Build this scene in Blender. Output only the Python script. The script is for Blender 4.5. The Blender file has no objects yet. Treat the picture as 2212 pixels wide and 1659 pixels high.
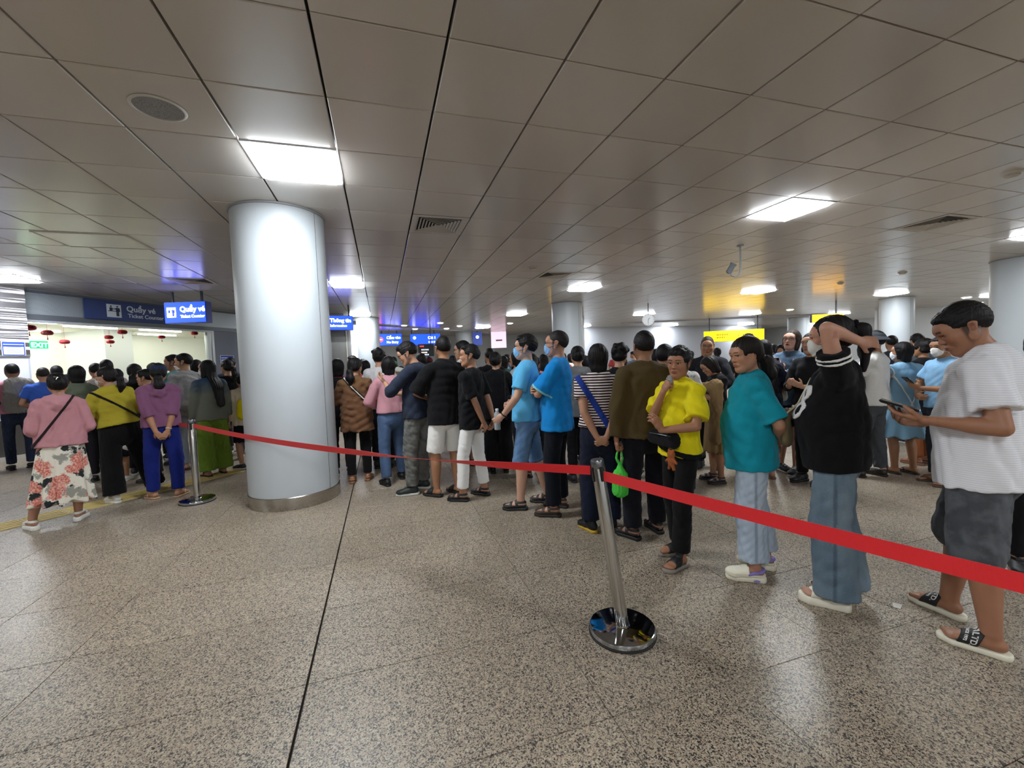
import bpy, bmesh, math, random
import numpy as np
from mathutils import Vector, Matrix, Euler

U = 0.645                 # metres per ceiling tile; hall coordinates below are given in tiles
CAMZ = 1.419
CEIL = 3.057
SC = bpy.context.scene
COL = SC.collection
R = math.radians

# ------------------------------------------------------------------ camera
cam = bpy.data.cameras.new('camera')
cam.sensor_width = 36.0
cam.lens = 912.0 / 2212.0 * 36.0
cam.clip_start = 0.02
cam.clip_end = 200
camo = bpy.data.objects.new('camera', cam)
COL.objects.link(camo)
_yaw, _pitch, _roll = 0.2976, -0.0533, -0.0364
_f = Vector((math.sin(_yaw)*math.cos(_pitch), math.cos(_yaw)*math.cos(_pitch), math.sin(_pitch)))
_r = Vector((math.cos(_yaw), -math.sin(_yaw), 0))
_u = _r.cross(_f)
_r2 = _r*math.cos(_roll) + _u*math.sin(_roll)
_u2 = -_r*math.sin(_roll) + _u*math.cos(_roll)
camo.matrix_world = Matrix(((_r2.x, _u2.x, -_f.x, 0), (_r2.y, _u2.y, -_f.y, 0), (_r2.z, _u2.z, -_f.z, CAMZ), (0, 0, 0, 1)))
SC.camera = camo

# ------------------------------------------------------------------ world, exposure, render feel
w = bpy.data.worlds.new('world'); SC.world = w
w.use_nodes = True
w.node_tree.nodes['Background'].inputs[0].default_value = (0.60, 0.63, 0.68, 1)
w.node_tree.nodes['Background'].inputs[1].default_value = 0.25
SC.view_settings.view_transform = 'Standard'
SC.view_settings.look = 'None'
SC.view_settings.gamma = 1.0
SC.view_settings.use_curve_mapping = False
SC.view_settings.exposure = 1.25
SC.cycles.max_bounces = 5
SC.cycles.adaptive_threshold = 0.03
SC.cycles.diffuse_bounces = 3
SC.cycles.glossy_bounces = 2
SC.cycles.transmission_bounces = 4
SC.cycles.sample_clamp_indirect = 4.0
SC.cycles.use_denoising = True
SC.cycles.caustics_reflective = False
SC.cycles.caustics_refractive = False
LAMP = 30.0          # ceiling panel emission
OFFICE = 7.0

# ------------------------------------------------------------------ materials
def lin(h):
    if isinstance(h, str):
        h = h.lstrip('#'); c = [int(h[i:i+2], 16)/255 for i in (0, 2, 4)]
    else:
        c = list(h)
    return tuple((x/12.92 if x <= 0.04045 else ((x+0.055)/1.055)**2.4) for x in c)

_mats = {}
def new_mat(name):
    m = bpy.data.materials.new(name); m.use_nodes = True
    nt = m.node_tree
    return m, nt, nt.nodes['Principled BSDF']

def node(nt, typ, **kw):
    n = nt.nodes.new(typ)
    for k, v in kw.items(): setattr(n, k, v)
    return n

def plain(color, rough=0.5, metal=0.0, spec=0.5, bump=0.0, bscale=60.0, name='plain', coat=0.0, alpha=1.0, trans=0.0):
    key = (name, color, rough, metal, spec, bump, bscale, coat, alpha, trans)
    if key in _mats: return _mats[key]
    m, nt, b = new_mat(name)
    b.inputs['Base Color'].default_value = (*lin(color), 1)
    b.inputs['Roughness'].default_value = rough
    b.inputs['Metallic'].default_value = metal
    b.inputs['Specular IOR Level'].default_value = spec
    b.inputs['Coat Weight'].default_value = coat
    b.inputs['Alpha'].default_value = alpha
    b.inputs['Transmission Weight'].default_value = trans
    tc = node(nt, 'ShaderNodeTexCoord')
    n = node(nt, 'ShaderNodeTexNoise'); n.inputs['Scale'].default_value = bscale; n.inputs['Detail'].default_value = 3
    nt.links.new(tc.outputs['Object'], n.inputs['Vector'])
    if bump > 0:
        bp = node(nt, 'ShaderNodeBump'); bp.inputs['Strength'].default_value = bump; bp.inputs['Distance'].default_value = 0.004
        nt.links.new(n.outputs[0], bp.inputs['Height']); nt.links.new(bp.outputs[0], b.inputs['Normal'])
    mr = node(nt, 'ShaderNodeMapRange'); mr.inputs['To Min'].default_value = max(0.0, rough-0.05); mr.inputs['To Max'].default_value = min(1, rough+0.05)
    nt.links.new(n.outputs[0], mr.inputs['Value']); nt.links.new(mr.outputs[0], b.inputs['Roughness'])
    _mats[key] = m
    return m

def emit(color, strength, name='glow', samp=False):
    key = ('emit', color, strength)
    if key in _mats: return _mats[key]
    m, nt, b = new_mat(name)
    b.inputs['Base Color'].default_value = (*lin(color), 1)
    b.inputs['Emission Color'].default_value = (*lin(color), 1)
    b.inputs['Emission Strength'].default_value = strength
    if strength < 4: m.cycles.emission_sampling = 'NONE'
    _mats[key] = m
    return m

def cloth(color, kind='plain', color2=None, rough=0.85):
    """fabric; colour attribute 'Col' multiplies the base"""
    key = ('cloth', color, kind, color2)
    if key in _mats: return _mats[key]
    m, nt, b = new_mat('fabric_' + kind)
    L = nt.links.new
    b.inputs['Roughness'].default_value = rough
    b.inputs['Specular IOR Level'].default_value = 0.12
    b.inputs['Sheen Weight'].default_value = 0.04
    b.inputs['Sheen Roughness'].default_value = 0.6
    tc = node(nt, 'ShaderNodeTexCoord')
    base = node(nt, 'ShaderNodeRGB'); base.outputs[0].default_value = (*lin(color), 1)
    out = base.outputs[0]
    def mix(a, c, f, mode='MIX'):
        n = node(nt, 'ShaderNodeMix', data_type='RGBA', blend_type=mode)
        if isinstance(f, (int, float)): n.inputs['Factor'].default_value = f
        else: L(f, n.inputs['Factor'])
        for s, v in (('A', a), ('B', c)):
            sock = [i for i in n.inputs if i.name == s and i.type == 'RGBA'][0]
            if isinstance(v, tuple): sock.default_value = v
            else: L(v, sock)
        return [o for o in n.outputs if o.type == 'RGBA'][0]
    def noise(scale, detail=3, vec=None, rough_=0.5):
        n = node(nt, 'ShaderNodeTexNoise'); n.inputs['Scale'].default_value = scale; n.inputs['Detail'].default_value = detail
        n.inputs['Roughness'].default_value = rough_
        L(vec or tc.outputs['Object'], n.inputs['Vector']); return n
    def ramp(src, p0, p1):
        r = node(nt, 'ShaderNodeMapRange'); r.inputs['From Min'].default_value = p0; r.inputs['From Max'].default_value = p1
        L(src, r.inputs['Value']); return r.outputs[0]
    c2 = (*lin(color2), 1) if color2 else (0, 0, 0, 1)
    mp = node(nt, 'ShaderNodeMapping'); L(tc.outputs['Object'], mp.inputs['Vector'])
    if kind == 'stripes':
        wv = node(nt, 'ShaderNodeTexWave', wave_type='BANDS', bands_direction='Z'); wv.inputs['Scale'].default_value = 14.5
        wv.inputs['Distortion'].default_value = 0.6; wv.inputs['Detail'].default_value = 0; wv.inputs['Detail Scale'].default_value = .4
        L(tc.outputs['Object'], wv.inputs['Vector'])
        out = mix(out, c2, ramp(wv.outputs[0], 0.40, 0.52))
    elif kind == 'finestripes':
        wv = node(nt, 'ShaderNodeTexWave', wave_type='BANDS', bands_direction='Z'); wv.inputs['Scale'].default_value = 32
        L(tc.outputs['Object'], wv.inputs['Vector'])
        out = mix(out, c2, ramp(wv.outputs[0], 0.3, 0.8))
    elif kind == 'denim':
        mp.inputs['Scale'].default_value = (1, 1, 0.35)
        n1 = noise(7, 3, mp.outputs[0]); n2 = noise(220, 2)
        out = mix(out, c2, ramp(n1.outputs[0], 0.35, 0.7))
        out = mix(out, (0.75, 0.78, 0.82, 1), ramp(n2.outputs[0], 0.62, 1.2))
    elif kind == 'floral':
        n0 = noise(13, 4, None, 0.65)
        vm = node(nt, 'ShaderNodeVectorMath', operation='MULTIPLY_ADD'); L(n0.outputs['Color'], vm.inputs[0]); vm.inputs[1].default_value = (.16, .16, .16); L(tc.outputs['Object'], vm.inputs[2])
        def blobs(scale, lo, hi, off):
            mo = node(nt, 'ShaderNodeMapping'); mo.inputs['Location'].default_value = off; L(vm.outputs[0], mo.inputs['Vector'])
            v = node(nt, 'ShaderNodeTexVoronoi'); v.inputs['Scale'].default_value = scale; L(mo.outputs[0], v.inputs['Vector'])
            return ramp(v.outputs['Distance'], hi, lo), v
        f1, v1 = blobs(8, .34, .42, (0, 0, 0))
        out = mix(out, (*lin('9b9a90'), 1), f1)
        f2, v2 = blobs(8.5, .30, .36, (3.1, 1.7, .4))
        out = mix(out, (*lin('2c3033'), 1), f2)
        f3, v3 = blobs(6.2, .36, .43, (1.3, 4.7, 2.4))
        pet = mix((*lin('c96a5c'), 1), (*lin('e8b3a4'), 1), ramp(noise(70).outputs[0], .42, .6))
        out = mix(out, pet, f3)
    elif kind == 'marble':
        n1 = noise(26, 5, None, .65)
        out = mix(out, c2, ramp(n1.outputs[0], 0.52, 0.72))
    elif kind == 'dip':
        sx = node(nt, 'ShaderNodeSeparateXYZ'); L(tc.outputs['Object'], sx.inputs[0])
        n1 = noise(5, 3)
        ad = node(nt, 'ShaderNodeMath', operation='MULTIPLY_ADD'); L(n1.outputs[0], ad.inputs[0]); ad.inputs[1].default_value = .25; L(sx.outputs['Z'], ad.inputs[2])
        out = mix(c2, out, ramp(ad.outputs[0], 1.27, 1.46))
    elif kind == 'plaid':
        n1 = noise(14, 4)
        out = mix(out, c2, ramp(n1.outputs[0], 0.45, 0.6))
    at = node(nt, 'ShaderNodeAttribute'); at.attribute_name = 'Col'
    out = mix(out, at.outputs['Color'], 1.0, 'MULTIPLY')
    L(out, b.inputs['Base Color'])
    fine = noise(420, 2)
    mid = noise(22, 3)
    ad = node(nt, 'ShaderNodeMath', operation='MULTIPLY_ADD'); L(mid.outputs[0], ad.inputs[0]); ad.inputs[1].default_value = 2.0; L(fine.outputs[0], ad.inputs[2])
    bp = node(nt, 'ShaderNodeBump'); bp.inputs['Strength'].default_value = 0.35; bp.inputs['Distance'].default_value = 0.0016
    L(ad.outputs[0], bp.inputs['Height']); L(bp.outputs[0], b.inputs['Normal'])
    _mats[key] = m
    return m

def skin_mat(color):
    key = ('skin', color)
    if key in _mats: return _mats[key]
    m, nt, b = new_mat('skin')
    L = nt.links.new
    at = node(nt, 'ShaderNodeAttribute'); at.attribute_name = 'Col'
    tc = node(nt, 'ShaderNodeTexCoord')
    n = node(nt, 'ShaderNodeTexNoise'); n.inputs['Scale'].default_value = 18; n.inputs['Detail'].default_value = 4
    L(tc.outputs['Object'], n.inputs['Vector'])
    cr = node(nt, 'ShaderNodeMix', data_type='RGBA'); L(n.outputs[0], cr.inputs['Factor'])
    c = lin(color); g_ = (c[0]+c[1]+c[2])/3; c = tuple(x*.84+g_*.16 for x in c)
    A = [i for i in cr.inputs if i.type == 'RGBA']
    A[0].default_value = (c[0]*.92, c[1]*.86, c[2]*.84, 1); A[1].default_value = (min(1, c[0]*1.06), c[1]*1.1, c[2]*1.1, 1)
    mu = node(nt, 'ShaderNodeMix', data_type='RGBA', blend_type='MULTIPLY'); mu.inputs['Factor'].default_value = 1
    B = [i for i in mu.inputs if i.type == 'RGBA']
    L([o for o in cr.outputs if o.type == 'RGBA'][0], B[0]); L(at.outputs['Color'], B[1])
    L([o for o in mu.outputs if o.type == 'RGBA'][0], b.inputs['Base Color'])
    b.inputs['Roughness'].default_value = 0.48
    b.inputs['Specular IOR Level'].default_value = 0.4
    n2 = node(nt, 'ShaderNodeTexNoise'); n2.inputs['Scale'].default_value = 300
    L(tc.outputs['Object'], n2.inputs['Vector'])
    bp = node(nt, 'ShaderNodeBump'); bp.inputs['Strength'].default_value = .12; bp.inputs['Distance'].default_value = .001
    L(n2.outputs[0], bp.inputs['Height']); L(bp.outputs[0], b.inputs['Normal'])
    _mats[key] = m
    return m

def hair_mat(color='0b0a0b', rough=0.55):
    key = ('hair', color, rough)
    if key in _mats: return _mats[key]
    m, nt, b = new_mat('hair')
    L = nt.links.new
    b.inputs['Roughness'].default_value = rough
    b.inputs['Specular IOR Level'].default_value = 0.25
    tc = node(nt, 'ShaderNodeTexCoord'); mp = node(nt, 'ShaderNodeMapping'); mp.inputs['Scale'].default_value = (1, 1, .12)
    L(tc.outputs['Object'], mp.inputs['Vector'])
    n = node(nt, 'ShaderNodeTexNoise'); n.inputs['Scale'].default_value = 190; n.inputs['Detail'].default_value = 3
    L(mp.outputs[0], n.inputs['Vector'])
    c = lin(color)
    mx = node(nt, 'ShaderNodeMix', data_type='RGBA'); L(n.outputs[0], mx.inputs['Factor'])
    A = [i for i in mx.inputs if i.type == 'RGBA']
    A[0].default_value = (c[0]*.5, c[1]*.5, c[2]*.5, 1); A[1].default_value = (c[0]*1.6+.004, c[1]*1.5+.003, c[2]*1.5+.003, 1)
    L([o for o in mx.outputs if o.type == 'RGBA'][0], b.inputs['Base Color'])
    bp = node(nt, 'ShaderNodeBump'); bp.inputs['Strength'].default_value = .7; bp.inputs['Distance'].default_value = .003
    L(n.outputs[0], bp.inputs['Height']); L(bp.outputs[0], b.inputs['Normal'])
    _mats[key] = m
    return m

# ------------------------------------------------------------------ object helpers
def link(name, me, mat=None, parent=None, smooth=False):
    o = bpy.data.objects.new(name, me); COL.objects.link(o)
    if mat is not None:
        if len(me.materials) == 0: me.materials.append(mat)
    if parent is not None: o.parent = parent
    if smooth: me.polygons.foreach_set('use_smooth', [True]*len(me.polygons))
    return o

def thing(name, label, cat, loc=(0, 0, 0), rotz=0.0, group=None, kind=None):
    o = bpy.data.objects.new(name, None); COL.objects.link(o)
    o.empty_display_size = .1
    o.location = loc; o.rotation_euler = (0, 0, rotz)
    tag(o, label, cat, group, kind); return o

def tag(o, label=None, cat=None, group=None, kind=None):
    if label: o['label'] = label
    if cat: o['category'] = cat
    if group: o['group'] = group
    if kind: o['kind'] = kind
    return o

class MB:
    """collects simple solids into one mesh"""
    def __init__(s): s.v = []; s.f = []; s.m = []
    def add(s, vs, fs, mi=0):
        k = len(s.v); s.v += [tuple(x) for x in vs]; s.f += [[i+k for i in f] for f in fs]; s.m += [mi]*len(fs); return s
    def box(s, c, d, rz=0.0, mi=0, M=None):
        x, y, z = d[0]/2, d[1]/2, d[2]/2
        vs = [Vector((a*x, b*y, e*z)) for e in (-1, 1) for a, b in ((-1, -1), (1, -1), (1, 1), (-1, 1))]
        T = Matrix.Translation(c) @ (M if M else Matrix.Rotation(rz, 4, 'Z'))
        vs = [T @ v for v in vs]
        return s.add(vs, [(3, 2, 1, 0), (4, 5, 6, 7), (0, 1, 5, 4), (1, 2, 6, 5), (2, 3, 7, 6), (3, 0, 4, 7)], mi)
    def lathe(s, prof, n=32, T=None, mi=0, a0=0.0, a1=2*math.pi):
        full = abs(a1-a0-2*math.pi) < 1e-6
        m = n if full else n+1
        vs = []
        for r, z in prof:
            for i in range(m):
                a = a0+(a1-a0)*i/n; vs.append(Vector((r*math.cos(a), r*math.sin(a), z)))
        if T: vs = [T @ v for v in vs]
        fs = []
        for j in range(len(prof)-1):
            for i in range(n):
                i2 = (i+1) % m
                fs.append((j*m+i, j*m+i2, (j+1)*m+i2, (j+1)*m+i))
        return s.add(vs, fs, mi)
    def tube(s, pts, r, n=8, mi=0, closed=False):
        pts = [Vector(p) for p in pts]; k = len(pts); rings = []
        up = Vector((0, 0, 1))
        for i, p in enumerate(pts):
            a = pts[(i-1) % k] if (i > 0 or closed) else p; b = pts[(i+1) % k] if (i < k-1 or closed) else p
            t = (b-a).normalized()
            x = t.cross(up)
            if x.length < 1e-3: x = t.cross(Vector((0, 1, 0)))
            x.normalize(); y = x.cross(t)
            rr = r[i] if isinstance(r, (list, tuple)) else r
            rings.append([p + (x*math.cos(2*math.pi*j/n) + y*math.sin(2*math.pi*j/n))*rr for j in range(n)])
        vs = [v for g in rings for v in g]; fs = []
        for i in range(k if closed else k-1):
            i2 = (i+1) % k
            for j in range(n):
                fs.append((i*n+j, i*n+(j+1) % n, i2*n+(j+1) % n, i2*n+j))
        if not closed:
            fs.append(tuple(range(n))[::-1]); fs.append(tuple((k-1)*n+j for j in range(n)))
        return s.add(vs, fs, mi)
    def build(s, name, mats, parent=None, smooth=False, bevel=0.0):
        me = bpy.data.meshes.new(name); me.from_pydata(s.v, [], s.f)
        for m in (mats if isinstance(mats, (list, tuple)) else [mats]): me.materials.append(m)
        me.polygons.foreach_set('material_index', s.m)
        bm = bmesh.new(); bm.from_mesh(me)
        bmesh.ops.recalc_face_normals(bm, faces=bm.faces[:])
        if bevel > 0:
            bmesh.ops.bevel(bm, geom=[e for e in bm.edges if e.calc_face_angle(0) > .6], offset=bevel, segments=2, affect='EDGES', clamp_overlap=True)
        bm.to_mesh(me); bm.free()
        if smooth:
            me.polygons.foreach_set('use_smooth', [True]*len(me.polygons))
            me.update()
            try: me.set_sharp_from_angle(angle=R(40))
            except Exception: pass
        return link(name, me, None, parent)

def textmesh(name, s, size, mat, parent, M, ext=0.002, align='LEFT', bold=0.0, sx=1.0):
    cu = bpy.data.curves.new(name, 'FONT'); cu.body = s; cu.size = size; cu.extrude = ext; cu.align_x = align; cu.offset = bold
    cu.resolution_u = 3
    t = bpy.data.objects.new('tmp', cu); COL.objects.link(t)
    bpy.context.view_layer.update()
    me = bpy.data.meshes.new_from_object(t.evaluated_get(bpy.context.evaluated_depsgraph_get()))
    bpy.data.objects.remove(t)
    me.transform(Matrix.Diagonal((sx, 1, 1, 1))); me.transform(M)
    me.materials.clear(); me.materials.append(mat)
    return link(name, me, None, parent)
# ------------------------------------------------------------------ distance-field modelling
def nrm(v):
    v = np.asarray(v, float); return v/max(1e-9, np.linalg.norm(v))

class Seg:
    """elliptic tapered segment from a to b"""
    def __init__(s, a, b, ra, rb=None, rz=None, X=None, fl=''):
        s.a = np.asarray(a, float); s.b = np.asarray(b, float)
        rb = ra if rb is None else rb
        s.ra = np.array(ra if hasattr(ra, '__len__') else (ra, ra), float)
        s.rb = np.array(rb if hasattr(rb, '__len__') else (rb, rb), float)
        ab = s.b-s.a; s.L = np.linalg.norm(ab)
        s.w = ab/s.L if s.L > 1e-7 else np.array([0, 0, 1.])
        if X is None:
            X = np.array([1., 0, 0]) if abs(s.w[0]) < .8 else np.array([0, 0, 1.])
        X = np.asarray(X, float); X = X-s.w*(X@s.w); s.X = nrm(X); s.Y = np.cross(s.w, s.X)
        s.rz = rz; s.fl = fl
        s.c = (s.a+s.b)/2; s.R = s.L/2+max(s.ra.max(), s.rb.max(), rz or 0)
    def ev(s, p):
        q = p-s.a.astype(np.float32)
        t = q@s.w.astype(np.float32); u = q@s.X.astype(np.float32); v = q@s.Y.astype(np.float32)
        tc = np.clip(t, 0, s.L) if s.L > 1e-7 else np.zeros_like(t)
        e = t-tc
        if 'a' in s.fl: e = np.maximum(e, 0)
        if 'b' in s.fl: e = np.minimum(e, 0)
        h = tc/s.L if s.L > 1e-7 else 0*t
        rx = s.ra[0]+(s.rb[0]-s.ra[0])*h; ry = s.ra[1]+(s.rb[1]-s.ra[1])*h
        rz = s.rz if s.rz else (rx+ry)/2
        x, y, z = u/rx, v/ry, e/rz
        k0 = np.sqrt(x*x+y*y+z*z)+1e-6
        x /= rx; y /= ry; z /= rz
        k1 = np.sqrt(x*x+y*y+z*z)+1e-4
        d = k0*(k0-1)/k1
        if 'a' in s.fl: d = -smin(-d, t, .006)
        if 'b' in s.fl: d = -smin(-d, s.L-t, .006)
        return d.astype(np.float32)

def Ell(c, r, X=None, W=None):
    """ellipsoid with radii (x, y, z)"""
    g = Seg(c, c, (r[0], r[1]), rz=r[2])
    if W is not None:
        g.w = nrm(W)
        x = np.asarray(X if X is not None else (1, 0, 0), float); x = x-g.w*(x@g.w); g.X = nrm(x); g.Y = np.cross(g.w, g.X)
    return g

def flat(pl):
    o = []
    for q in pl: o += list(q) if isinstance(q, (list, tuple)) else [q]
    return o

def smin(a, b, k):
    if k <= 1e-6: return np.minimum(a, b)
    h = np.maximum(k-np.abs(a-b), 0)/k
    return np.minimum(a, b)-h*h*k*.25

class Field:
    """groups: list of (k, [prims]); cuts: list of (k, prim) subtracted; post(p, d) -> d"""
    def __init__(s, groups, kj=0.004, cuts=(), post=None, planes=()):
        s.g = groups; s.kj = kj; s.cuts = list(cuts); s.post = post; s.planes = list(planes)
    def ev(s, P, C=None, rad=0.0):
        """P (B,n,3) points in blocks, C (B,3) block centres, rad block radius"""
        out = None
        for k, prims in s.g:
            d = np.full(P.shape[:2], 9.0, np.float32)
            for pr in prims:
                if isinstance(pr, (list, tuple)):
                    e = np.full(P.shape[:2], 9.0, np.float32); mm = np.zeros(len(P), bool)
                    for q in pr:
                        m = np.ones(len(P), bool) if C is None else np.linalg.norm(C-q.c, axis=1) < q.R+rad+k+.03
                        if m.any(): e[m] = np.minimum(e[m], q.ev(P[m])); mm |= m
                    if mm.any(): d[mm] = smin(d[mm], e[mm], k)
                    continue
                if C is None: d = smin(d, pr.ev(P), k); continue
                m = np.linalg.norm(C-pr.c, axis=1) < pr.R+rad+k+.03
                if m.any(): d[m] = smin(d[m], pr.ev(P[m]), k)
            out = d if out is None else smin(out, d, s.kj)
        for k, pr in s.cuts:
            if C is None: m = slice(None)
            else:
                m = np.linalg.norm(C-pr.c, axis=1) < pr.R+rad+k+.03
                if not m.any(): continue
            out[m] = -smin(-out[m], pr.ev(P[m]), k)
        for n, c in s.planes:      # keep side n.p < c
            out = np.maximum(out, P@np.asarray(n, np.float32)-c)
        if s.post is not None: out = s.post(P, out)
        return out
    def val(s, p):
        return s.ev(np.asarray(p, np.float32)[None])[0]

def surf(field, lo, hi, res, skip=()):
    """surface nets over a box; faces whose centre lies in a skip box are left out"""
    lo = np.array(lo, float); hi = np.array(hi, float); B = 6
    nb = np.maximum(1, np.ceil((hi-lo)/res/B).astype(int)); n = nb*B
    bi = np.stack(np.meshgrid(*[np.arange(k) for k in nb], indexing='ij'), -1).reshape(-1, 3)
    half = (B-1)/2*res
    C = (lo+bi*B*res+half).astype(np.float32)
    dc = field.ev(C[:, None, :], C, B*res*.87)[:, 0]
    keep = np.abs(dc) < B*res*.87*1.9+.012
    off = np.stack(np.meshgrid(*[np.arange(B)]*3, indexing='ij'), -1).reshape(-1, 3)
    D = np.where(dc[:, None] < 0, -1., 1.).astype(np.float32)*np.ones((1, B**3), np.float32)
    if keep.any():
        Ck = C[keep]; P = (lo+(bi[keep]*B)[:, None]*res+off[None]*res).astype(np.float32)
        D[keep] = field.ev(P, Ck, B*res*.87)
    G = D.reshape(nb[0], nb[1], nb[2], B, B, B).transpose(0, 3, 1, 4, 2, 5).reshape(n)
    ins = G < 0
    c = [ins[i:n[0]-1+i, j:n[1]-1+j, k:n[2]-1+k] for i in (0, 1) for j in (0, 1) for k in (0, 1)]
    s = sum(x.astype(np.int8) for x in c)
    cell = np.argwhere((s > 0) & (s < 8))
    if len(cell) == 0: return np.zeros((0, 3)), np.zeros((0, 4), int)
    idx = -np.ones(tuple(n-1), int); idx[tuple(cell.T)] = np.arange(len(cell))
    acc = np.zeros((len(cell), 3)); cnt = np.zeros(len(cell))
    cor = np.array([(i, j, k) for i in (0, 1) for j in (0, 1) for k in (0, 1)])
    gv = [G[tuple((cell+q).T)] for q in cor]
    for a in range(8):
        for b in range(a+1, 8):
            if np.abs(cor[a]-cor[b]).sum() != 1: continue
            m = (gv[a] < 0) != (gv[b] < 0)
            t = np.where(m, gv[a]/np.where(m, gv[a]-gv[b], 1), 0)
            acc += np.where(m[:, None], cor[a]+t[:, None]*(cor[b]-cor[a]), 0); cnt += m
    V = lo+(cell+acc/np.maximum(cnt, 1)[:, None])*res
    F = []
    for ax in range(3):
        e = np.eye(3, dtype=int)[ax]; u = np.eye(3, dtype=int)[(ax+1) % 3]; v = np.eye(3, dtype=int)[(ax+2) % 3]
        sh = list(n); sh[ax] -= 1
        A = ins[:sh[0], :sh[1], :sh[2]]
        Bq = ins[e[0]:, e[1]:, e[2]:]
        q = np.argwhere(A != Bq)
        q = q[(q[:, (ax+1) % 3] > 0) & (q[:, (ax+2) % 3] > 0) & (q[:, (ax+1) % 3] < n[(ax+1) % 3]-1) & (q[:, (ax+2) % 3] < n[(ax+2) % 3]-1)]
        if not len(q): continue
        flip = ins[tuple(q.T)]
        f = np.stack([idx[tuple((q-u-v).T)], idx[tuple((q-v).T)], idx[tuple(q.T)], idx[tuple((q-u).T)]], 1)
        f[~flip] = f[~flip][:, ::-1]
        F.append(f)
    F = np.concatenate(F); F = F[(F >= 0).all(1)]
    if skip:
        ce = V[F].mean(1); m = np.ones(len(F), bool)
        for l, h in skip: m &= ~((ce > l) & (ce < h)).all(1)
        F = F[m]
        used, inv = np.unique(F, return_inverse=True); V = V[used]; F = inv.reshape(F.shape)
    return V, F

def np_mesh(name, V, F, mat, parent=None, col=None):
    me = bpy.data.meshes.new(name)
    me.vertices.add(len(V)); me.vertices.foreach_set('co', np.asarray(V, np.float32).ravel())
    me.loops.add(F.size); me.loops.foreach_set('vertex_index', F.ravel().astype(np.int32))
    me.polygons.add(len(F)); me.polygons.foreach_set('loop_start', np.arange(0, F.size, F.shape[1], dtype=np.int32))
    try: me.polygons.foreach_set('loop_total', np.full(len(F), F.shape[1], np.int32))
    except Exception: pass
    me.update(calc_edges=True)
    me.polygons.foreach_set('use_smooth', np.ones(len(F), bool))
    c = np.ones((len(V), 4), np.float32)
    if col is not None: c[:, :3] = col
    at = me.color_attributes.new('Col', 'FLOAT_COLOR', 'POINT'); at.data.foreach_set('color', c.ravel())
    if mat is not None: me.materials.append(mat)
    o = bpy.data.objects.new(name, me); COL.objects.link(o)
    if parent is not None: o.parent = parent
    return o

def rotm(ax, a):
    c, s = math.cos(a), math.sin(a)
    if ax == 'x': return np.array([[1, 0, 0], [0, c, -s], [0, s, c]])
    if ax == 'y': return np.array([[c, 0, s], [0, 1, 0], [-s, 0, c]])
    return np.array([[c, -s, 0], [s, c, 0], [0, 0, 1]])

def folds(seed, amp, lam=.11, vert=1.0, zr=None):
    rs = np.random.RandomState(seed)
    T = []
    for i in range(4):
        k = rs.normal(size=3); k[2] *= vert; k = k/np.linalg.norm(k)*2*math.pi/(lam*rs.uniform(.6, 1.6))
        k2 = rs.normal(size=3); k2 = k2/np.linalg.norm(k2)*2*math.pi/(lam*2.6)
        T.append((k.astype(np.float32), k2.astype(np.float32), rs.uniform(0, 6.28), rs.uniform(.5, 1)))
    def f(P):
        o = 0
        for k, k2, ph, a in T:
            s_ = np.sin(P@k+ph+1.6*np.sin(P@k2+ph*2))
            o = o+a*(1-1.6*np.sqrt(s_*s_+.02))
        return (o*amp*.4).astype(np.float32)
    return f

def ik(S, T, l1, l2, hint):
    S = np.asarray(S, float); T = np.asarray(T, float); d = T-S; D = np.linalg.norm(d)
    if D > (l1+l2)*.999: T = S+d/D*(l1+l2)*.999; d = T-S; D = np.linalg.norm(d)
    n = d/D; h = np.asarray(hint, float); h = h-n*(h@n); h = nrm(h)
    x = (l1*l1-l2*l2+D*D)/(2*D); y = math.sqrt(max(l1*l1-x*x, 0))
    return S+n*x+h*y, T
# ------------------------------------------------------------------ people
ARM = {   # target wrist (x, y, z) for the right side, elbow hint, finger direction, palm normal, curl
    'down': dict(T=(.235, .03, .84), h=(.5, -1, 0), D=(0, .12, -1), N=(-1, 0, 0), c=.45),
    'hold': dict(T=(.245, .0, .82), h=(.5, -1, 0), D=(0, .1, -1), N=(-1, 0, 0), c=1.3),
    'behind': dict(T=(.045, -.17, .90), h=(1, -.6, 0), D=(-.8, -.1, -.5), N=(0, 1, .2), c=.7),
    'behind_low': dict(T=(.06, -.16, .88), h=(1, -.5, 0), D=(-.5, -.1, -.8), N=(0, 1, .2), c=.7),
    'phone': dict(T=(.07, .29, 1.13), h=(.7, -.4, -1), D=(-.45, .75, .45), N=(-.7, -.3, .6), c=.7),
    'front': dict(T=(.10, .20, 1.02), h=(1, -.4, -.3), D=(-.9, .3, 0), N=(0, -1, 0), c=.7),
    'crossed': dict(T=(-.07, .19, 1.16), h=(1, .1, -.5), D=(-1, .1, .25), N=(0, -1, 0), c=.6),
    'clasp_front': dict(T=(.07, .22, .98), h=(1, -.3, 0), D=(-.8, .5, -.3), N=(0, -.6, -.6), c=.9),
}
def arm(name, sg, **kw):
    a = dict(ARM[name]) if isinstance(name, str) else dict(name)
    a.update(kw)
    if isinstance(name, str):
        for k in ('T', 'h', 'D', 'N'):
            if k not in kw: a[k] = (a[k][0]*sg,)+tuple(a[k][1:])
    return a

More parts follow.
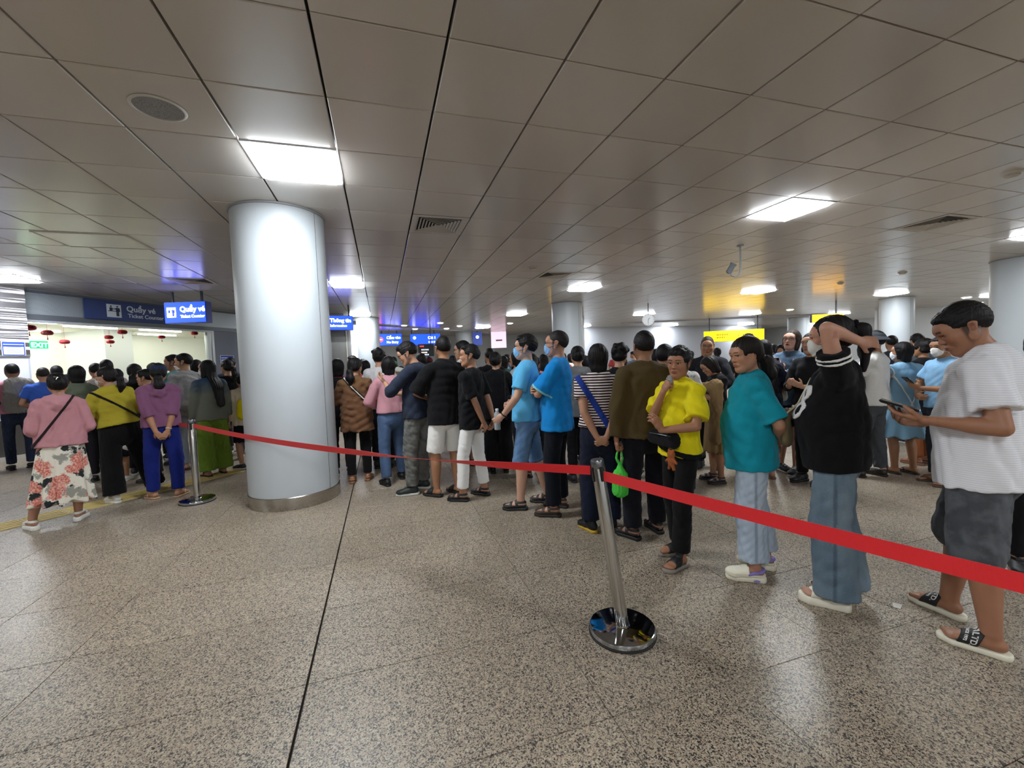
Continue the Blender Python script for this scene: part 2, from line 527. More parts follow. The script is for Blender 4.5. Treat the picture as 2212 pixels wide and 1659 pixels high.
def hand_prims(wr, D, N, sg, c, sc=1.0, spread=0.0):
    D = nrm(D); N = np.asarray(N, float); N = nrm(N-D*(N@D)); S = np.cross(D, N)*sg
    P = lambda d, s, n=0: wr+(D*d+S*s+N*n)*sc
    out = [Seg(P(.008, 0), P(.045, .002), (.024*sc, .016*sc), (.034*sc, .0145*sc), X=S),
           Seg(P(.045, .002), P(.085, .001), (.036*sc, .0145*sc), (.038*sc, .012*sc), X=S),
           Ell(P(.04, .022, .010), (.019*sc, .019*sc, .026*sc), W=D)]
    for i, (s, b, l) in enumerate(((.030, .086, .072), (.0105, .09, .081), (-.009, .087, .075), (-.0275, .079, .060))):
        ci = c*(.85+.12*i) if c > .2 else c
        p = P(b, s); th = 0.0
        fs = S*(s*.8+spread*(s > 0)*.0)
        for j, (fl, r0, r1, cc) in enumerate(((.45, .0092, .0084, .75), (.31, .0084, .0077, 1.1), (.24, .0077, .0064, .6))):
            th += ci*cc
            d = nrm(D*math.cos(th)+N*math.sin(th)+S*(s*1.2*(1-min(1, c))))
            q = p+d*(l*fl*sc)
            out.append(Seg(p, q, r0*sc, r1*sc)); p = q
    p = P(.022, .026, .006)
    d1 = nrm(D*.62+S*.62+N*.45); q = p+d1*.044*sc; out.append(Seg(p, q, .0125*sc, .0105*sc))
    d2 = nrm(D*.86+S*(.25 if c < .9 else -.1)+N*(.35+.4*min(c, 1))); out.append(Seg(q, q+d2*.033*sc, .0105*sc, .0078*sc))
    return out

def head_prims(female, face, fat=1.0):
    """head-local: origin at head centre, +Y is the face"""
    P = [Ell((0, -.014, .028), (.073, .091, .084)),
         Ell((0, .022, -.015), (.062*fat, .068, .085)),
         Ell((0, .028, -.068), (.045*fat, .046, .036)),
         Seg((-.052*fat, .005, -.045), (-.018*fat, .062, -.096), .022*fat, .014),
         Seg((.052*fat, .005, -.045), (.018*fat, .062, -.096), .022*fat, .014),
         Ell((0, .068, -.098), (.019, .016, .014))]
    sm = [(.022, P)]
    if face:
        F = [Ell((-.036*fat, .066, -.022), (.022*fat, .018, .020)), Ell((.036*fat, .066, -.022), (.022*fat, .018, .020)),
             Ell((-.026, .082, .026), (.022, .009, .008)), Ell((.026, .082, .026), (.022, .009, .008)), Ell((0, .074, .045), (.045, .014, .028))]
        sm[0][1].extend(F)
        N = [Seg((0, .084, .018), (0, .1, -.022), (.0075, .009), (.0095, .011)), Ell((0, .1015, -.027), (.0115, .0105, .0095)),
             Ell((-.012, .093, -.030), (.0075, .0085, .0068)), Ell((.012, .093, -.030), (.0075, .0085, .0068)),
             Ell((0, .084, -.060), (.030, .014, .020))]
        sm.append((.009, N))
        Lp = [Ell((0, .0975, -.0555), (.0215, .0065, .0052)), Ell((0, .096, -.0655), (.0185, .0068, .0058))]
        sm.append((.003, Lp))
    E = []
    for s in (-1, 1):
        E += [Seg((s*.079, -.014, .016), (s*.077, -.004, -.020), (.0075, .019), (.006, .013), X=(1, 0, 0)), Ell((s*.076, .003, -.028), (.007, .008, .010))]
    sm.append((.006, E))
    return sm

EYE = {}
def eye_mesh(gz):
    key = tuple(round(g, 2) for g in gz)
    if key in EYE: return EYE[key]
    bm = bmesh.new(); bmesh.ops.create_uvsphere(bm, u_segments=24, v_segments=18, radius=.0122)
    me = bpy.data.meshes.new('eye'); bm.to_mesh(me); bm.free()
    # fine face count near the front is not needed: colour by angle
    co = np.zeros(len(me.vertices)*3, np.float32); me.vertices.foreach_get('co', co); co = co.reshape(-1, 3)/.0122
    g = nrm(gz); a = np.arccos(np.clip(co@g, -1, 1))
    c = np.ones((len(co), 4), np.float32); c[:, :3] = (.72, .68, .64)
    c[a < .52, :3] = (.035, .018, .010); c[a < .22, :3] = (.004, .004, .004)
    at = me.color_attributes.new('Col', 'FLOAT_COLOR', 'POINT'); at.data.foreach_set('color', c.ravel())
    me.polygons.foreach_set('use_smooth', [True]*len(me.polygons))
    if 'eyemat' not in _mats:
        m, nt, b = new_mat('eye'); at = node(nt, 'ShaderNodeAttribute'); at.attribute_name = 'Col'
        nt.links.new(at.outputs['Color'], b.inputs['Base Color']); b.inputs['Roughness'].default_value = .12; _mats['eyemat'] = m
    me.materials.append(_mats['eyemat'])
    EYE[key] = me; return me

SHOE = {}
def foot_prims(z0, sc=1.0, toes=True, M=None):
    """foot-local: ankle above origin, +Y towards the toes, big toe at -X (right foot)"""
    o = [Seg((0, -.005, z0+.085), (0, -.018, z0+.035), (.032, .036), (.031, .034), X=(1, 0, 0)),
         Seg((0, -.035, z0+.028), (0, .05, z0+.030), (.030, .028), (.036, .028), X=(1, 0, 0)),
         Seg((0, .0, z0+.052), (0, .09, z0+.026), (.028, .026), (.036, .019), X=(1, 0, 0)),
         Seg((0, .05, z0+.022), (-.004, .125, z0+.016), (.037, .022), (.043, .015), X=(1, 0, 0))]
    t = []
    if toes:
        for x, y, r in ((-.032, .155, .0125), (-.013, .153, .009), (.003, .147, .0085), (.018, .139, .008), (.032, .130, .0075)):
            t.append(Seg((x*.95, .12, z0+.014), (x, y, z0+.0115), r, r*.95))
    else:
        o.append(Seg((-.005, .12, z0+.016), (-.008, .15, z0+.014), (.042, .016), (.030, .013), X=(1, 0, 0)))
    return o, t

def shoe_meshes(kind, side):
    """returns list of (part name, mesh, colour slot)"""
    key = (kind, side)
    if key in SHOE: return SHOE[key]
    z0 = {'slide': .026, 'sandal': .026, 'platform': .045, 'sneaker': .024, 'clog': .034, 'flipflop': .018, 'leather': .02}[kind]
    res = .0042
    cuty = ((0, 0, -1.), 0.0)
    sx = -1 if side < 0 else 1
    solez = (z0+.004)/2
    def wide(g): return [Seg((0, -.05, solez), (0, .02, solez), ((.036+g), solez), ((.034+g), solez), X=(1, 0, 0)),
                         Seg((0, .02, solez), (-.003, .115, solez), ((.034+g), solez), ((.046+g), solez), X=(1, 0, 0)),
                         Seg((-.003, .115, solez), (-.008, .148+g, solez), ((.046+g), solez), ((.032+g), solez), X=(1, 0, 0))]
    def box_round(d, p):   # keep the sole slab full-height
        return d
    sole = Field([(.006, [Seg(q.a, q.b, (q.ra[0], z0*1.2), (q.rb[0], z0*1.2), rz=.03, X=(1, 0, 0)) for q in wide(.004)])], planes=[((0, 0, -1.), 0.0), ((0, 0, 1.), z0+.003)])
    o, t = foot_prims(z0, toes=False)
    foot = Field([(.015, o)])
    out = []
    V, F = surf(sole, (-.08, -.13, -.012), (.08, .22, z0+.012), res); out.append(['sole', V, F, 1])
    def shell(th, fn):
        def post(P, d): return np.maximum(d-th, fn(P))
        return Field([(.015, o)], post=post)
    def up(f): return surf(f, (-.08, -.13, -.01), (.08, .22, .16), res)
    if kind in ('slide',):
        f = shell(.0055, lambda P: np.maximum(np.abs(P[..., 1]-.082+P[..., 2]*.35)-.036, -P[..., 2]+.012))
        V, F = up(f); out.append(['strap', V, F, 0])
    elif kind == 'sandal':
        def fn(P):
            y, z = P[..., 1], P[..., 2]
            a = np.abs(y-.105+z*.2)-.013; b = np.abs(y-.045-z*.3+.03)-.012; c = np.maximum(np.abs(z-z0-.055)-.011, -9); c = np.maximum(c, y-.05)
            d = np.maximum(np.abs(np.abs(P[..., 0])-.036)-.02, np.abs(z-z0-.018)-.012)
            return np.maximum(np.minimum(np.minimum(a, b), np.minimum(c, d)), -z+.012)
        V, F = up(shell(.0055, fn)); out.append(['strap', V, F, 0])
    elif kind == 'platform':
        def fn(P):
            y, z = P[..., 1], P[..., 2]
            a = np.abs(y-.10+z*.2)-.026; c = np.maximum(np.abs(z-z0-.052)-.012, -9)
            return np.maximum(np.minimum(a, c), -z+.012)
        V, F = up(shell(.006, fn)); out.append(['strap', V, F, 0])
    elif kind == 'flipflop':
        def fn(P):
            y, z = P[..., 1], P[..., 2]; x = np.abs(P[..., 0]+.012)
            return np.maximum(np.abs(y-.135+x*1.6)-.010, -z+.010)
        V, F = up(shell(.005, fn)); out.append(['strap', V, F, 0])
    elif kind == 'sneaker':
        f = shell(.009, lambda P: np.maximum(P[..., 2]-z0-.062-np.clip(.03-P[..., 1], 0, .1)*.25, -P[..., 2]+.006))
        V, F = up(f); out.append(['upper', V, F, 0])
        f = shell(.0125, lambda P: np.maximum(np.abs((P[..., 1]*30) % 1-.5)/30-.007, np.maximum(np.abs(P[..., 0])-.02, np.maximum(np.abs(P[..., 1]-.075)-.035, -P[..., 2]+.04))))
        V, F = up(f); out.append(['laces', V, F, 2])
    elif kind == 'leather':
        f = shell(.007, lambda P: np.maximum(P[..., 2]-z0-.05-np.clip(.03-P[..., 1], 0, .1)*.15, -P[..., 2]+.006))
        V, F = up(f); out.append(['upper', V, F, 0])
    elif kind == 'clog':
        def fn(P):
            y, z = P[..., 1], P[..., 2]
            fr = np.maximum(.035-y, z-z0-.075); bk = np.maximum(z-z0-.022, y-.06)
            return np.maximum(np.minimum(fr, bk), -z+.008)
        V, F = up(shell(.012, fn)); out.append(['upper', V, F, 0])
        V, F = up(shell(.0155, lambda P: np.maximum(np.maximum(np.abs(P[..., 2]-z0-.036+P[..., 1]*.25)-.009, P[..., 1]-.045), -P[..., 2]+.01))); out.append(['heel_strap', V, F, 2])
        V, F = surf(Field([(.004, [Ell((.047, -.01, .018), (.006, .022, .009))])]), (.03, -.05, 0), (.07, .03, .04), .004); out.append(['sole_patch', V, F, 2])
        V, F = up(shell(.016, lambda P: np.minimum(np.linalg.norm(P-np.array([0, .10, z0+.05], np.float32), axis=-1)-.018, np.linalg.norm(P-np.array([-.01, .125, z0+.04], np.float32), axis=-1)-.014))); out.append(['charm', V, F, 3])
    res_ = []
    for nm, V, F, sl in out:
        V = V*np.array([sx, 1, 1]); F = F[:, ::-1] if sx < 0 else F
        res_.append((nm, V, F, sl))
    SHOE[key] = (z0, res_); return SHOE[key]

_shoe_me = {}
def add_shoe(kind, side, cols, parent, loc, yaw, sc):
    z0, parts = shoe_meshes(kind, side)
    name = {'slide': 'slide_sandal', 'sandal': 'strap_sandal', 'platform': 'platform_sandal', 'sneaker': 'sneaker', 'clog': 'clog', 'flipflop': 'flip_flop', 'leather': 'shoe'}[kind]
    root = None
    for nm, V, F, sl in sorted(parts, key=lambda q: q[0] == 'sole'):
        if not len(F): continue
        c = cols[min(sl, len(cols)-1)] if sl < 4 else cols[0]
        k = (kind, side, nm, c)
        if k not in _shoe_me:
            o = np_mesh(name if root is None else nm, V, F, plain(c, rough=.55, bump=.2, bscale=200, name='shoe'), None)
            _shoe_me[k] = o.data
        else:
            o = bpy.data.objects.new(name if root is None else nm, _shoe_me[k]); COL.objects.link(o)
        if root is None:
            root = o; o.parent = parent; o.location = loc; o.rotation_euler = (0, 0, yaw); o.scale = (sc, sc, sc)
        else: o.parent = root
    return root

def hair_field(style, hf, Rh, Hc, seed, vol=1.0, CR=None, s=1.0):
    """hf(p): head-local -> person-local"""
    def S(a, b, ra, rb=None, rz=None, X=(1, 0, 0)): return Seg(hf(a), hf(b), ra, rb, rz, X=Rh@np.asarray(X, float))
    def E(c, r): return Ell(hf(c), r, X=Rh@np.array([1., 0, 0]), W=Rh@np.array([0, 0, 1.]))
    g = []; cuts = []; planes = []
    lo, hi = np.array([-.13, -.16, -.14]), np.array([.13, .14, .15])
    amp = .0035; lam = .02
    if style in ('short', 'spiky', 'crop', 'balding', 'side'):
        t = {'short': .012, 'spiky': .017, 'crop': .008, 'balding': .007, 'side': .014}[style]*vol
        g = [E((0, -.016, .034), (.072+t*.75, .092+t, .084+t*1.25)), E((0, -.045, -.005), (.066+t*.5, .06+t, .062))]
        if style in ('spiky', 'side'): g += [E((.01, .058, .088), (.050, .034, .024*vol)), E((-.02, .05, .09), (.045, .034, .022*vol))]
        if style == 'short': g += [E((0, .055, .083), (.05, .032, .022))]
        cuts = [(.006, E((0, .118, -.018), (.082, .078, .082 if style != 'balding' else .105))),
                (.004, E((.088, .045, -.05), (.03, .05, .07))), (.004, E((-.088, .045, -.05), (.03, .05, .07))),
                (.004, E((.085, -.0, -.03), (.017, .022, .04))), (.004, E((-.085, -.0, -.03), (.017, .022, .04)))]
        n = Rh@np.array([0, .25, -1.]); planes = [(n, float(n@hf((0, -.08, -.052))))]
        amp = .005 if style == 'spiky' else .0035; lam = .028 if style == 'spiky' else .02
    else:
        t = .012*vol
        g = [E((0, -.014, .034), (.074+t, .092+t, .084+t)), E((0, -.04, -.012), (.072+t*.6, .06+t, .06))]
        cuts = [(.006, E((0, .122, -.03), (.072, .076, .088)))]
        if style == 'bob':
            g += [S((0, -.035, .02), (0, -.04, -.09), (.088*vol, .066), (.078*vol, .055), X=(1, 0, 0)), S((.07, .015, .0), (.066, .02, -.085), (.018, .03), (.012, .022)), S((-.07, .015, .0), (-.066, .02, -.085), (.018, .03), (.012, .022))]
            hi[1] = .14; lo[2] = -.17
        elif style in ('long', 'long_front'):
            nb = CR
            L_ = .44 if style == 'long' else .30
            g += [S((0, -.035, .02), (0, -.06, -.10), (.090, .066), (.090, .055)),
                  S((0, -.055, -.10), (0, -.135, -.24), (.090, .05), (.125, .040)), S((0, -.135, -.24), (0, -.165, -.26-L_*.6), (.125, .040), (.085, .030)),
                  S((.07, .015, .0), (.074, .015, -.12), (.018, .03), (.020, .03)), S((-.07, .015, .0), (-.074, .015, -.12), (.018, .03), (.02, .03))]
            if style == 'long_front': g += [S((.074, .015, -.12), (.085, .05, -.26), (.02, .03), (.026, .02)), S((-.074, .015, -.12), (-.085, .05, -.26), (.02, .03), (.026, .02))]
            lo = np.array([-.17, -.22, -.6]); hi = np.array([.17, .15, .15])
        elif style.startswith('pony'):
            hz = {'pony': .0, 'pony_low': -.045, 'pony_high': .05}.get(style, 0)
            l = {'pony': .24, 'pony_low': .22, 'pony_high': .26}.get(style, .24)
            g2 = [S((0, -.105, hz), (0, -.15, hz-.03), .022, .034), S((0, -.15, hz-.03), (.01, -.155, hz-.12), (.038*vol, .03), (.048*vol, .034)),
                  S((.01, -.155, hz-.12), (.005, -.13, hz-l), (.048*vol, .034), (.016, .012))]
            g = g+g2
            n = Rh@np.array([0, .9, -1.]); 
            cuts += [(.004, E((.085, .03, -.045), (.03, .055, .06))), (.004, E((-.085, .03, -.045), (.03, .055, .06))), (.006, E((0, -.06, -.115), (.09, .05, .05)))]
            lo = np.array([-.14, -.24, -.34]); hi = np.array([.14, .14, .15])
        elif style == 'bun':
            g += [E((0, -.112, .02), (.05, .038, .045)), S((0, -.1, -.03), (0, -.12, .0), (.05, .03), (.04, .03))]
            cuts += [(.004, E((.085, .03, -.05), (.03, .055, .06))), (.004, E((-.085, .03, -.05), (.03, .055, .06))), (.006, E((0, -.06, -.12), (.09, .05, .05)))]
            lo[1] = -.19
        elif style == 'messy':
            rs = np.random.RandomState(seed)
            for i in range(14):
                d = nrm(rs.normal(size=3)*(1, 1, .8)+(0, -.6, .5)); g.append(E(tuple(np.array((0, -.02, .03))+d*(.092)), (.024, .024, .024)))
            n = Rh@np.array([0, .2, -1.]); planes = [(n, float(n@hf((0, -.08, -.085))))]
            amp = .006; lo = lo-.03; hi = hi+.03
        amp = .004; lam = .016
    rs = np.random.RandomState(seed)
    ph = rs.uniform(0, 6.28, 6)
    RhT = Rh.T.astype(np.float32); Hc32 = np.asarray(Hc, np.float32)
    def post(P, d):
        q = (P-Hc32)@RhT.T/s
        a = np.arctan2(q[..., 0], -q[..., 1]-.0)
        el = q[..., 2]
        w = np.sin(a*26+ph[0]+3*np.sin(a*5+ph[1]+el*18))+.7*np.sin(a*41+ph[2]+el*30)
        if style in ('short', 'spiky', 'crop', 'messy', 'side', 'balding'):
            kx = 2*math.pi/lam
            w = np.sin(q[..., 0]*kx+2*np.sin(q[..., 1]*kx*.4+ph[3]))*np.sin(q[..., 1]*kx*.8+ph[4]+q[..., 2]*kx*.5)+.5*np.sin(q[..., 2]*kx*.9+q[..., 0]*kx*.6+ph[5])
        if style in ('short', 'spiky', 'crop', 'side', 'balding'):
            f_ = np.clip((.035-q[..., 2])/.085, 0, 1); d = d+f_*f_*(3-2*f_)*(.013*vol+.002)*s
        return (d+w*amp*s*.5).astype(np.float32)
    for pr in g: pass
    fld = Field([(.018, g)], cuts=cuts, planes=[(n_, c_) for n_, c_ in planes], post=post)
    cn = np.array([hf((x, y, z)) for x in (lo[0], hi[0]) for y in (lo[1], hi[1]) for z in (lo[2], hi[2])])
    return fld, cn.min(0), cn.max(0)

PEOPLE = []
def person(label, pos, rel, H, skin='c08a68', female=False, fat=1.0, lv=2,
           L='down', Rr='down', head=(0, 0, 0), lean=(0, 0, 0), feet=None, hair='short', haircol='0b0a0b', hvol=1.0,
           top=None, bottom=None, shoes=('sandal', ('1c1c1e', '161616')), face=None, mask=None, glasses=False, cap=None,
           straps=(), group=None, gaze=(0, 1, 0), z=0.0, sho=1.0, seed=None, loc_abs=None):
    """pos in tiles; rel: 0 away from the lens, 90 turned to the left, 180 facing it"""
    seed = seed if seed is not None else len(PEOPLE)*7+3
    rs = np.random.RandomState(seed)
    x, y = pos
    az = math.atan2(x, y)
    t = thing('person', label, 'person', (x*U, y*U, 0), R(rel)-az, group)
    s = H/1.72
    face = face if face is not None else (lv >= 1)
    RES = {2: (.013, .0036, .0044, .0055, .0095, .0055), 3: (.012, .0030, .0036, .0046, .0075, .0045), 1: (.016, .006, .008, .008, .013, .008), 0: (.022, .009, .014, .014, .019, .011)}[lv]
    bres, hres, handres, footres, cres, hares = RES
    sw = (.158 if female else .172)*sho
    fw = fat
    # torso frame
    Rc = rotm('z', R(lean[2]))@rotm('x', -R(lean[0]))@rotm('y', R(lean[1]))
    wz = 1.0
    waist = np.array([0, 0, wz])
    def cf(p): return (waist+Rc@(np.asarray(p, float)-waist))*s
    def bf(p): return np.asarray(p, float)*s
    nb = cf((0, -.012, 1.445))/s
    Rh = rotm('z', R(lean[2]*.5+head[0]))@rotm('x', R(head[1])-R(lean[0])*.3)@rotm('y', R(head[2]))
    Hc = nb+Rh@np.array([0, .022, .158])
    def hf(p): return (Hc+Rh@np.asarray(p, float))*s
    hX = Rh@np.array([1., 0, 0]); hW = Rh@np.array([0, 0, 1.])
    cX = Rc@np.array([1., 0, 0])
    # head prims -> person space
    def xf(pr, fn, Rm, k=s):
        n = Seg(fn(pr.a), fn(pr.b), pr.ra*k, pr.rb*k, (pr.rz*k if pr.rz else None), fl=pr.fl)
        n.w = Rm@pr.w; n.X = Rm@pr.X; n.Y = Rm@pr.Y; return n
    hp = [(k*s, [xf(q, hf, Rh) for q in pl]) for k, pl in head_prims(female, face, .97+.35*(fat-1) if fat > 1 else .95)]
    neck = Seg(nb*s+Rc@np.array([0, -.005, -.03])*s, hf((0, -.012, -.04)), .054*s*(.9 if female else 1)*(.7+.3*fat), .050*s*(.88 if female else 1)*(.8+.2*fat))
    pel = [[Seg(bf((0, 0, .89)), bf((0, 0, .98)), (.145*fw*s, .105*fw*s), (.14*fw*s, .10*fw*s), X=(1, 0, 0)),
           Seg(cf((0, 0, 1.0)), cf((0, .005, 1.16)), (.125*fw*s, .095*fw*s), (.125*fw*s, .095*fw*s), X=cX),
           Seg(cf((0, 0, 1.16)), cf((0, -.002, 1.32)), (.13*fw*s, .1*fw*s), (.14*s, .09*s), X=cX)],
           Seg(cf((-sw+.03, -.012, 1.37)), cf((sw-.03, -.012, 1.37)), .045*s, .045*s, X=(0, 0, 1)),
           Seg(cf((0, -.015, 1.38)), cf((0, -.012, 1.44)), (.09*s, .06*s), (.056*s, .055*s), X=cX)]
    groups = [(.035*s, pel+[neck]+hp[0][1])]+[(k, pl) for k, pl in hp[1:]]
    # merge fine face groups with a small blend by putting them through kj
    boxes = []
    hb = np.array([hf((a, b, c)) for a in (-.1, .1) for b in (-.12, .125) for c in (-.125, .13)])
    boxes.append((hb.min(0)-.005, hb.max(0)+.005, hres))
    arms = {}
    for sg, spec in ((-1, L), (1, Rr)):
        a = arm(spec, sg)
        S0 = cf((sg*sw, -.012, 1.378))
        el, wr = ik(S0, bf(a['T']) if not a.get('c_') else cf(a['T']), .285*s, .245*s, a['h'])
        D = np.asarray(a['D'], float); N = np.asarray(a['N'], float)
        fore = wr-el
        am = [Seg(S0, (S0+el)/2, .050*s*(.5+.5*fw), .043*s*(.5+.5*fw)), Seg((S0+el)/2, el, .043*s*(.5+.5*fw), .036*s*(.6+.4*fw)), Seg(el, el+fore*.4, .037*s*(.6+.4*fw), .037*s*(.6+.4*fw)), Seg(el+fore*.4, wr, (.036*s*(.6+.4*fw), .035*s), (.026*s, .021*s), X=np.cross(D, N))]
        hp_ = hand_prims(wr, D, N, sg, a['c'], s*(.93 if female else 1.0), a.get('sp', 0))
        groups.append((.012*s, [am]+hp_[:3]))
        groups.append((.0035*s, hp_[3:] if lv else hp_[3:]))
        pc = wr+nrm(D)*.075*s+nrm(N)*.02*s
        boxes.append((pc-.115*s, pc+.115*s, handres))
        arms[sg] = (S0, el, wr, nrm(D), nrm(N), pc)
    legs = {}
    fspec = feet or ((-.10, 0, 8), (.10, 0, -8))
    for sg, f in zip((-1, 1), fspec):
        kind = shoes[0] if shoes else None
        z0 = shoe_meshes(kind, 1)[0] if kind else 0.0
        Hh = bf((sg*.086, 0, .90)); fyaw = R(f[2])
        A = np.array([f[0]*s, f[1]*s, z0*s+.085*s])
        fd = np.array([-math.sin(fyaw), math.cos(fyaw), 0])
        A0 = A-fd*.005*s
        DD = np.linalg.norm(Hh-A0)*(1.003+(f[3] if len(f) > 3 else 0)); kn, _ = ik(Hh, A0, .52*DD, .48*DD, fd+np.array([sg*.1, 0, 0]))
        cal = np.array([0, -.014, 0])*s
        lm = [Seg(Hh, kn, .083*s*(.4+.6*fw), .055*s*(.5+.5*fw)), Seg(kn, kn+(A0-kn)*.35+cal, .054*s*(.5+.5*fw), .056*s*(.5+.5*fw)), Seg(kn+(A0-kn)*.35+cal, A0, .056*s*(.5+.5*fw), .036*s*(.6+.4*fw))]
        o, tt = foot_prims(z0, toes=kind in ('slide', 'sandal', 'platform', 'flipflop'))
        Rf = rotm('z', fyaw); base = np.array([f[0]*s, f[1]*s, 0])
        def ff(p): return base+Rf@(np.asarray(p, float)*s)
        def mir(q):
            if sg > 0: return q
            n = Seg(q.a*[-1, 1, 1], q.b*[-1, 1, 1], q.ra, q.rb, q.rz, X=(1, 0, 0)); return n
        groups.append((.014*s, [lm]+[xf(mir(q), ff, Rf) for q in o]))
        if tt and lv: groups.append((.002, [xf(mir(q), ff, Rf) for q in tt]))
        fc = ff((0, .04, .06))
        boxes.append((fc-np.array([.125, .125, .07])*s, fc+np.array([.125, .125, .05])*s, footres))
        legs[sg] = (Hh, kn, A0, base, fyaw, Rf)
    ecut = []
    if face:
        for sx in (-1, 1):
            ecut.append((.003*s, xf(Ell((sx*.0885, -.006, .004), (.0075, .0095, .017)), hf, Rh)))
            ecut.append((.0035*s, xf(Ell((sx*.0315, .092, .0035), (.0145, .013, .0062)), hf, Rh)))
    ecut_m = []
    if face == 'open': ecut_m = [(.003*s, xf(Ell((0, .097, -.0625), (.012, .012, .008)), hf, Rh))]
    fld = Field(groups, kj=.006*s, cuts=ecut+ecut_m)
    # keep the forehead, eyes blending small
    VV, FF, n0 = [], [], 0
    big_lo = np.array([-.62, -.5, -.02])*s; big_hi = np.array([.62, .62, 1.95])*s
    allb = [(b[0], b[1]) for b in boxes]
    pts = [q for k, pl in groups for q in flat(pl)]
    big_lo = np.min([q.c-q.R for q in pts], 0)-.02; big_hi = np.max([q.c+q.R for q in pts], 0)+.02
    V, F = surf(fld, big_lo, big_hi, bres, skip=[(l+bres*.6, h-bres*.6) for l, h in allb]); VV.append(V); FF.append(F); n0 += len(V)
    for i, (l, h, r) in enumerate(boxes):
        if i and kind_hidden(shoes, i): continue
        V, F = surf(fld, l, h, r, skip=[(a+r, b-r) for a, b in allb[:i]])
        if len(F): VV.append(V); FF.append(F+n0); n0 += len(V)
    V = np.concatenate(VV); F = np.concatenate(FF)
    q = (V/s-Hc)@Rh           # head-local
    col = np.ones((len(V), 3), np.float32)
    if face:
        ax, ay, z_ = np.abs(q[:, 0]), q[:, 1], q[:, 2]
        lips = (ax < .023) & (ay > .08) & (np.abs(z_+.0605) < .0105*(1-(ax/.026)**2)) 
        col[lips] = (.78, .50, .50) if female else (.74, .56, .54)
        brow = (ax > .012) & (ax < .050) & (np.abs(z_-(.0265+.004*np.sin((ax-.012)*70))) < (.0042 if not female else .003)) & (ay > .04)
        col[brow] = (.13, .12, .13)
        lid = (np.abs(ax-.0315) < .0175) & (np.abs(z_-.0105) < .0022) & (ay > .06); col[lid] = (.25, .2, .2)
        nos = (np.abs(ax-.007) < .004) & (np.abs(z_+.036) < .003) & (ay > .085); col[nos] = (.3, .2, .2)
        chk = np.exp(-((ax-.042)**2+(z_+.02)**2)/.0006)*(ay > .03); col *= (1-chk[:, None]*np.array([0, .08, .08]))
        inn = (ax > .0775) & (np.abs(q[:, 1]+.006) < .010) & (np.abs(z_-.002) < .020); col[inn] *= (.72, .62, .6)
        if hair in ('short', 'spiky', 'crop', 'side', 'balding'):
            fd_ = np.clip((z_+.075+np.clip(ay, -.06, .06)*.55)/.05, 0, 1)*np.clip((.036-ay)/.012, 0, 1)*np.clip((.0785-ax)/.002, 0, 1)*(z_ < .09)
            col *= (1-.84*fd_[:, None])
        if face == 'open':
            mo = (ax < .013) & (np.abs(z_+.0625) < .007) & (ay > .07) & (ay < .0945); col[mo] = (.25, .08, .08)
    body = np_mesh('body', V, F, skin_mat(skin), t, col)
    if face and not (abs((rel) % 360) < 45 and lv < 3):
        for sx in (-1, 1):
            me = eye_mesh(gaze); e = bpy.data.objects.new('eye', me); COL.objects.link(e); e.parent = t
            M = Matrix(np.block([[Rh*s, (hf((sx*.0315, .0765, .0035)))[:, None]], [np.zeros((1, 3)), np.ones((1, 1))]]).tolist())
            e.matrix_local = M
    # ------------- clothes
    torso_d = None
    if top:
        k = top.get('kind', 'tee'); c = top['c']; mt = cloth(c, top.get('mat', 'plain'), top.get('c2'))
        hem = top.get('hem', .86); ease = top.get('ease', .018); box = top.get('box', 1.0); fl = top.get('flare', 0.0)
        hw = (.158*fw+ease+.004)*box+fl; hd = (.118*fw+ease+.004)*box+fl*.7
        if bottom and bottom.get('r') and hem < .95: hw = max(hw, .086+bottom['r'][0]*(.55+.45*fw)+.022); hd = max(hd, bottom['r'][0]*(.55+.45*fw)+.03)
        cw = .148*max(1, fw*.97)*(.94 if female else 1.0)+ease*.8; cd = .102*max(1, fw*.96)+ease
        sh_ = .052+ease*.5
        X = cX
        belly = top.get('belly', .0)
        mw = max((.135*fw+ease)*box, hw*.93 if hem < .95 else 0); md = max((.105*fw+ease)*box+belly, hd*.88 if hem < .95 else 0)
        ptsT = [[Seg(bf((0, 0, hem)), cf((0, .008+belly*.3, 1.10)), (hw*s, hd*s), (mw*s, md*s), fl='a', X=(1, 0, 0)),
                Seg(cf((0, .008+belly*.3, 1.10)), cf((0, 0, 1.30)), (mw*s, md*s), (cw*s, cd*s), X=X),
                Seg(cf((0, 0, 1.30)), cf((0, -.01, 1.36)), (cw*s, cd*s), ((cw-.012)*s, (cd-.03)*s), X=X)],
                Seg(cf((-sw+.02, -.012, 1.368)), cf((0, -.012, 1.388)), sh_*s, (sh_+.012)*s, X=(0, 0, 1)), Seg(cf((0, -.012, 1.388)), cf((sw-.02, -.012, 1.368)), (sh_+.012)*s, sh_*s, X=(0, 0, 1)),
                Seg(cf((0, -.022, 1.432)), cf((-.125, -.015, 1.395)), .034*s, .030*s), Seg(cf((0, -.022, 1.432)), cf((.125, -.015, 1.395)), .034*s, .030*s),
                Seg(cf((0, -.013, 1.39)), cf((0, -.010, 1.432)), (.105*s, (.068)*s), (.064*s, .062*s), fl='b', X=X)]
        if female and not k == 'none':
            for sx in (-1, 1): ptsT.append(Ell(cf((sx*.06, .075*fw, 1.235)), (.058*s, .05*s, .062*s)))
        for sx in (-1, 1): ptsT.append(Ell(cf((sx*sw, -.012, 1.374)), [(.050*(.5+.5*fw)+.016)*s]*3))
        ptsT[2].ra = ptsT[2].ra*1.0
        tg = [(.03*s, ptsT)]
        ex = []
        sl = top.get('sleeve', .6); sr = top.get('sr', .066); slf = top.get('slf', .012)
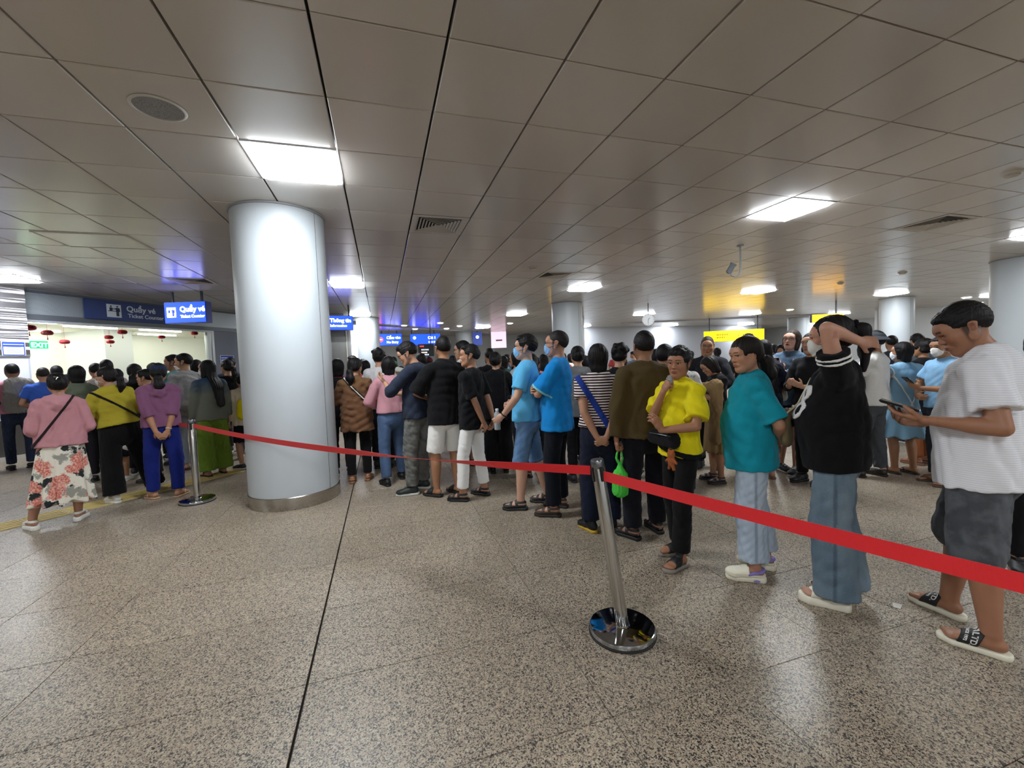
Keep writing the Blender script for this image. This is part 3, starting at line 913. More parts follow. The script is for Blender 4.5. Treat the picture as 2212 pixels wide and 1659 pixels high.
        for sg in (-1, 1):
            S0, el, wr, D, N, pc = arms[sg]
            gs = []
            if sl > 0:
                f1 = min(sl, 1.0); e1 = S0+(el-S0)*f1
                r0 = sr*s*(.6+.4*fw); r1 = (sr-.006+(slf if sl <= 1 else 0))*s*(.6+.4*fw)
                em = S0+(e1-S0)*.3; gs += [Seg(S0+(cf((0, -.012, 1.36))-S0)*.12, em, r0*.86, r0*.98), Seg(em, e1, r0*.98, r1, fl='b' if sl <= 1 else '')]
                if sl > 1:
                    e2 = el+(wr-el)*min(1, sl-1)
                    gs.append(Seg(el, e2, r1, r1*top.get('cuff', .72), fl='b'))
                    if top.get('cuffband', False): pass
                tg.append((.02*s, [gs]))
        if k == 'hood':
            hd_ = [Seg(cf((-.095, -.045, 1.425)), cf((0, -.12, 1.375)), .042*s, .050*s), Seg(cf((.095, -.045, 1.425)), cf((0, -.12, 1.375)), .042*s, .050*s),
                   Seg(cf((-.095, -.045, 1.425)), cf((-.062, .04, 1.43)), .038*s, .024*s), Seg(cf((.095, -.045, 1.425)), cf((.062, .04, 1.43)), .038*s, .024*s), Ell(cf((0, -.115, 1.345)), (.085*s, .045*s, .055*s))]
            tg.append((.010*s, hd_))
        fo = folds(seed, top.get('fold', .006)*(1.8 if lv >= 2 else 1.3)*s, .2*s, .65); fo2 = folds(seed+5, .0017*s, .08*s, .8)
        fo3 = folds(seed+9, .0022*s, .10*s, .5)
        ft_post = lambda P, d: np.where(np.abs(d) < .05, d+fo(P)+(fo2(P) if lv >= 2 else 0)+(fo3(P) if lv >= 3 else 0), d)
        tf = Field(tg, kj=.016*s, post=ft_post)
        tl = np.min([q.c-q.R for _, pl in tg for q in flat(pl)], 0)-.015; th = np.max([q.c+q.R for _, pl in tg for q in flat(pl)], 0)+.015
        V, F = surf(tf, tl, th, cres)
        col = np.ones((len(V), 3), np.float32)
        if top.get('colf'): top['colf'](V/s, col, dict(cf=cf, s=s, arms=arms, Rc=Rc))
        to = np_mesh({'hood': 'hooded_jacket', 'tee': 'shirt', 'polo': 'polo_shirt', 'jacket': 'jacket', 'dress': 'dress'}.get(k, 'shirt'), V, F, mt, t, col)
        tops = (tf, tl, th)
        if k in ('polo', 'shirt') or top.get('collar'):
            cc = top.get('collar', c)
            rg = []
            n_ = 14
            for i in range(n_):
                a0 = math.pi*.5+.35+(2*math.pi-.7)*i/n_; a1 = math.pi*.5+.35+(2*math.pi-.7)*(i+1)/n_
                pa = cf((.066*math.cos(a0), -.012+.063*math.sin(a0), 1.436-.012*math.sin(a0))); pb = cf((.066*math.cos(a1), -.012+.063*math.sin(a1), 1.436-.012*math.sin(a1)))
                rg.append(Seg(pa, pb, (.006*s, .022*s), (.006*s, .022*s), rz=.006, X=(Rc@np.array([math.cos(a0), math.sin(a0), .25]))))
            cfld = Field([(.004, rg)])
            l = np.min([q.c-q.R for q in rg], 0)-.01; h = np.max([q.c+q.R for q in rg], 0)+.01
            V, F = surf(cfld, l, h, max(.005, cres*.6)); np_mesh('collar', V, F, cloth(cc), t)
        for i, st in enumerate(top.get('bands', ())):   # coloured bands round sleeve ends: (t0, t1, colour)
            pass
    else: tops = None
    if bottom:
        k = bottom['kind']; mt = cloth(bottom['c'], bottom.get('mat', 'plain'), bottom.get('c2'))
        wz_ = bottom.get('waist', 1.02)
        e_ = bottom.get('ease', .012)
        g = []
        if k in ('pants', 'shorts', 'wide'):
            th_ = bottom.get('r', (.083, .064, .058))
            ln = bottom.get('len', 2.0 if k != 'shorts' else .95)
            pl = [Seg(bf((0, 0, .87)), bf((0, 0, wz_)), ((.15*fw+e_)*s, (.112*fw+e_)*s), ((.135*fw+e_)*s, (.10*fw+e_)*s), fl='b', X=(1, 0, 0))]
            if not female: pass
            g.append((.02*s, pl))
            for sg in (-1, 1):
                Hh, kn, A0, base, fyaw, Rf = legs[sg]
                kf = .4+.6*fw
                if k == 'wide': Hh2 = Hh+np.array([sg*.01*s, 0, 0])
                else: Hh2 = Hh
                r0, r1, r2 = [a*s*(.55+.45*fw) for a in th_]
                gs = []
                if ln <= 1.0: gs = [Seg(Hh2, Hh2+(kn-Hh2)*ln, (r0, r0*1.02), (r1, r1*1.02), fl='b', X=(1, 0, 0))]
                else:
                    eA = kn+(A0-kn)*min(1.0, (ln-1)) if ln <= 2 else A0+(A0-kn)*(ln-2)
                    fc_ = .35/max(.36, min(1.0, ln-1)) if ln <= 2 else .35; rc = max(r1+(r2-r1)*fc_, .064*s*kf if k != 'shorts' else 0); km = kn+(A0-kn)*.35+np.array([0, -.008*s, 0])
                    gs = [Seg(Hh2, kn, (r0, r0*1.02), (r1, r1), X=(1, 0, 0))]
                    if ln > 1.4: gs += [Seg(kn, km, (r1, r1), (rc, rc), X=(1, 0, 0)), Seg(km, eA, (rc, rc), (r2, r2*1.05), fl='b', X=(1, 0, 0))]
                    else: gs += [Seg(kn, eA, (r1, r1), (r2, r2*1.05), fl='b', X=(1, 0, 0))]
                g.append((.02*s, [gs]))
            amp = bottom.get('fold', .006); vert = .45 if k == 'wide' else .9
            fo = folds(seed+1, amp*s, .12*s, vert)
            zc = bottom.get('cutz', 0.0)
            f = Field(g, kj=.012*s, post=lambda P, d: np.where(np.abs(d) < .06, d+fo(P), d), planes=[((0, 0, -1.), -zc*s)] if zc else ())
            nm = {'pants': 'trousers', 'shorts': 'shorts', 'wide': 'wide_trousers'}[k]
        else:   # skirt
            zh = bottom.get('hem', .35); rh = bottom.get('rh', (.25, .2))
            off = bottom.get('off', (0, 0))
            g = [(.02*s, [[Seg(bf((off[0], off[1], zh)), bf((0, 0, .90)), (rh[0]*s, rh[1]*s), ((.15*fw+e_+.01)*s, (.115*fw+e_+.01)*s), fl='a', X=(1, 0, 0)), Seg(bf((0, 0, .90)), bf((0, 0, wz_)), ((.15*fw+e_+.01)*s, (.115*fw+e_+.01)*s), ((.13*fw+e_)*s, (.10*fw+e_)*s), fl='b', X=(1, 0, 0))]])]
            nf = bottom.get('nf', 13); amp = bottom.get('fold', .02)
            ph = rs.uniform(0, 6.28)
            def post(P, d):
                a = np.arctan2(P[..., 1], P[..., 0]); w_ = np.clip((.95*s-P[..., 2])/(.95*s-zh*s), 0, 1.1)
                return (d+np.sin(a*nf+ph+1.2*np.sin(a*3+ph))*amp*s*w_).astype(np.float32)
            f = Field(g, post=post); nm = 'skirt'
        l = np.min([q.c-q.R for _, pl in g for q in flat(pl)], 0)-.02; h = np.max([q.c+q.R for _, pl in g for q in flat(pl)], 0)+.02
        l[2] = max(l[2], 0.004)
        V, F = surf(f, l, h, cres*1.1)
        col = np.ones((len(V), 3), np.float32)
        if bottom.get('colf'): bottom['colf'](V/s, col, dict(cf=cf, s=s, legs=legs))
        np_mesh(nm, V, F, mt, t, col)
    # ------------- shoes
    if shoes:
        for sg in (-1, 1):
            base = legs[sg][3]
            add_shoe(shoes[0], sg, shoes[1], t, tuple(base), legs[sg][4], s)
    # ------------- hair
    if hair:
        fh, l, h = hair_field(hair, lambda p: (Hc+Rh@np.asarray(p, float))*s, Rh, Hc*s, seed, hvol, s=s)
        if True:
            for _, pl in fh.g:
                for q_ in flat(pl): q_.ra = q_.ra*s; q_.rb = q_.rb*s; q_.rz = q_.rz*s if q_.rz else None; q_.R *= max(1, s)
            for _, q_ in fh.cuts: q_.ra = q_.ra*s; q_.rb = q_.rb*s; q_.rz = q_.rz*s if q_.rz else None; q_.R *= max(1, s)
        V, F = surf(fh, l-.01, h+.01, hares); np_mesh('hair', V, F, hair_mat(haircol), t)
    def hshell(name, th, fn, mat, res=None, box=((-.12, -.14, -.15), (.12, .15, .15)), extra=None):
        fl_ = Field([(k, pl) for k, pl in [(groups[0][0], groups[0][1])]+hp[1:]], kj=.01*s, post=lambda P, d: np.maximum(d-th*s, fn(((P/s-Hc.astype(np.float32))@Rh.astype(np.float32)))*s))
        if extra: fl_.g = fl_.g+[(.01, [xf(q_, hf, Rh) for q_ in extra])]
        cn = np.array([hf((a, b, c)) for a in (box[0][0], box[1][0]) for b in (box[0][1], box[1][1]) for c in (box[0][2], box[1][2])])
        V, F = surf(fl_, cn.min(0), cn.max(0), res or hares*.8)
        return np_mesh(name, V, F, mat, t) if len(F) else None
    if mask:
        def fn(q_):
            x_, y_, z_ = q_[..., 0], q_[..., 1], q_[..., 2]
            m = np.sqrt((x_/.060)**2+((z_+.052)/.052)**2)-1
            m = m*.05
            m = np.maximum(m, .035-y_)
            st = np.maximum(np.maximum(np.abs(z_+.03+ (y_)*.35-.02)-.0025, .0-y_), y_-.06)
            st2 = np.maximum(np.maximum(np.abs(z_+.07-y_*.5+.0)-.0025, -.01-y_), y_-.06)
            return np.minimum(m, np.minimum(st, st2)) if mask != 'chin' else np.maximum(np.sqrt((x_/.055)**2+((z_+.085)/.035)**2)*.04-.04, .03-y_)
        hshell('face_mask', .006, fn, cloth(mask if mask != 'chin' else 'dfe3e6'), extra=[Ell((0, .083, -.052), (.036, .030, .036))])
    if cap:
        ck, cc = cap
        cg = [Ell((0, -.012, .045), (.090, .108, .080))]
        pl_ = []
        gc = [(.005, [xf(q_, hf, Rh) for q_ in cg])]
        n = Rh@np.array([0, .12, -1.])
        if ck == 'cap':
            gc.append((.004, [xf(Seg((0, .09, .035), (0, .155, .022), (.062, .005), (.045, .004), rz=.012), hf, Rh)]))
            f = Field(gc, kj=.006, planes=[(n, float(n@hf((0, 0, .020))))])
        else:  # bucket
            gc.append((.004, [xf(Seg((0, -.01, .058), (0, -.008, .018), (.098, .112), (.145, .160), fl='ab'), hf, Rh)]))
            f = Field(gc, kj=.01, planes=[(Rh@np.array([0, .0, -1.]), float((Rh@np.array([0, 0, -1.]))@hf((0, 0, .015))))])
        cn = np.array([hf((a, b, c)) for a in (-.17, .17) for b in (-.18, .19) for c in (-.02, .14)])
        V, F = surf(f, cn.min(0), cn.max(0), hares); np_mesh('cap' if ck == 'cap' else 'bucket_hat', V, F, cloth(cc), t)
    if glasses:
        mb = MB()
        for sx in (-1, 1):
            mb.tube([(sx*.034+.023*math.cos(a), .103-.06*abs(.023*math.cos(a)), .0+.019*math.sin(a)) for a in [i*math.pi/8 for i in range(16)]], .0015, 6, closed=True)
            mb.tube([(sx*.057, .098, .006), (sx*.074, .06, .006), (sx*.078, -.0, .004), (sx*.076, -.02, -.008)], .0016, 6)
        mb.tube([(-.012, .103, .004), (0, .107, .006), (.012, .103, .004)], .0014, 6)
        go = mb.build('glasses', plain('141416', .25), t, smooth=True)
        go.matrix_local = Matrix(np.block([[Rh*s, (hf((0, 0, 0.004)))[:, None]], [np.zeros((1, 3)), np.ones((1, 1))]]).tolist())
    # ------------- straps that lie on the shirt: (name, plane normal, point, half width, colour, side fn)
    info = dict(t=t, s=s, cf=cf, hf=hf, bf=bf, arms=arms, legs=legs, Rh=Rh, Rc=Rc, Hc=Hc, tops=tops, cres=cres, body=body, groups=groups, hshell=hshell, folds=None)
    for st in straps:
        add_strap(info, *st)
    PEOPLE.append(info)
    return info

def kind_hidden(shoes, i):
    return bool(shoes) and shoes[0] in ('sneaker', 'leather') and i >= 3

def add_strap(info, name, n, pt, hwid, col, th=.007, lim=None, own=None):
    tf, l, h = info['tops']; s = info['s']
    n = nrm(n); c = float(n@info['cf'](pt))
    if own == 'torso': gset = [tf.g[0]]
    else: gset = tf.g
    f0 = Field(gset, kj=tf.kj, post=tf.post)
    def post(P, d):
        d = tf.post(P, d)
        o = np.maximum(d-th, np.abs(P@n.astype(np.float32)-c)-hwid)
        o = np.maximum(o, -d-.004)
        if lim is not None: o = np.maximum(o, lim(P/s).astype(np.float32))
        return o
    f = Field(gset, kj=tf.kj, post=post)
    V, F = surf(f, l, h, .0062)
    if not len(F): return None
    ob = np_mesh(name, V, F, cloth(col) if isinstance(col, str) else col, info['t'])
    return ob

def l2w(info, p):
    """person-local metres (already scaled) -> world"""
    t = info['t']; a = t.rotation_euler.z; x, y, z = p
    return Vector((t.location.x+x*math.cos(a)-y*math.sin(a), t.location.y+x*math.sin(a)+y*math.cos(a), z))
# ------------------------------------------------------------------ the hall
def V3(x, y, z=0.0): return Vector((x*U, y*U, z))
az_view = _yaw
def in_view(x, y, rmax, margin=math.radians(56)):
    d = math.hypot(x, y)
    return d < 3 or (abs(math.atan2(x, y)-az_view) < margin and d < rmax)

def granite():
    m, nt, b = new_mat('granite'); L = nt.links.new
    geo = node(nt, 'ShaderNodeNewGeometry')
    v1 = node(nt, 'ShaderNodeTexVoronoi'); v1.inputs['Scale'].default_value = 250
    v2 = node(nt, 'ShaderNodeTexVoronoi'); v2.inputs['Scale'].default_value = 185
    n0 = node(nt, 'ShaderNodeTexNoise'); n0.inputs['Scale'].default_value = 60; n0.inputs['Detail'].default_value = 3
    nl = node(nt, 'ShaderNodeTexNoise'); nl.inputs['Scale'].default_value = .9; nl.inputs['Detail'].default_value = 4
    vm = node(nt, 'ShaderNodeVectorMath', operation='MULTIPLY_ADD'); L(n0.outputs['Color'], vm.inputs[0]); vm.inputs[1].default_value = (.02, .02, .02); L(geo.outputs['Position'], vm.inputs[2])
    L(vm.outputs[0], v1.inputs['Vector']); L(vm.outputs[0], v2.inputs['Vector']); L(geo.outputs['Position'], n0.inputs['Vector']); L(geo.outputs['Position'], nl.inputs['Vector'])
    s1 = node(nt, 'ShaderNodeSeparateColor'); L(v1.outputs['Color'], s1.inputs[0])
    s2 = node(nt, 'ShaderNodeSeparateColor'); L(v2.outputs['Color'], s2.inputs[0])
    cr = node(nt, 'ShaderNodeValToRGB'); cr.color_ramp.interpolation = 'CONSTANT'
    e = cr.color_ramp.elements; e[0].position = 0; e[0].color = (*lin('5b544e'), 1); e[1].position = .20; e[1].color = (*lin('867c6b'), 1)
    for p, c in ((.34, 'a19380'), (.55, 'ae9e8a'), (.74, 'b59c86'), (.87, 'beb6a0')):
        q = e.new(p); q.color = (*lin(c), 1)
    L(s1.outputs[0], cr.inputs[0])
    mx = node(nt, 'ShaderNodeMix', data_type='RGBA'); A = [i for i in mx.inputs if i.type == 'RGBA']
    lt = node(nt, 'ShaderNodeMath', operation='LESS_THAN'); L(s2.outputs[1], lt.inputs[0]); lt.inputs[1].default_value = .17
    L(lt.outputs[0], mx.inputs['Factor']); L(cr.outputs[0], A[0]); A[1].default_value = (*lin('3a3836'), 1)
    oi = node(nt, 'ShaderNodeObjectInfo')
    va = node(nt, 'ShaderNodeMapRange'); L(oi.outputs['Random'], va.inputs['Value']); va.inputs['To Min'].default_value = .93; va.inputs['To Max'].default_value = 1.06
    vl = node(nt, 'ShaderNodeMapRange'); L(nl.outputs[0], vl.inputs['Value']); vl.inputs['From Min'].default_value = .3; vl.inputs['From Max'].default_value = .7; vl.inputs['To Min'].default_value = .88; vl.inputs['To Max'].default_value = 1.08
    mu = node(nt, 'ShaderNodeMath', operation='MULTIPLY'); L(va.outputs[0], mu.inputs[0]); L(vl.outputs[0], mu.inputs[1])
    vs = node(nt, 'ShaderNodeVectorMath', operation='SCALE'); L([o for o in mx.outputs if o.type == 'RGBA'][0], vs.inputs[0]); L(mu.outputs[0], vs.inputs['Scale'])
    L(vs.outputs[0], b.inputs['Base Color'])
    rr = node(nt, 'ShaderNodeMapRange'); L(nl.outputs[0], rr.inputs['Value']); rr.inputs['To Min'].default_value = .28; rr.inputs['To Max'].default_value = .5
    L(rr.outputs[0], b.inputs['Roughness']); b.inputs['Specular IOR Level'].default_value = .5
    return m
GR = granite()
JOINT = plain('25221f', .9, name='grout')

# floor: sub-base, then slabs as parts.  slab pitch .93 ceiling tiles = 0.6 m
floor = MB().box((6*U*2, 9, -.06), (60, 60, .08)).build('floor', JOINT); tag(floor, kind='structure')
PX, PY = .9275, .945
fx0, fy0 = -.61, 2.21
def slab_mesh(w_, d_, h_=.02, bev=.0012, mat=None, name='slab'):
    mb = MB(); x, y = w_/2, d_/2; b_ = bev
    v = [(-x, -y, -h_), (x, -y, -h_), (x, y, -h_), (-x, y, -h_), (-x, -y, -b_), (x, -y, -b_), (x, y, -b_), (-x, y, -b_), (-x+b_, -y+b_, 0), (x-b_, -y+b_, 0), (x-b_, y-b_, 0), (-x+b_, y-b_, 0)]
    f = [(0, 1, 5, 4), (1, 2, 6, 5), (2, 3, 7, 6), (3, 0, 4, 7), (4, 5, 9, 8), (5, 6, 10, 9), (6, 7, 11, 10), (7, 4, 8, 11), (8, 9, 10, 11)]
    me = bpy.data.meshes.new(name); me.from_pydata(v, [], f); me.materials.append(mat); return me
gap = .0036
sm = slab_mesh(PX*U-gap, PY*U-gap, mat=GR, name='floor_slab')
cells = []
for i in range(-40, 62):
    for j in range(-22, 62):
        cx, cy = fx0+(i+.5)*PX, fy0+(j+.5)*PY
        cells.append((i, j, cx, cy))
def score(cx, cy):
    d = math.hypot(cx, cy); return d if in_view(cx, cy, 99) else 1e6
cells.sort(key=lambda q: score(q[2], q[3]))
rest = MB()
tact = []
for n_, (i, j, cx, cy) in enumerate(cells):
    wide_joint = (i == -1, i == 0)
    if n_ < 270:
        o = bpy.data.objects.new('floor_slab', sm); COL.objects.link(o); o.parent = floor
        o.location = (cx*U+(.0035 if i == 0 else -.0035 if i == -1 else 0), cy*U, random.uniform(-.0003, .0003))
    elif -26 < cx < 44 and -13 < cy < 44:
        rest.add([(cx*U-PX*U/2+gap/2, cy*U-PY*U/2+gap/2, 0), (cx*U+PX*U/2-gap/2, cy*U-PY*U/2+gap/2, 0), (cx*U+PX*U/2-gap/2, cy*U+PY*U/2-gap/2, 0), (cx*U-PX*U/2+gap/2, cy*U+PY*U/2-gap/2, 0)], [(0, 1, 2, 3)])
rs_ = rest.build('far_floor_slabs', GR, floor); tag(rs_, kind='stuff')

# yellow tactile paving crossing the left corner at an angle
def tactile(p0, p1, wid, name_label, n, seg=.3):
    a = V3(*p0); b_ = V3(*p1); d = (b_-a).normalized(); nn = Vector((-d.y, d.x, 0))
    t = thing('tactile_paving', name_label, 'paving', a)
    k = int((b_-a).length/seg)
    ry = plain('c9b98c', .6, bump=.3, bscale=80, name='tactile'); ry2 = plain('d3ba6a', .6, name='tactile_bar')
    for i in range(k):
        c = d*(seg*(i+.5)); ang = math.atan2(d.y, d.x)
        pl = MB().box(c+Vector((0, 0, .0025)), (seg-.006, wid, .005), ang).build('paving_plate', ry, t)
        bars = MB()
        for q in range(n):
            bars.box(c+nn*(wid*(q+.5)/n-wid/2)+Vector((0, 0, .007)), (seg-.03, wid/n*.42, .006), ang)
        br = bars.build('ridges', ry2, pl)
tactile((-6.35, 7.35), (-2.9, 11.0), .34, 'pale yellow ribbed tactile paving strip on the floor behind the floral skirt', 5)
tactile((-6.75, 6.95), (-7.9, 5.75), .62, 'pale yellow tactile paving continuing to the left edge', 5)

# ceiling: backing and metal tiles as parts
BACK = plain('33312f', .9, name='ceiling_void')
ceil_ = MB().box((9*U, 12*U, CEIL+.08), (110*U, 90*U, .06)).build('ceiling', BACK); tag(ceil_, kind='structure')
def ceil_mat(name='ceiling_metal'):
    m, nt, b = new_mat(name); L = nt.links.new
    geo = node(nt, 'ShaderNodeNewGeometry'); oi = node(nt, 'ShaderNodeObjectInfo')
    n = node(nt, 'ShaderNodeTexNoise'); n.inputs['Scale'].default_value = 2.2; n.inputs['Detail'].default_value = 3; L(geo.outputs['Position'], n.inputs['Vector'])
    n2 = node(nt, 'ShaderNodeTexNoise'); n2.inputs['Scale'].default_value = 500; L(geo.outputs['Position'], n2.inputs['Vector'])
    vl = node(nt, 'ShaderNodeMapRange'); L(oi.outputs['Random'], vl.inputs['Value']); vl.inputs['To Min'].default_value = .94; vl.inputs['To Max'].default_value = 1.05
    vs = node(nt, 'ShaderNodeVectorMath', operation='SCALE'); vs.inputs[0].default_value = lin('d2ccc5'); L(vl.outputs[0], vs.inputs['Scale'])
    L(vs.outputs[0], b.inputs['Base Color'])
    b.inputs['Metallic'].default_value = .0; b.inputs['Specular IOR Level'].default_value = .75
    rr = node(nt, 'ShaderNodeMapRange'); L(n.outputs[0], rr.inputs['Value']); rr.inputs['To Min'].default_value = .20; rr.inputs['To Max'].default_value = .23
    L(rr.outputs[0], b.inputs['Roughness'])
    bp = node(nt, 'ShaderNodeBump'); bp.inputs['Strength'].default_value = .03; bp.inputs['Distance'].default_value = .001
    L(n2.outputs[0], bp.inputs['Height']); L(bp.outputs[0], b.inputs['Normal'])
    return m
CM = ceil_mat()
CX0, CY0 = .625, .41
G = .014
def ctile(cx, cy, w_=1.0, d_=1.0):
    pass
def panel_mesh(w_, d_, name, mat, lip=.012):
    x, y = w_/2, d_/2; b_ = .004
    v = [(-x, -y, .03), (x, -y, .03), (x, y, .03), (-x, y, .03), (-x, -y, b_), (x, -y, b_), (x, y, b_), (-x, y, b_), (-x+b_, -y+b_, 0), (x-b_, -y+b_, 0), (x-b_, y-b_, 0), (-x+b_, y-b_, 0)]
    f = [(0, 4, 5, 1), (1, 5, 6, 2), (2, 6, 7, 3), (3, 7, 4, 0), (4, 8, 9, 5), (5, 9, 10, 6), (6, 10, 11, 7), (7, 11, 8, 4), (8, 11, 10, 9)]
    me = bpy.data.meshes.new(name); me.from_pydata(v, [], f); me.materials.append(mat); return me
cm = panel_mesh(U-G, U-.009, 'ceiling_tile', CM)
LIGHTS = [(a, b) for a in (-18, -10, -2, 6, 14, 22, 30, 38) for b in (-11, -3, 5, 13, 21, 29)]
VENTS = [(0, 7), (10, 5), (4, 11), (-6, 13), (-5, 2)]
special = set(LIGHTS)|set(VENTS)
COLS = {'main': (-1.51, 7.93), 'a': (8.17, 17.74), 'b': (11.37, 24.4), 'c': (25.49, 15.08), 'd': (18.65, 7.75), 'e': (-.7, 23.56), 'f': (6.51, 34.0), 'g': (30.5, 24.5)}
tl = []
for i in range(-24, 44):
    for j in range(-14, 42):
        cx, cy = CX0+i+.5, CY0+j+.5
        if (i, j) in special: continue
        tl.append((score(cx, cy), i, j, cx, cy))
tl.sort()
crest = MB()
random.seed(4)
for n_, (sc_, i, j, cx, cy) in enumerate(tl):
    if n_ < 270:
        o = bpy.data.objects.new('ceiling_tile', cm); COL.objects.link(o); o.parent = ceil_
        o.location = (cx*U, cy*U, CEIL); o.rotation_euler = (R(random.gauss(0, .12)), R(random.gauss(0, .12)), 0)
    else:
        tx, ty = random.gauss(0, .002)*U/2, random.gauss(0, .002)*U/2
        x, y = (U-G)/2, (U-.009)/2
        crest.add([(cx*U-x, cy*U-y, CEIL-tx-ty), (cx*U-x, cy*U+y, CEIL-tx+ty), (cx*U+x, cy*U+y, CEIL+tx+ty), (cx*U+x, cy*U-y, CEIL+tx-ty)], [(0, 1, 2, 3)])
cr_ = crest.build('far_ceiling_tiles', CM, ceil_); tag(cr_, kind='stuff')

# lamps: opal diffuser in a slim frame; drop added for a ceiling halo
LM = emit('f4faff', LAMP, 'lamp_diffuser')
FR = plain('d5d8da', .4, name='lamp_frame')
lamp_lab = {(-2, 5): 'large glowing square ceiling panel light directly in front of the big round column',
            (6, 5): 'glowing square ceiling panel light over the right half of the queue, beside the hanging camera',
            (14, 5): 'ceiling panel light at the right edge beside the right-hand column',
            (-10, 13): 'ceiling panel light over the ticket counter at the left edge',
            (-2, 13): 'ceiling panel light just behind the big round column above the information sign',
            (6, 13): 'ceiling panel light between the big column and the hanging clock',
            (14, 13): 'ceiling panel light above the yellow sign, right of the hanging camera',
            (22, 13): 'ceiling panel light in front of the far right column'}
for (i, j) in LIGHTS:
    cx, cy = CX0+i+.5, CY0+j+.5
    if not (in_view(cx, cy, 60, math.radians(75)) or math.hypot(cx, cy) < 16): continue
    t = thing('ceiling_light', lamp_lab.get((i, j), 'small distant ceiling panel light over the far hall'), 'ceiling light', (cx*U, cy*U, CEIL), group='square ceiling panel lights' if (i, j) not in lamp_lab else 'near ceiling lights')
    h = U/2
    f = MB()
    for a, b_, c, d in ((0, -h+.012, U-.004, .02), (0, h-.012, U-.004, .02)): f.box((a, b_, .004), (c, d, .022))
    for a, b_, c, d in ((-h+.012, 0, .02, U-.044), (h-.012, 0, .02, U-.044)): f.box((a, b_, .004), (c, d, .022))
    f.build('frame', FR, t)
    q = h-.024; z1 = -.030
    df = MB(); df.add([(-q, -q, .0), (q, -q, .0), (q, q, .0), (-q, q, .0), (-q+.03, -q+.03, z1), (q-.03, -q+.03, z1), (q-.03, q-.03, z1), (-q+.03, q-.03, z1)],
                      [(0, 1, 5, 4), (1, 2, 6, 5), (2, 3, 7, 6), (3, 0, 4, 7), (4, 5, 6, 7)])
    df.build('diffuser', LM, t)

# air diffusers: concentric frames of angled blades
VM = plain('cfcac2', .45, metal=.0, name='vent_metal'); VD = plain('1c1b1a', .9, name='vent_dark')
vl_ = {(0, 7): 'square four-way air vent with nested louvres right of the bright light by the column', (10, 5): 'square air vent near the right side beside the second bright light',
       (4, 11): 'small square air vent in front of the middle round column', (-6, 13): 'square air vent above the lit ticket counter sign', (-5, 2): 'air vent cut off by the top left corner of the picture'}
for (i, j) in VENTS:
    cx, cy = CX0+i+.5, CY0+j+.5
    t = thing('air_vent', vl_[(i, j)], 'vent', (cx*U, cy*U, CEIL))
    MB().box((0, 0, .035), (U-.02, U-.02, .01)).build('backing', VD, t)
    def ring(h0, h1, z0_, z1_):
        m = MB()
        v = [(-h0, -h0, z0_), (h0, -h0, z0_), (h0, h0, z0_), (-h0, h0, z0_), (-h1, -h1, z1_), (h1, -h1, z1_), (h1, h1, z1_), (-h1, h1, z1_)]
        v += [(x, y, z+.004) for x, y, z in v]
        m.add(v, [(0, 1, 5, 4), (1, 2, 6, 5), (2, 3, 7, 6), (3, 0, 4, 7), (8, 12, 13, 9), (9, 13, 14, 10), (10, 14, 15, 11), (11, 15, 12, 8), (0, 8, 9, 1), (1, 9, 10, 2), (2, 10, 11, 3), (3, 11, 8, 0)])
        return m
    h = U/2-.006
    ring(h, h-.055, -.002, -.004).build('frame', VM, t)
    for k in range(7):
        r0 = (h-.055)*(1-k/7.3); r1 = r0-.021
        if r1 < .01: break
        ring(r0, max(r1, .01), -.004, .008).build('louvre', VM, t)

# speaker grille, smoke detectors, access panel, camera
t = thing('ceiling_speaker', 'round grey loudspeaker grille in the ceiling at upper left', 'speaker', (-1.91*U, 4.95*U, CEIL))
MB().lathe([(.145, -.004), (.135, -.010), (.128, -.010), (.125, -.003)], 48).build('rim', plain('c6c3bf', .5), t, smooth=True)
gm, nt, b = new_mat('grille'); b.inputs['Roughness'].default_value = .7
tc = node(nt, 'ShaderNodeTexCoord'); vo = node(nt, 'ShaderNodeTexVoronoi'); vo.inputs['Scale'].default_value = 130; nt.links.new(tc.outputs['Object'], vo.inputs['Vector'])
rp = node(nt, 'ShaderNodeValToRGB'); rp.color_ramp.elements[0].position = .2; rp.color_ramp.elements[0].color = (.06, .06, .06, 1); rp.color_ramp.elements[1].position = .35; rp.color_ramp.elements[1].color = (.28, .28, .28, 1)
nt.links.new(vo.outputs['Distance'], rp.inputs[0]); nt.links.new(rp.outputs[0], b.inputs['Base Color'])
MB().lathe([(.126, -.004), (.07, -.008), (.0001, -.009)], 48).build('grille', gm, t, smooth=True)
for (x, y, r_, lab) in ((9.13, 3.94, .075, 'round smoke detector on the ceiling at the right edge'), (4.1, 10.97, .09, 'small round speaker disc on the ceiling left of the middle vent'), (16.9, 11.85, .07, 'small smoke detector on the far ceiling right of the clock'), (17.04, 9.92, .08, 'flat round disc on the ceiling in front of the right column')):
    t = thing('smoke_detector', lab, 'detector', (x*U, y*U, CEIL))
    MB().lathe([(r_, 0), (r_, -.012), (r_*.75, -.02), (r_*.7, -.034), (r_*.4, -.045), (.0001, -.047)], 28).build('housing', plain('c9c2b4', .5), t, smooth=True)
    MB().lathe([(r_*.72, -.022), (r_*.74, -.027), (r_*.70, -.031)], 28).build('sensor_ring', plain('77736c', .6), t, smooth=True)
t = thing('access_panel', 'flush access hatch in the ceiling left of the big column', 'hatch', (-4.97*U, 9.95*U, CEIL))
MB().box((0, 0, -.003), (U*1.3, U*.9, .006)).build('hatch_door', CM, t, bevel=.001)
fr = MB(); 
for a, b_, c, d in ((0, -.31, .88, .02), (0, .31, .88, .02), (-.43, 0, .02, .62), (.43, 0, .02, .62)): fr.box((a, b_, -.004), (c, d, .01))
fr.build('frame', VM, t)
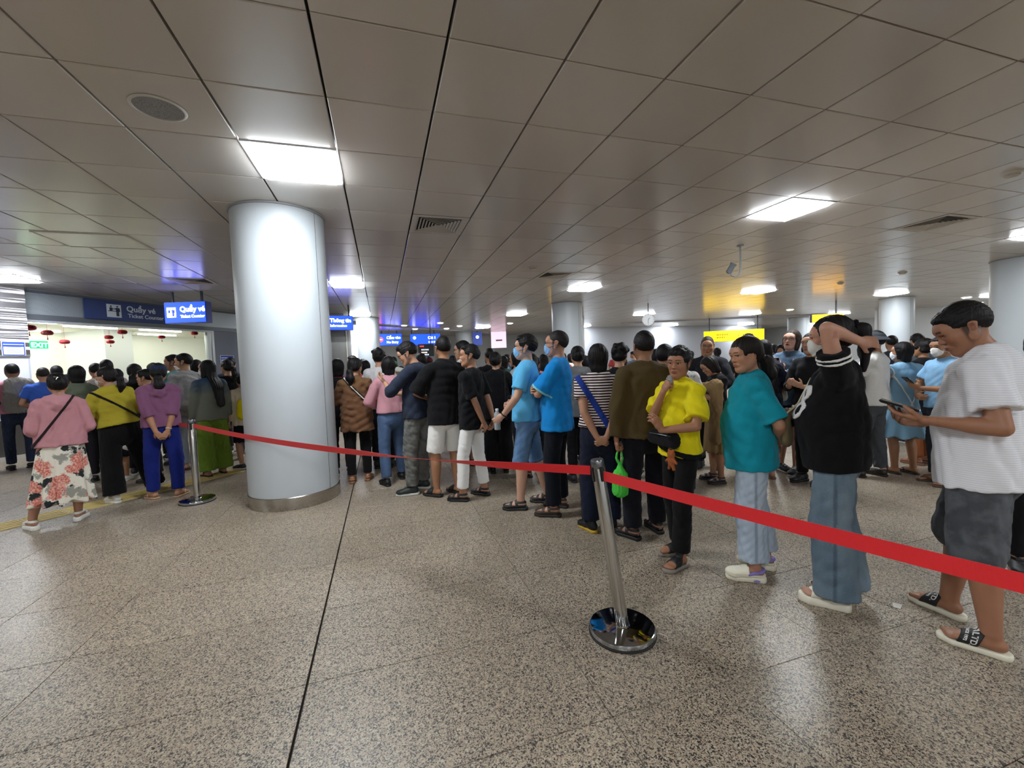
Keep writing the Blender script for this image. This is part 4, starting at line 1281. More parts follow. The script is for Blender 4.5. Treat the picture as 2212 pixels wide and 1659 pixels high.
t = thing('security_camera', 'grey security camera on a hooked ceiling bracket', 'camera', (5.30, 5.19, CEIL))
pm = plain('8d9093', .5)
MB().tube([(0, 0, 0), (0, 0, -.40), (-.012, .012, -.44), (-.05, .05, -.465), (-.085, .085, -.44), (-.09, .09, -.40)], .013, 10).build('bracket', pm, t, smooth=True)
MB().lathe([(.0001, 0), (.05, 0), (.05, -.012), (.0001, -.012)], 24).build('mount_plate', pm, t)
M_ = Matrix.Translation((-.09, .09, -.33)) @ Matrix.Rotation(R(25), 4, 'X') @ Matrix.Rotation(R(20), 4, 'Y')
MB().lathe([(.0001, -.08), (.034, -.08), (.042, -.06), (.042, .05), (.05, .06), (.05, .075), (.0001, .075)], 24, T=M_).build('camera_body', plain('6f7478', .4), t, smooth=True)
MB().lathe([(.0001, -.088), (.02, -.086), (.026, -.079)], 20, T=M_).build('lens', plain('141518', .1), t, smooth=True)

# round columns clad in two shells, steel plinth, ring at the ceiling
def col_mat():
    m, nt, b = new_mat('column_paint')
    b.inputs['Base Color'].default_value = (*lin('bcc3c8'), 1); b.inputs['Roughness'].default_value = .42; b.inputs['Specular IOR Level'].default_value = .4
    return m
CP = col_mat()
def steel(rough=.22, col_='b4b0aa', sc=(2, 2, 300)):
    m, nt, b = new_mat('brushed_steel'); L = nt.links.new
    b.inputs['Base Color'].default_value = (*lin(col_), 1); b.inputs['Metallic'].default_value = 1
    tc = node(nt, 'ShaderNodeTexCoord'); mp = node(nt, 'ShaderNodeMapping'); mp.inputs['Scale'].default_value = sc; L(tc.outputs['Object'], mp.inputs['Vector'])
    n = node(nt, 'ShaderNodeTexNoise'); n.inputs['Scale'].default_value = 1; n.inputs['Detail'].default_value = 4; L(mp.outputs[0], n.inputs['Vector'])
    r_ = node(nt, 'ShaderNodeMapRange'); r_.inputs['To Min'].default_value = rough*.6; r_.inputs['To Max'].default_value = rough*1.5; L(n.outputs[0], r_.inputs['Value']); L(r_.outputs[0], b.inputs['Roughness'])
    bp = node(nt, 'ShaderNodeBump'); bp.inputs['Strength'].default_value = .08; bp.inputs['Distance'].default_value = .001; L(n.outputs[0], bp.inputs['Height']); L(bp.outputs[0], b.inputs['Normal'])
    return m
ST = steel()
clab = {'main': 'wide pale grey round column with steel plinth beside the red belt', 'a': 'pale round column in the middle distance right of the blue-shirted men', 'b': 'distant pale round column behind the hanging clock',
        'c': 'pale round column on the far right behind the bucket hat', 'd': 'pale round column behind the head of the man with the phone', 'e': 'distant round column behind the information sign', 'f': 'narrow far-off column left of the blue-masked boy', 'g': 'farthest pale column at the back right of the hall'}
for k, (cx, cy) in COLS.items():
    r_ = .69*U if k not in ('b',) else .93*U
    t = thing('column', clab[k], 'column', (cx*U, cy*U, 0))
    base_a = -math.atan2(cx, cy)-math.pi/2
    seams = (base_a+R(48), base_a+R(48)+math.pi)
    for a in seams:
        g = .003/r_
        MB().lathe([(r_-.02, .13), (r_, .131), (r_, CEIL-.012), (r_-.02, CEIL-.01)], 48, a0=a+g, a1=a+math.pi-g).build('cladding_shell', CP, t, smooth=True)
    MB().lathe([(r_-.012, .1), (r_-.012, CEIL)], 64).build('core', plain('50555a', .8), t, smooth=True)
    MB().lathe([(r_-.01, 0), (r_+.006, 0), (r_+.008, .004), (r_+.008, .126), (r_+.003, .131), (r_-.01, .131)], 96).build('plinth', ST, t, smooth=True)
    MB().lathe([(r_-.01, CEIL-.02), (r_+.012, CEIL-.018), (r_+.016, CEIL-.002), (r_-.01, CEIL-.001)], 96).build('top_ring', plain('8f9294', .5), t, smooth=True)

# ------------------------------------------------------------------ walls
WH = plain('c9ccce', .6, bump=.1, bscale=4, name='far_wall_paint'); WG = plain('b3b7bf', .6, name='wall_grey')
def wall(name, x0, y0, x1, y1, z0_=0, z1_=CEIL+.05, mat=WH, th=.12, parent=None):
    a, b_ = V3(x0, y0), V3(x1, y1); c = (a+b_)/2; d = b_-a
    o = MB().box((c.x, c.y, (z0_+z1_)/2), (d.length, th, z1_-z0_), math.atan2(d.y, d.x)).build(name, mat, parent)
    if parent is None: tag(o, kind='structure')
    return o
wall('wall_back', -6, 38.6, 40, 38.6); wall('wall_right', 40, 38, 40, -12); wall('wall_front', 40, -12, -24, -12); wall('wall_far_left', -24, -12, -24, 24)
# cross walls seen between the columns, far side
wall('wall_far', 15.5, 31, 34, 31, mat=WG)
wall('wall_far_right', 31, 19.5, 40, 17.0, mat=WH)
wall('wall_lift', -3.2, 21.5, -1.6, 21.6, mat=plain('7d8187', .3, metal=.6))

# ticket office wall, runs diagonally on the left: P0 -> P1
P0 = V3(-9.5, 15.3); P1 = V3(-6.0, 20.7); wd = (P1-P0).normalized(); wn = Vector((wd.y, -wd.x, 0)); wang = math.atan2(wd.y, wd.x)
def WM(s_, z_, off=0.0): return P0+wd*s_+wn*off+Vector((0, 0, z_))
def wbox(mb, s0, s1, z0_, z1_, d0, d1, mi=0):
    c = WM((s0+s1)/2, (z0_+z1_)/2, (d0+d1)/2); return mb.box(c, (s1-s0, abs(d1-d0), z1_-z0_), wang, mi)
ribm, nt, b = new_mat('ribbed_panel'); b.inputs['Base Color'].default_value = (*lin('9fa7ad'), 1); b.inputs['Roughness'].default_value = .4; b.inputs['Metallic'].default_value = .4
wl = MB(); wbox(wl, -8, 8, 2.56, CEIL+.05, -.02, -.14); wl = wl.build('wall_left', ribm); tag(wl, kind='structure')
ribs = MB()
for k in range(0, 76): wbox(ribs, -.02+k*.0125, -.012+k*.0125, 2.60, 2.99, .0, -.03)
tag(ribs.build('panel_ribs', ribm, wl), kind='stuff')
tr = MB(); wbox(tr, -.1, 8, 2.50, 2.60, .02, -.14); tr = tr.build('trim_1', plain('5d6266', .4, metal=.5)); tag(tr, kind='structure')
tr = MB(); wbox(tr, -.1, 8, 3.0, 3.04, .03, -.06); tr = tr.build('trim_2', plain('565a62', .5)); tag(tr, kind='structure')
sp = MB(); wbox(sp, -8, 8, .08, .72, .0, -.14); sp = sp.build('wall_spandrel', steel(.3, '6e6c6a', (300, 300, 2))); tag(sp, kind='structure')
bb = MB(); wbox(bb, -8, 8, 0, .08, .012, -.14); bb = bb.build('baseboard_left', plain('bdbab2', .4)); tag(bb, kind='structure')
rw = MB(); wbox(rw, 3.62, 9, .08, 2.52, .0, -.14); rw = rw.build('wall_left_grey', plain('7c8190', .55)); tag(rw, kind='structure')
wf = MB()
for a in ((-.1, -.04, .72, 2.5), (3.44, 3.52, .72, 2.5), (3.56, 3.62, .72, 2.5)): wbox(wf, *a, .01, -.1)
wbox(wf, -.1, 3.6, .72, .76, .01, -.1); wbox(wf, -.1, 3.6, 2.46, 2.5, .01, -.1)
wn1 = wf.build('window_1', plain('a9afb2', .35, metal=.5)); tag(wn1, kind='structure')
gl = MB(); wbox(gl, -.04, 3.44, .76, 2.46, -.04, -.048)
glm, nt, b = new_mat('glass')
b.inputs['Roughness'].default_value = .02; b.inputs['Transmission Weight'].default_value = 1; b.inputs['IOR'].default_value = 1.08; b.inputs['Base Color'].default_value = (.97, 1, .99, 1)
gl = gl.build('glass_pane', glm, wn1)
# office behind the glass
OW = plain('e9ecdf', .6, name='office_wall'); OC = plain('eceade', .6, name='office_ceiling')
oo = MB(); wbox(oo, -4, 9, 0, 2.62, -3.3, -3.42); oo = oo.build('wall_office_back', OW); tag(oo, kind='structure')
oo = MB(); wbox(oo, -4, -3.9, 0, 2.62, -.14, -3.4); wbox(oo, 8.9, 9, 0, 2.62, -.14, -3.4); oo = oo.build('wall_office_side', OW); tag(oo, kind='structure')
oo = MB(); wbox(oo, -4, 9, 2.56, 2.62, -.14, -3.4); oo = oo.build('ceiling_office', OC); tag(oo, kind='structure')
oo = MB(); wbox(oo, -4, 9, .0, .006, -.14, -3.4); oo = oo.build('floor_office', plain('c8c4b8', .5)); tag(oo, kind='structure')
oo = MB(); wbox(oo, 2.3, 2.36, .0, 2.56, -1.9, -3.3); wbox(oo, 2.3, 2.9, .0, 2.56, -1.84, -1.9); oo = oo.build('wall_partition', plain('d9dedb', .5)); tag(oo, kind='structure')
OL = emit('fffdf2', OFFICE*3, 'office_lamp')
for s_, d_ in ((.0, -1.6), (.9, -2.6), (1.7, -1.2), (1.5, -2.8), (3.1, -1.1), (3.9, -2.4), (-1.6, -2.2), (.4, -.8), (5.5, -1.8)):
    t = thing('office_light', 'bright batten light on the office ceiling behind the glass', 'ceiling light', WM(s_, 2.556, d_), wang, group='office ceiling battens')
    MB().box((0, 0, -.02), (.95, .1, .035)).build('tube', OL, t); MB().box((0, 0, -.002), (1.0, .16, .01)).build('tray', FR, t)
dd = MB(); wbox(dd, .55, .62, 0, 2.0, -3.22, -3.32); wbox(dd, -.9, -.83, 0, 2.0, -3.22, -3.32); wbox(dd, -.9, .62, 2.0, 2.06, -3.22, -3.32)
dr = dd.build('door_1', plain('b9bfbc', .4)); tag(dr, kind='structure')
dd = MB(); wbox(dd, -.83, .5, 0, 1.95, -3.25, -3.29); dd.build('door_leaf', plain('d3dcd6', .4), dr)
dd = MB(); dd.tube([WM(.42, .9, -3.22), WM(.42, .9, -3.17), WM(.42, 1.2, -3.17), WM(.42, 1.2, -3.22)], .012).build('door_handle', ST, dr)

def lantern(s_, z_, d_, sc, lab):
    t = thing('lantern', lab, 'lantern', WM(s_, z_, d_), 0, group='red paper lanterns in the ticket office')
    rm = plain('c4122c', .6, name='lantern_paper')
    prof = [(.0001, .055*sc)]+[(sc*(.03+.075*math.sin(math.pi*(k+.5)/9)**.7), sc*.055*math.cos(math.pi*(k+.5)/9)) for k in range(9)]+[(.0001, -.055*sc)]
    MB().lathe(prof, 18).build('paper_body', rm, t, smooth=False)
    MB().lathe([(.0001, .06*sc), (.03*sc, .06*sc), (.03*sc, .045*sc)], 12).build('top_cap', plain('c9a13a', .4), t)
    MB().tube([(0, 0, .06*sc), (0, 0, 2.556-z_)], .002, 5).build('string', plain('c4122c', .7), t)
    MB().tube([(0, 0, -.05*sc), (0, 0, -.10*sc), (0, 0, -.16*sc)], [.003, .004, .012], 8).build('tassel', plain('b3201f', .7), t)
for k, a in enumerate([(.21, 2.37, -.25, .95, 'first red paper lantern at the left end behind the glass'), (.51, 2.30, -.35, .85, 'second red lantern from the left above the green exit sign'), (1.05, 2.17, -.9, .8, 'small red lantern left of centre hanging low in the office'),
                       (1.74, 2.38, -.3, .85, 'upper of the two overlapping red lanterns in mid office'), (1.60, 2.27, -.5, .75, 'lower of the two overlapping red lanterns in mid office'), (1.80, 2.19, -.8, .7, 'low red lantern right of the overlapping pair'),
                       (2.55, 2.31, -.3, .7, 'red lantern behind the lit ticket counter sign lower edge'), (3.27, 2.43, -.2, .75, 'last red lantern at the right end of the glass')]): lantern(*a)

MF = plain('e9eef2', .5, name='sign_white')
def frame_matrix(origin, xdir, up=(0, 0, 1)):
    x = Vector(xdir).normalized(); z = Vector(up); n = x.cross(z).normalized(); u2 = n.cross(x) if False else z
    return Matrix(((x.x, z.x, n.x, origin[0]), (x.y, z.y, n.y, origin[1]), (x.z, z.z, n.z, origin[2]), (0, 0, 0, 1)))

# exit sign in the office
t = thing('exit_sign', 'glowing green exit sign over the office door behind the glass', 'sign', WM(.34, 2.06, -.3), wang)
MB().box((0, 0, 0), (.27, .04, .14)).build('housing', emit('10c870', .9), t, bevel=.004)
textmesh('lettering', 'EXIT', .12, emit('ffffff', 3.0), t, Matrix.Translation((-.115, -.022, -.045)) @ Matrix.Rotation(R(90), 4, 'X'), bold=.002)

# fascia sign: dark blue with pictogram and lettering
def pictogram(parent, M, k=1.0, mat=None, plate=None):
    MB().box((0, 0, 0), (.24*k, .006, .25*k), M=None).build('pictogram_plate', plate or MF, parent).matrix_local = M
    g = MB(); dk = mat or plain('1b2742', .5)
    def disc(x, z, r): g.add([(x+r*math.cos(a*math.pi/8), -.006, z+r*math.sin(a*math.pi/8)) for a in range(16)], [tuple(range(16))])
    def bx(x0, x1, z0_, z1_): g.box(((x0+x1)/2, -.006, (z0_+z1_)/2), (x1-x0, .004, z1_-z0_))
    disc(-.05*k, .085*k, .015*k); disc(.055*k, .085*k, .016*k)
    bx(-.075*k, -.028*k, .0*k, .062*k); bx(-.03*k, .0, .03*k, .045*k); bx(.03*k, .082*k, -.015*k, .062*k); bx(.034*k, .054*k, -.10*k, -.015*k); bx(.058*k, .078*k, -.10*k, -.015*k)
    bx(-.10*k, .10*k, -.012*k, .0); bx(.006*k, .03*k, .03*k, .05*k); bx(.082*k, .095*k, .0, .055*k)
    g.build('pictogram', dk, parent).matrix_local = M
t = thing('wall_sign', 'dark blue ticket counter fascia sign reading Quầy vé Ticket Counter above the glass', 'sign', WM(0, 0, .03), wang)
sb = MB().box((1.75, 0, 2.79), (1.68, .05, .41)).build('panel', plain('263a70', .45, name='sign_blue_unlit'), t, bevel=.01)
pictogram(t, Matrix.Translation((1.40, -.03, 2.785)), 1.08, plate=plain('c9d4de', .5))
lt = plain('c3cedb', .5, name='letter_grey')
TR = Matrix.Rotation(R(90), 4, 'X')
textmesh('lettering', 'Quầy vé', .165, lt, t, Matrix.Translation((1.63, -.03, 2.80)) @ TR, bold=.004)
textmesh('lettering', 'Ticket Counter', .115, lt, t, Matrix.Translation((1.65, -.03, 2.67)) @ TR, bold=.002)

def hang_sign(name, lab, a, b_, z0_, z1_, depth, faces, posts, glow='1236d8', gs=1.6, th=.12):
    """box sign hung from the ceiling between world points a and b (seen face: from a to b)"""
    a = Vector((*a, 0)); b_ = Vector((*b_, 0)); d = (b_-a); Ls = d.length; ang = math.atan2(d.y, d.x)
    t = thing(name, lab, 'sign', ((a.x+b_.x)/2, (a.y+b_.y)/2, z0_), ang)
    h = z1_-z0_
    MB().box((0, th/2+.004, h/2), (Ls+.012, th, h+.012)).build('housing', plain('1d2b66', .35, metal=.2, name='sign_case'), t, bevel=.004)
    MB().box((0, -.002, h/2), (Ls-.01, .01, h-.01)).build('lit_face', emit(glow, gs, 'sign_face'), t)
    for x in posts:
        MB().box((x*Ls, th/2, h+(CEIL-z1_)/2), (.035, .035, CEIL-z1_)).build('hanger', plain('20262f', .5), t)
    for kind, s_, size, x, z, bold in faces:
        if kind == 'icon': pictogram(t, Matrix.Translation((x, -.012, z)) @ Matrix.Diagonal((size, 1, size*1.05, 1)), 1.0, plate=emit('ffffff', 1.6), mat=emit(glow, gs*.6, 'icon_ink'))
        elif kind == 'ring':
            m = MB(); m.add([(size*math.cos(q*math.pi/12), 0, size*math.sin(q*math.pi/12)) for q in range(24)], [tuple(range(24))]); m.build('pictogram', emit(s_, 1.8), t).matrix_local = Matrix.Translation((x, -.010, z))
            MB().box((x, -.014, z), (size*1.2, .004, size*.35)).build('pictogram_bar', emit('ffffff', 1.8), t)
        elif kind == 'bars':     # a line of print too far off to read
            g = MB(); k_ = int(size/.07)
            for q in range(k_): g.box((x-size/2+(q+.5)*size/k_, -.0095, z), (size/k_*.55, .003, .07 if q % 3 else .085))
            g.build('print_line', emit(s_, 1.0 if s_ == 'ffffff' else .15), t)
        else: textmesh('lettering', s_, size, emit('ffffff', 1.6), t, Matrix.Translation((x, -.009, z)) @ TR, bold=bold)
    return t
hang_sign('hanging_sign', 'lit bright blue hanging box sign with Quầy vé in front of the fascia', (-4.09, 10.17), (-3.30, 9.91), 2.43, 2.84, .12,
          [('icon', '', .75, -.27, .21, 0), ('t', 'Quầy vé', .145, -.10, .22, .005), ('t', 'Ticket Counter', .078, -.095, .10, .003)], (-.36, .36), th=.16)
hang_sign('hanging_sign', 'lit blue hanging sign reading Thông tin Information beside the big column', (-1.38, 11.78), (-.66, 11.87), 2.40, 2.76, .12,
          [('t', 'Thông tin', .13, -.19, .20, .005), ('t', 'Information', .085, -.19, .08, .003)], (.38,), th=.22)
hang_sign('hanging_sign', 'lit blue sign reading Cấm vào No Entry hung in the far hall', (-.15, 20.62), (.98, 20.60), 2.38, 2.92, .12,
          [('ring', 'e03040', .12, -.40, .27, 0), ('t', 'Cấm vào', .17, -.13, .30, .006), ('t', 'No Entry', .14, -.13, .10, .004)], (-.3, .3))
hang_sign('hanging_sign', 'wide lit blue direction sign beside the no entry sign', (1.36, 20.58), (2.75, 20.45), 2.36, 2.88, .12,
          [('t', 'Chi 1', .17, .12, .28, .006), ('bars', 'ffffff', .42, .34, .13, 0), ('ring', 'ffffff', .07, -.5, .34, 0)], (-.45, .3))
hang_sign('hanging_sign', 'narrow dark blue upright sign left of the far pink poster', (4.56, 21.45), (5.02, 21.36), 2.32, 2.98, .1,
          [('ring', 'dfe6ff', .08, 0, .42, 0)], (0,), glow='1a2f7a', gs=.5)
hang_sign('hanging_sign', 'wide glowing yellow direction sign hung above the far crowd', (14.15, 15.95), (16.15, 14.55), 1.98, 2.46, .1,
          [('bars', '5c4c0c', .5, -.45, .30, 0), ('bars', '5c4c0c', .36, -.52, .18, 0), ('t', '↑', .2, .10, .17, .0), ('bars', '5c4c0c', .45, .58, .26, 0)], (-.4, .4), glow='ffd000', gs=1.3)
hang_sign('hanging_sign', 'small glowing yellow sign seen past the middle column', (5.95, 14.3), (6.23, 14.22), 1.96, 2.42, .1, [], (0,), glow='ffc800', gs=1.2)
hang_sign('hanging_sign', 'orange yellow sign partly hidden left of the far right column', (21.5*U, 16.5*U), (22.9*U, 15.9*U), 2.35, 2.62, .1, [], (.3,), glow='ffb818', gs=1.1)
for o in COL.objects:
    if o.name.startswith('lettering') and o.parent and 'yellow' in str(o.parent.get('label', '')):
        o.data.materials[0] = plain('6b5a10', .5)
# pink-white lit poster, departures board, small dark sign
t = thing('advert_lightbox', 'pale pink lit poster box on the far wall', 'poster', (6.2, 22.4, 2.2), R(-15))
MB().box((0, 0, .45), (.9, .08, 1.0)).build('frame', plain('8c8f94', .4), t, bevel=.005); MB().box((0, -.045, .45), (.82, .01, .92)).build('poster_face', emit('e9c9dc', .5), t)
MB().box((.02, -.052, .4), (.35, .004, .08)).build('printed_shape', plain('8a5a7a', .5), t)
t = thing('display_board', 'small black display board with red and white text over the far crowd', 'display', (1.75, 17.4, 1.8), R(-5))
MB().box((0, 0, .2), (.62, .07, .5)).build('case', plain('15161a', .3), t, bevel=.004)
for q, (col_, wq, zq) in enumerate((('ff4030', .2, .36), ('bcd8ff', .34, .22), ('ffe0c0', .26, .11), ('bcd8ff', .3, .02))):
    g = MB()
    for u_ in range(int(wq/.06)): g.box((-.22+u_*.06+(.06 if q else 0), -.038, zq), (.038, .003, .05))
    g.build('print_line', emit(col_, 1.0), t)
MB().box((.2, .0, .9), (.03, .03, 1.0)).build('hanger', plain('20262f', .5), t)
# clock
t = thing('wall_clock', 'round white clock hung from the ceiling above the queue', 'clock', (7.94, 11.29, 2.55), -math.atan2(7.94, 11.29))
Mx = Matrix.Rotation(R(90), 4, 'X')
MB().lathe([(.0001, -.05), (.185, -.05), (.19, -.04), (.19, .045), (.182, .05), (.178, .042)], 48, T=Mx).build('case', plain('b9bcc0', .3, metal=.5), t, smooth=True)
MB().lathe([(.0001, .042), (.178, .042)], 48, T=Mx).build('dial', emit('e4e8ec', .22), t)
hd = MB()
hd.box((.02, -.046, .028), (.075, .004, .012), M=Matrix.Rotation(R(-55), 4, 'Y')).build('hour_hand', plain('17191c', .5), t)
MB().box((0, -.048, -.06), (.009, .004, .13)).build('minute_hand', plain('17191c', .5), t)
for q in range(12):
    a = q*math.pi/6; MB().box((.155*math.sin(a), -.045, .155*math.cos(a)), (.008, .003, .024 if q % 3 == 0 else .014), M=Matrix.Rotation(a, 4, 'Y')).build('hour_mark', plain('17191c', .5), t)
MB().tube([(0, 0, .18), (0, 0, CEIL-2.55)], .012, 8).build('hanger', plain('50555a', .5), t)
# glass lift lobby with bright white mullion, left behind the column; lit strips
t = thing('lift_lobby', 'steel and glass lift front lit from inside beyond the big column', 'lift', V3(-2.6, 19.6), R(4))
MB().box((.98, 0, 1.3), (.16, .1, 2.6)).build('lit_mullion', emit('f2f4ff', 1.1), t)
MB().box((-.1, .3, 1.3), (2.0, .05, 2.6)).build('door_panel', plain('8e8f8c', .25, metal=.7), t)
for q in range(5): MB().box((-.9+q*.42, .26, 1.3), (.03, .04, 2.6)).build('door_rail', plain('c0bfae', .3, metal=.6), t)
MB().box((-.1, .2, 2.66), (2.3, .3, .14)).build('header', plain('6a6e74', .4), t)
# beam where the far hall ceiling steps
for nm, a, b_ in (('trim_3', (-.5, 26.9), (9.5, 35.5)), ('trim_4', (17, 27.5), (30, 22.0))):
    o = wall(nm, a[0], a[1], b_[0], b_[1], CEIL-.05, CEIL, WG, .05)
# round downlights of the far hall
for x, y in ((1.5, 27.8), (3.6, 26.4), (5.2, 28.6), (4.6, 30.6), (8.3, 27), (2.4, 30.6), (16, 33), (24.0, 19.8), (28.2, 16.6), (30.1, 14.6), (33, 19), (35, 16.4)):
    t = thing('downlight', 'small round downlight in the far hall ceiling', 'ceiling light', (x*U, y*U, CEIL-.004), group='round downlights far off')
    MB().lathe([(.0001, -.02), (.10, -.018), (.11, .0)], 16).build('lens', emit('fffdf5', 9.0), t); MB().lathe([(.10, -.022), (.13, -.02), (.135, .0)], 16).build('rim', FR, t)

# wavy stainless wall at the left edge, with notices
wm, nt, b = new_mat('wavy_steel'); L_ = nt.links.new
b.inputs['Base Color'].default_value = (*lin('b9b8bd'), 1); b.inputs['Metallic'].default_value = .9; b.inputs['Roughness'].default_value = .16
tc = node(nt, 'ShaderNodeTexCoord'); mp = node(nt, 'ShaderNodeMapping'); mp.inputs['Scale'].default_value = (.15, .15, 3.2); L_(tc.outputs['Object'], mp.inputs['Vector'])
n = node(nt, 'ShaderNodeTexNoise'); n.inputs['Scale'].default_value = 1.6; n.inputs['Detail'].default_value = 2; L_(mp.outputs[0], n.inputs['Vector'])
bp = node(nt, 'ShaderNodeBump'); bp.inputs['Strength'].default_value = 1; bp.inputs['Distance'].default_value = .05; L_(n.outputs[0], bp.inputs['Height']); L_(bp.outputs[0], b.inputs['Normal'])
wv = MB(); wbox(wv, -4.2, .0, 1.82, CEIL, .16, .0); wv = wv.build('wall_left_steel', wm); tag(wv, kind='structure')
wv = MB(); wbox(wv, -4.2, .0, .72, 1.82, .14, .02); wv = wv.build('wall_left_board', plain('cfd6e6', .5)); tag(wv, kind='structure')
PW = plain('e6ebf6', .7, name='paper'); PB = plain('2f4fb4', .6, name='blue_print')
def paper(s0, s1, z0_, z1_, lab, off=.148, blue=False):
    t = thing('paper_notice', lab, 'notice', WM((s0+s1)/2, (z0_+z1_)/2, off), wang)
    w_, h_ = s1-s0, z1_-z0_
    MB().box((0, 0, 0), (w_, .003, h_)).build('sheet', PW, t)
    if blue:
        f = MB()
        f.box((0, -.003, h_*.40), (w_*.9, .003, h_*.14)); f.box((0, -.003, -h_*.46), (w_*.9, .003, .012)); f.box((-w_*.445, -.003, 0), (.012, .003, h_*.9)); f.box((w_*.445, -.003, 0), (.012, .003, h_*.9)); f.box((0, -.003, h_*.20), (w_*.9, .003, .03))
        f.build('blue_frame', PB, t)
        ln = MB()
        for q in range(5): ln.box((0, -.003, h_*.1-q*h_*.1), (w_*.6, .002, .006))
        ln.build('printed_lines', plain('9aa2b8', .6), t)
paper(-.36, -.06, 1.84, 2.08, 'white notice with a blue frame on the steel wall at the left edge', off=.168, blue=True)
paper(-.9, -.03, 1.38, 1.78, 'large plain white sheet taped below the blue-framed notice'); paper(-.95, -.06, .95, 1.36, 'lower white sheet on the board beside the pink-shirted man')
paper(-1.9, -1.02, 1.3, 1.78, 'white sheet taped at the very left of the board')
paper(3.75, 4.15, 1.55, 1.86, 'small notice with blue heading on the grey wall right of the glass', off=.012, blue=True)
paper(.02, .30, .95, 1.35, 'pale sheet stuck low on the glass beside the blue-shirted man', off=.0)

# ------------------------------------------------------------------ belt posts and red belts
def post(name_label, x, y, lean=(0, 0)):
    t = thing('belt_post', name_label, 'barrier post', (x*U, y*U, 0))
    sm_ = plain('b9b6b0', .14, metal=1, name='polished_tube'); dk = plain('111214', .45, name='belt_head_black')
    MB().lathe([(.0001, 0), (.158, 0), (.165, .004), (.167, .012), (.167, .027), (.1645, .033), (.158, .0355), (.0001, .0365)], 72).build('base', plain('b9bcc0', .06, metal=1, name='chrome'), t, smooth=True)
    MB().lathe([(.171, .0005), (.1715, .006), (.168, .010)], 64).build('floor_ring', plain('1a1a1a', .7), t, smooth=True)
    MB().lathe([(.0315, .036), (.0335, .037), (.0335, .9), (.0315, .905)], 40).build('tube', sm_, t, smooth=True)
    MB().lathe([(.038, .036), (.038, .040), (.0345, .043), (.034, .048)], 40).build('collar', sm_, t, smooth=True)
    MB().lathe([(.0335, .866), (.0343, .868), (.0343, .904), (.031, .910), (.0001, .912)], 40).build('cap', plain('7c7e81', .25, metal=.9), t, smooth=True)
    hb = MB()
    TL = Matrix.Translation((0, 0, .055)) @ Matrix.Rotation(lean[0], 4, Vector((math.sin(.5), math.cos(.5), 0))) @ Matrix.Translation((0, 0, -.055))
    for a in (0, math.pi/2, math.pi, -math.pi/2): hb.box((.034*math.cos(a), .034*math.sin(a), .838), (.008, .022, .075), a)
    hb.build('belt_slots', dk, t, bevel=.003)
    for c_ in t.children:
        if c_.name.split('.')[0] in ('tube', 'collar', 'cap', 'belt_slots'): c_.matrix_local = TL
    return t
PA = (1.74, 2.90); PB_ = (-3.13, 8.43)
post('near chrome belt post with a wide round base in the foreground', *PA, lean=(-.125, .0))
post('chrome belt post at the left beside the woman in blue trousers', *PB_)
def belt(name_label, p, q, sag, twist, z0_=.845, z1_=.845, wdt=.047, n=48, group=None):
    a = Vector((p[0]*U, p[1]*U, z0_)); b_ = Vector((q[0]*U, q[1]*U, z1_))
    d = (b_-a); h = Vector((d.x, d.y, 0)).normalized(); side = Vector((-h.y, h.x, 0))
    a = a+h*.04; b_ = b_-h*.04
    vs, fs = [], []
    for i in range(n+1):
        t_ = i/n; c = a.lerp(b_, t_); c.z -= sag*4*t_*(1-t_)
        th_ = twist(t_); w_ = Vector((0, 0, 1))*math.cos(th_)+side*math.sin(th_)
        nn = side*math.cos(th_)-Vector((0, 0, 1))*math.sin(th_)
        for sg, o_ in ((1, 1), (-1, 1), (-1, -1), (1, -1)): vs.append(c+w_*(wdt/2*sg)+nn*(.0006*o_))
    for i in range(n):
        for j in range(4): fs.append((i*4+j, i*4+(j+1) % 4, i*4+4+(j+1) % 4, i*4+4+j))
    fs += [(0, 3, 2, 1), (n*4, n*4+1, n*4+2, n*4+3)]
    m, nt, b = new_mat('red_webbing'); b.inputs['Base Color'].default_value = (*lin('dc1820'), 1); b.inputs['Roughness'].default_value = .6; b.inputs['Sheen Weight'].default_value = .2
    tc = node(nt, 'ShaderNodeTexCoord'); wv_ = node(nt, 'ShaderNodeTexWave'); wv_.inputs['Scale'].default_value = 250; nt.links.new(tc.outputs['Object'], wv_.inputs['Vector'])
    bp = node(nt, 'ShaderNodeBump'); bp.inputs['Strength'].default_value = .2; bp.inputs['Distance'].default_value = .001; nt.links.new(wv_.outputs[0], bp.inputs['Height']); nt.links.new(bp.outputs[0], b.inputs['Normal'])
    o = MB().add(vs, fs).build('red_belt', m, None); tag(o, name_label, 'barrier belt', group)
    return o
def tw1(t_): return 1.12*math.exp(-((t_-.22)/.10)**2)*1.0
PA = (PA[0]-.15, PA[1]+.06)
belt('long sagging red belt between the two chrome posts, twisted near the right end', PA, PB_, .066, lambda t_: 1.25*math.exp(-((t_-.26)/.13)**2))
belt('broad red belt from the near post to the right edge in front of the queue', PA, (2.79, -.63), .012, lambda t_: .06*math.sin(t_*3), z0_=.828, z1_=.86, wdt=.05)
belt('short red belt leaving the left post behind the woman in blue trousers', PB_, (-5.2, 11.2), .03, lambda t_: .1)

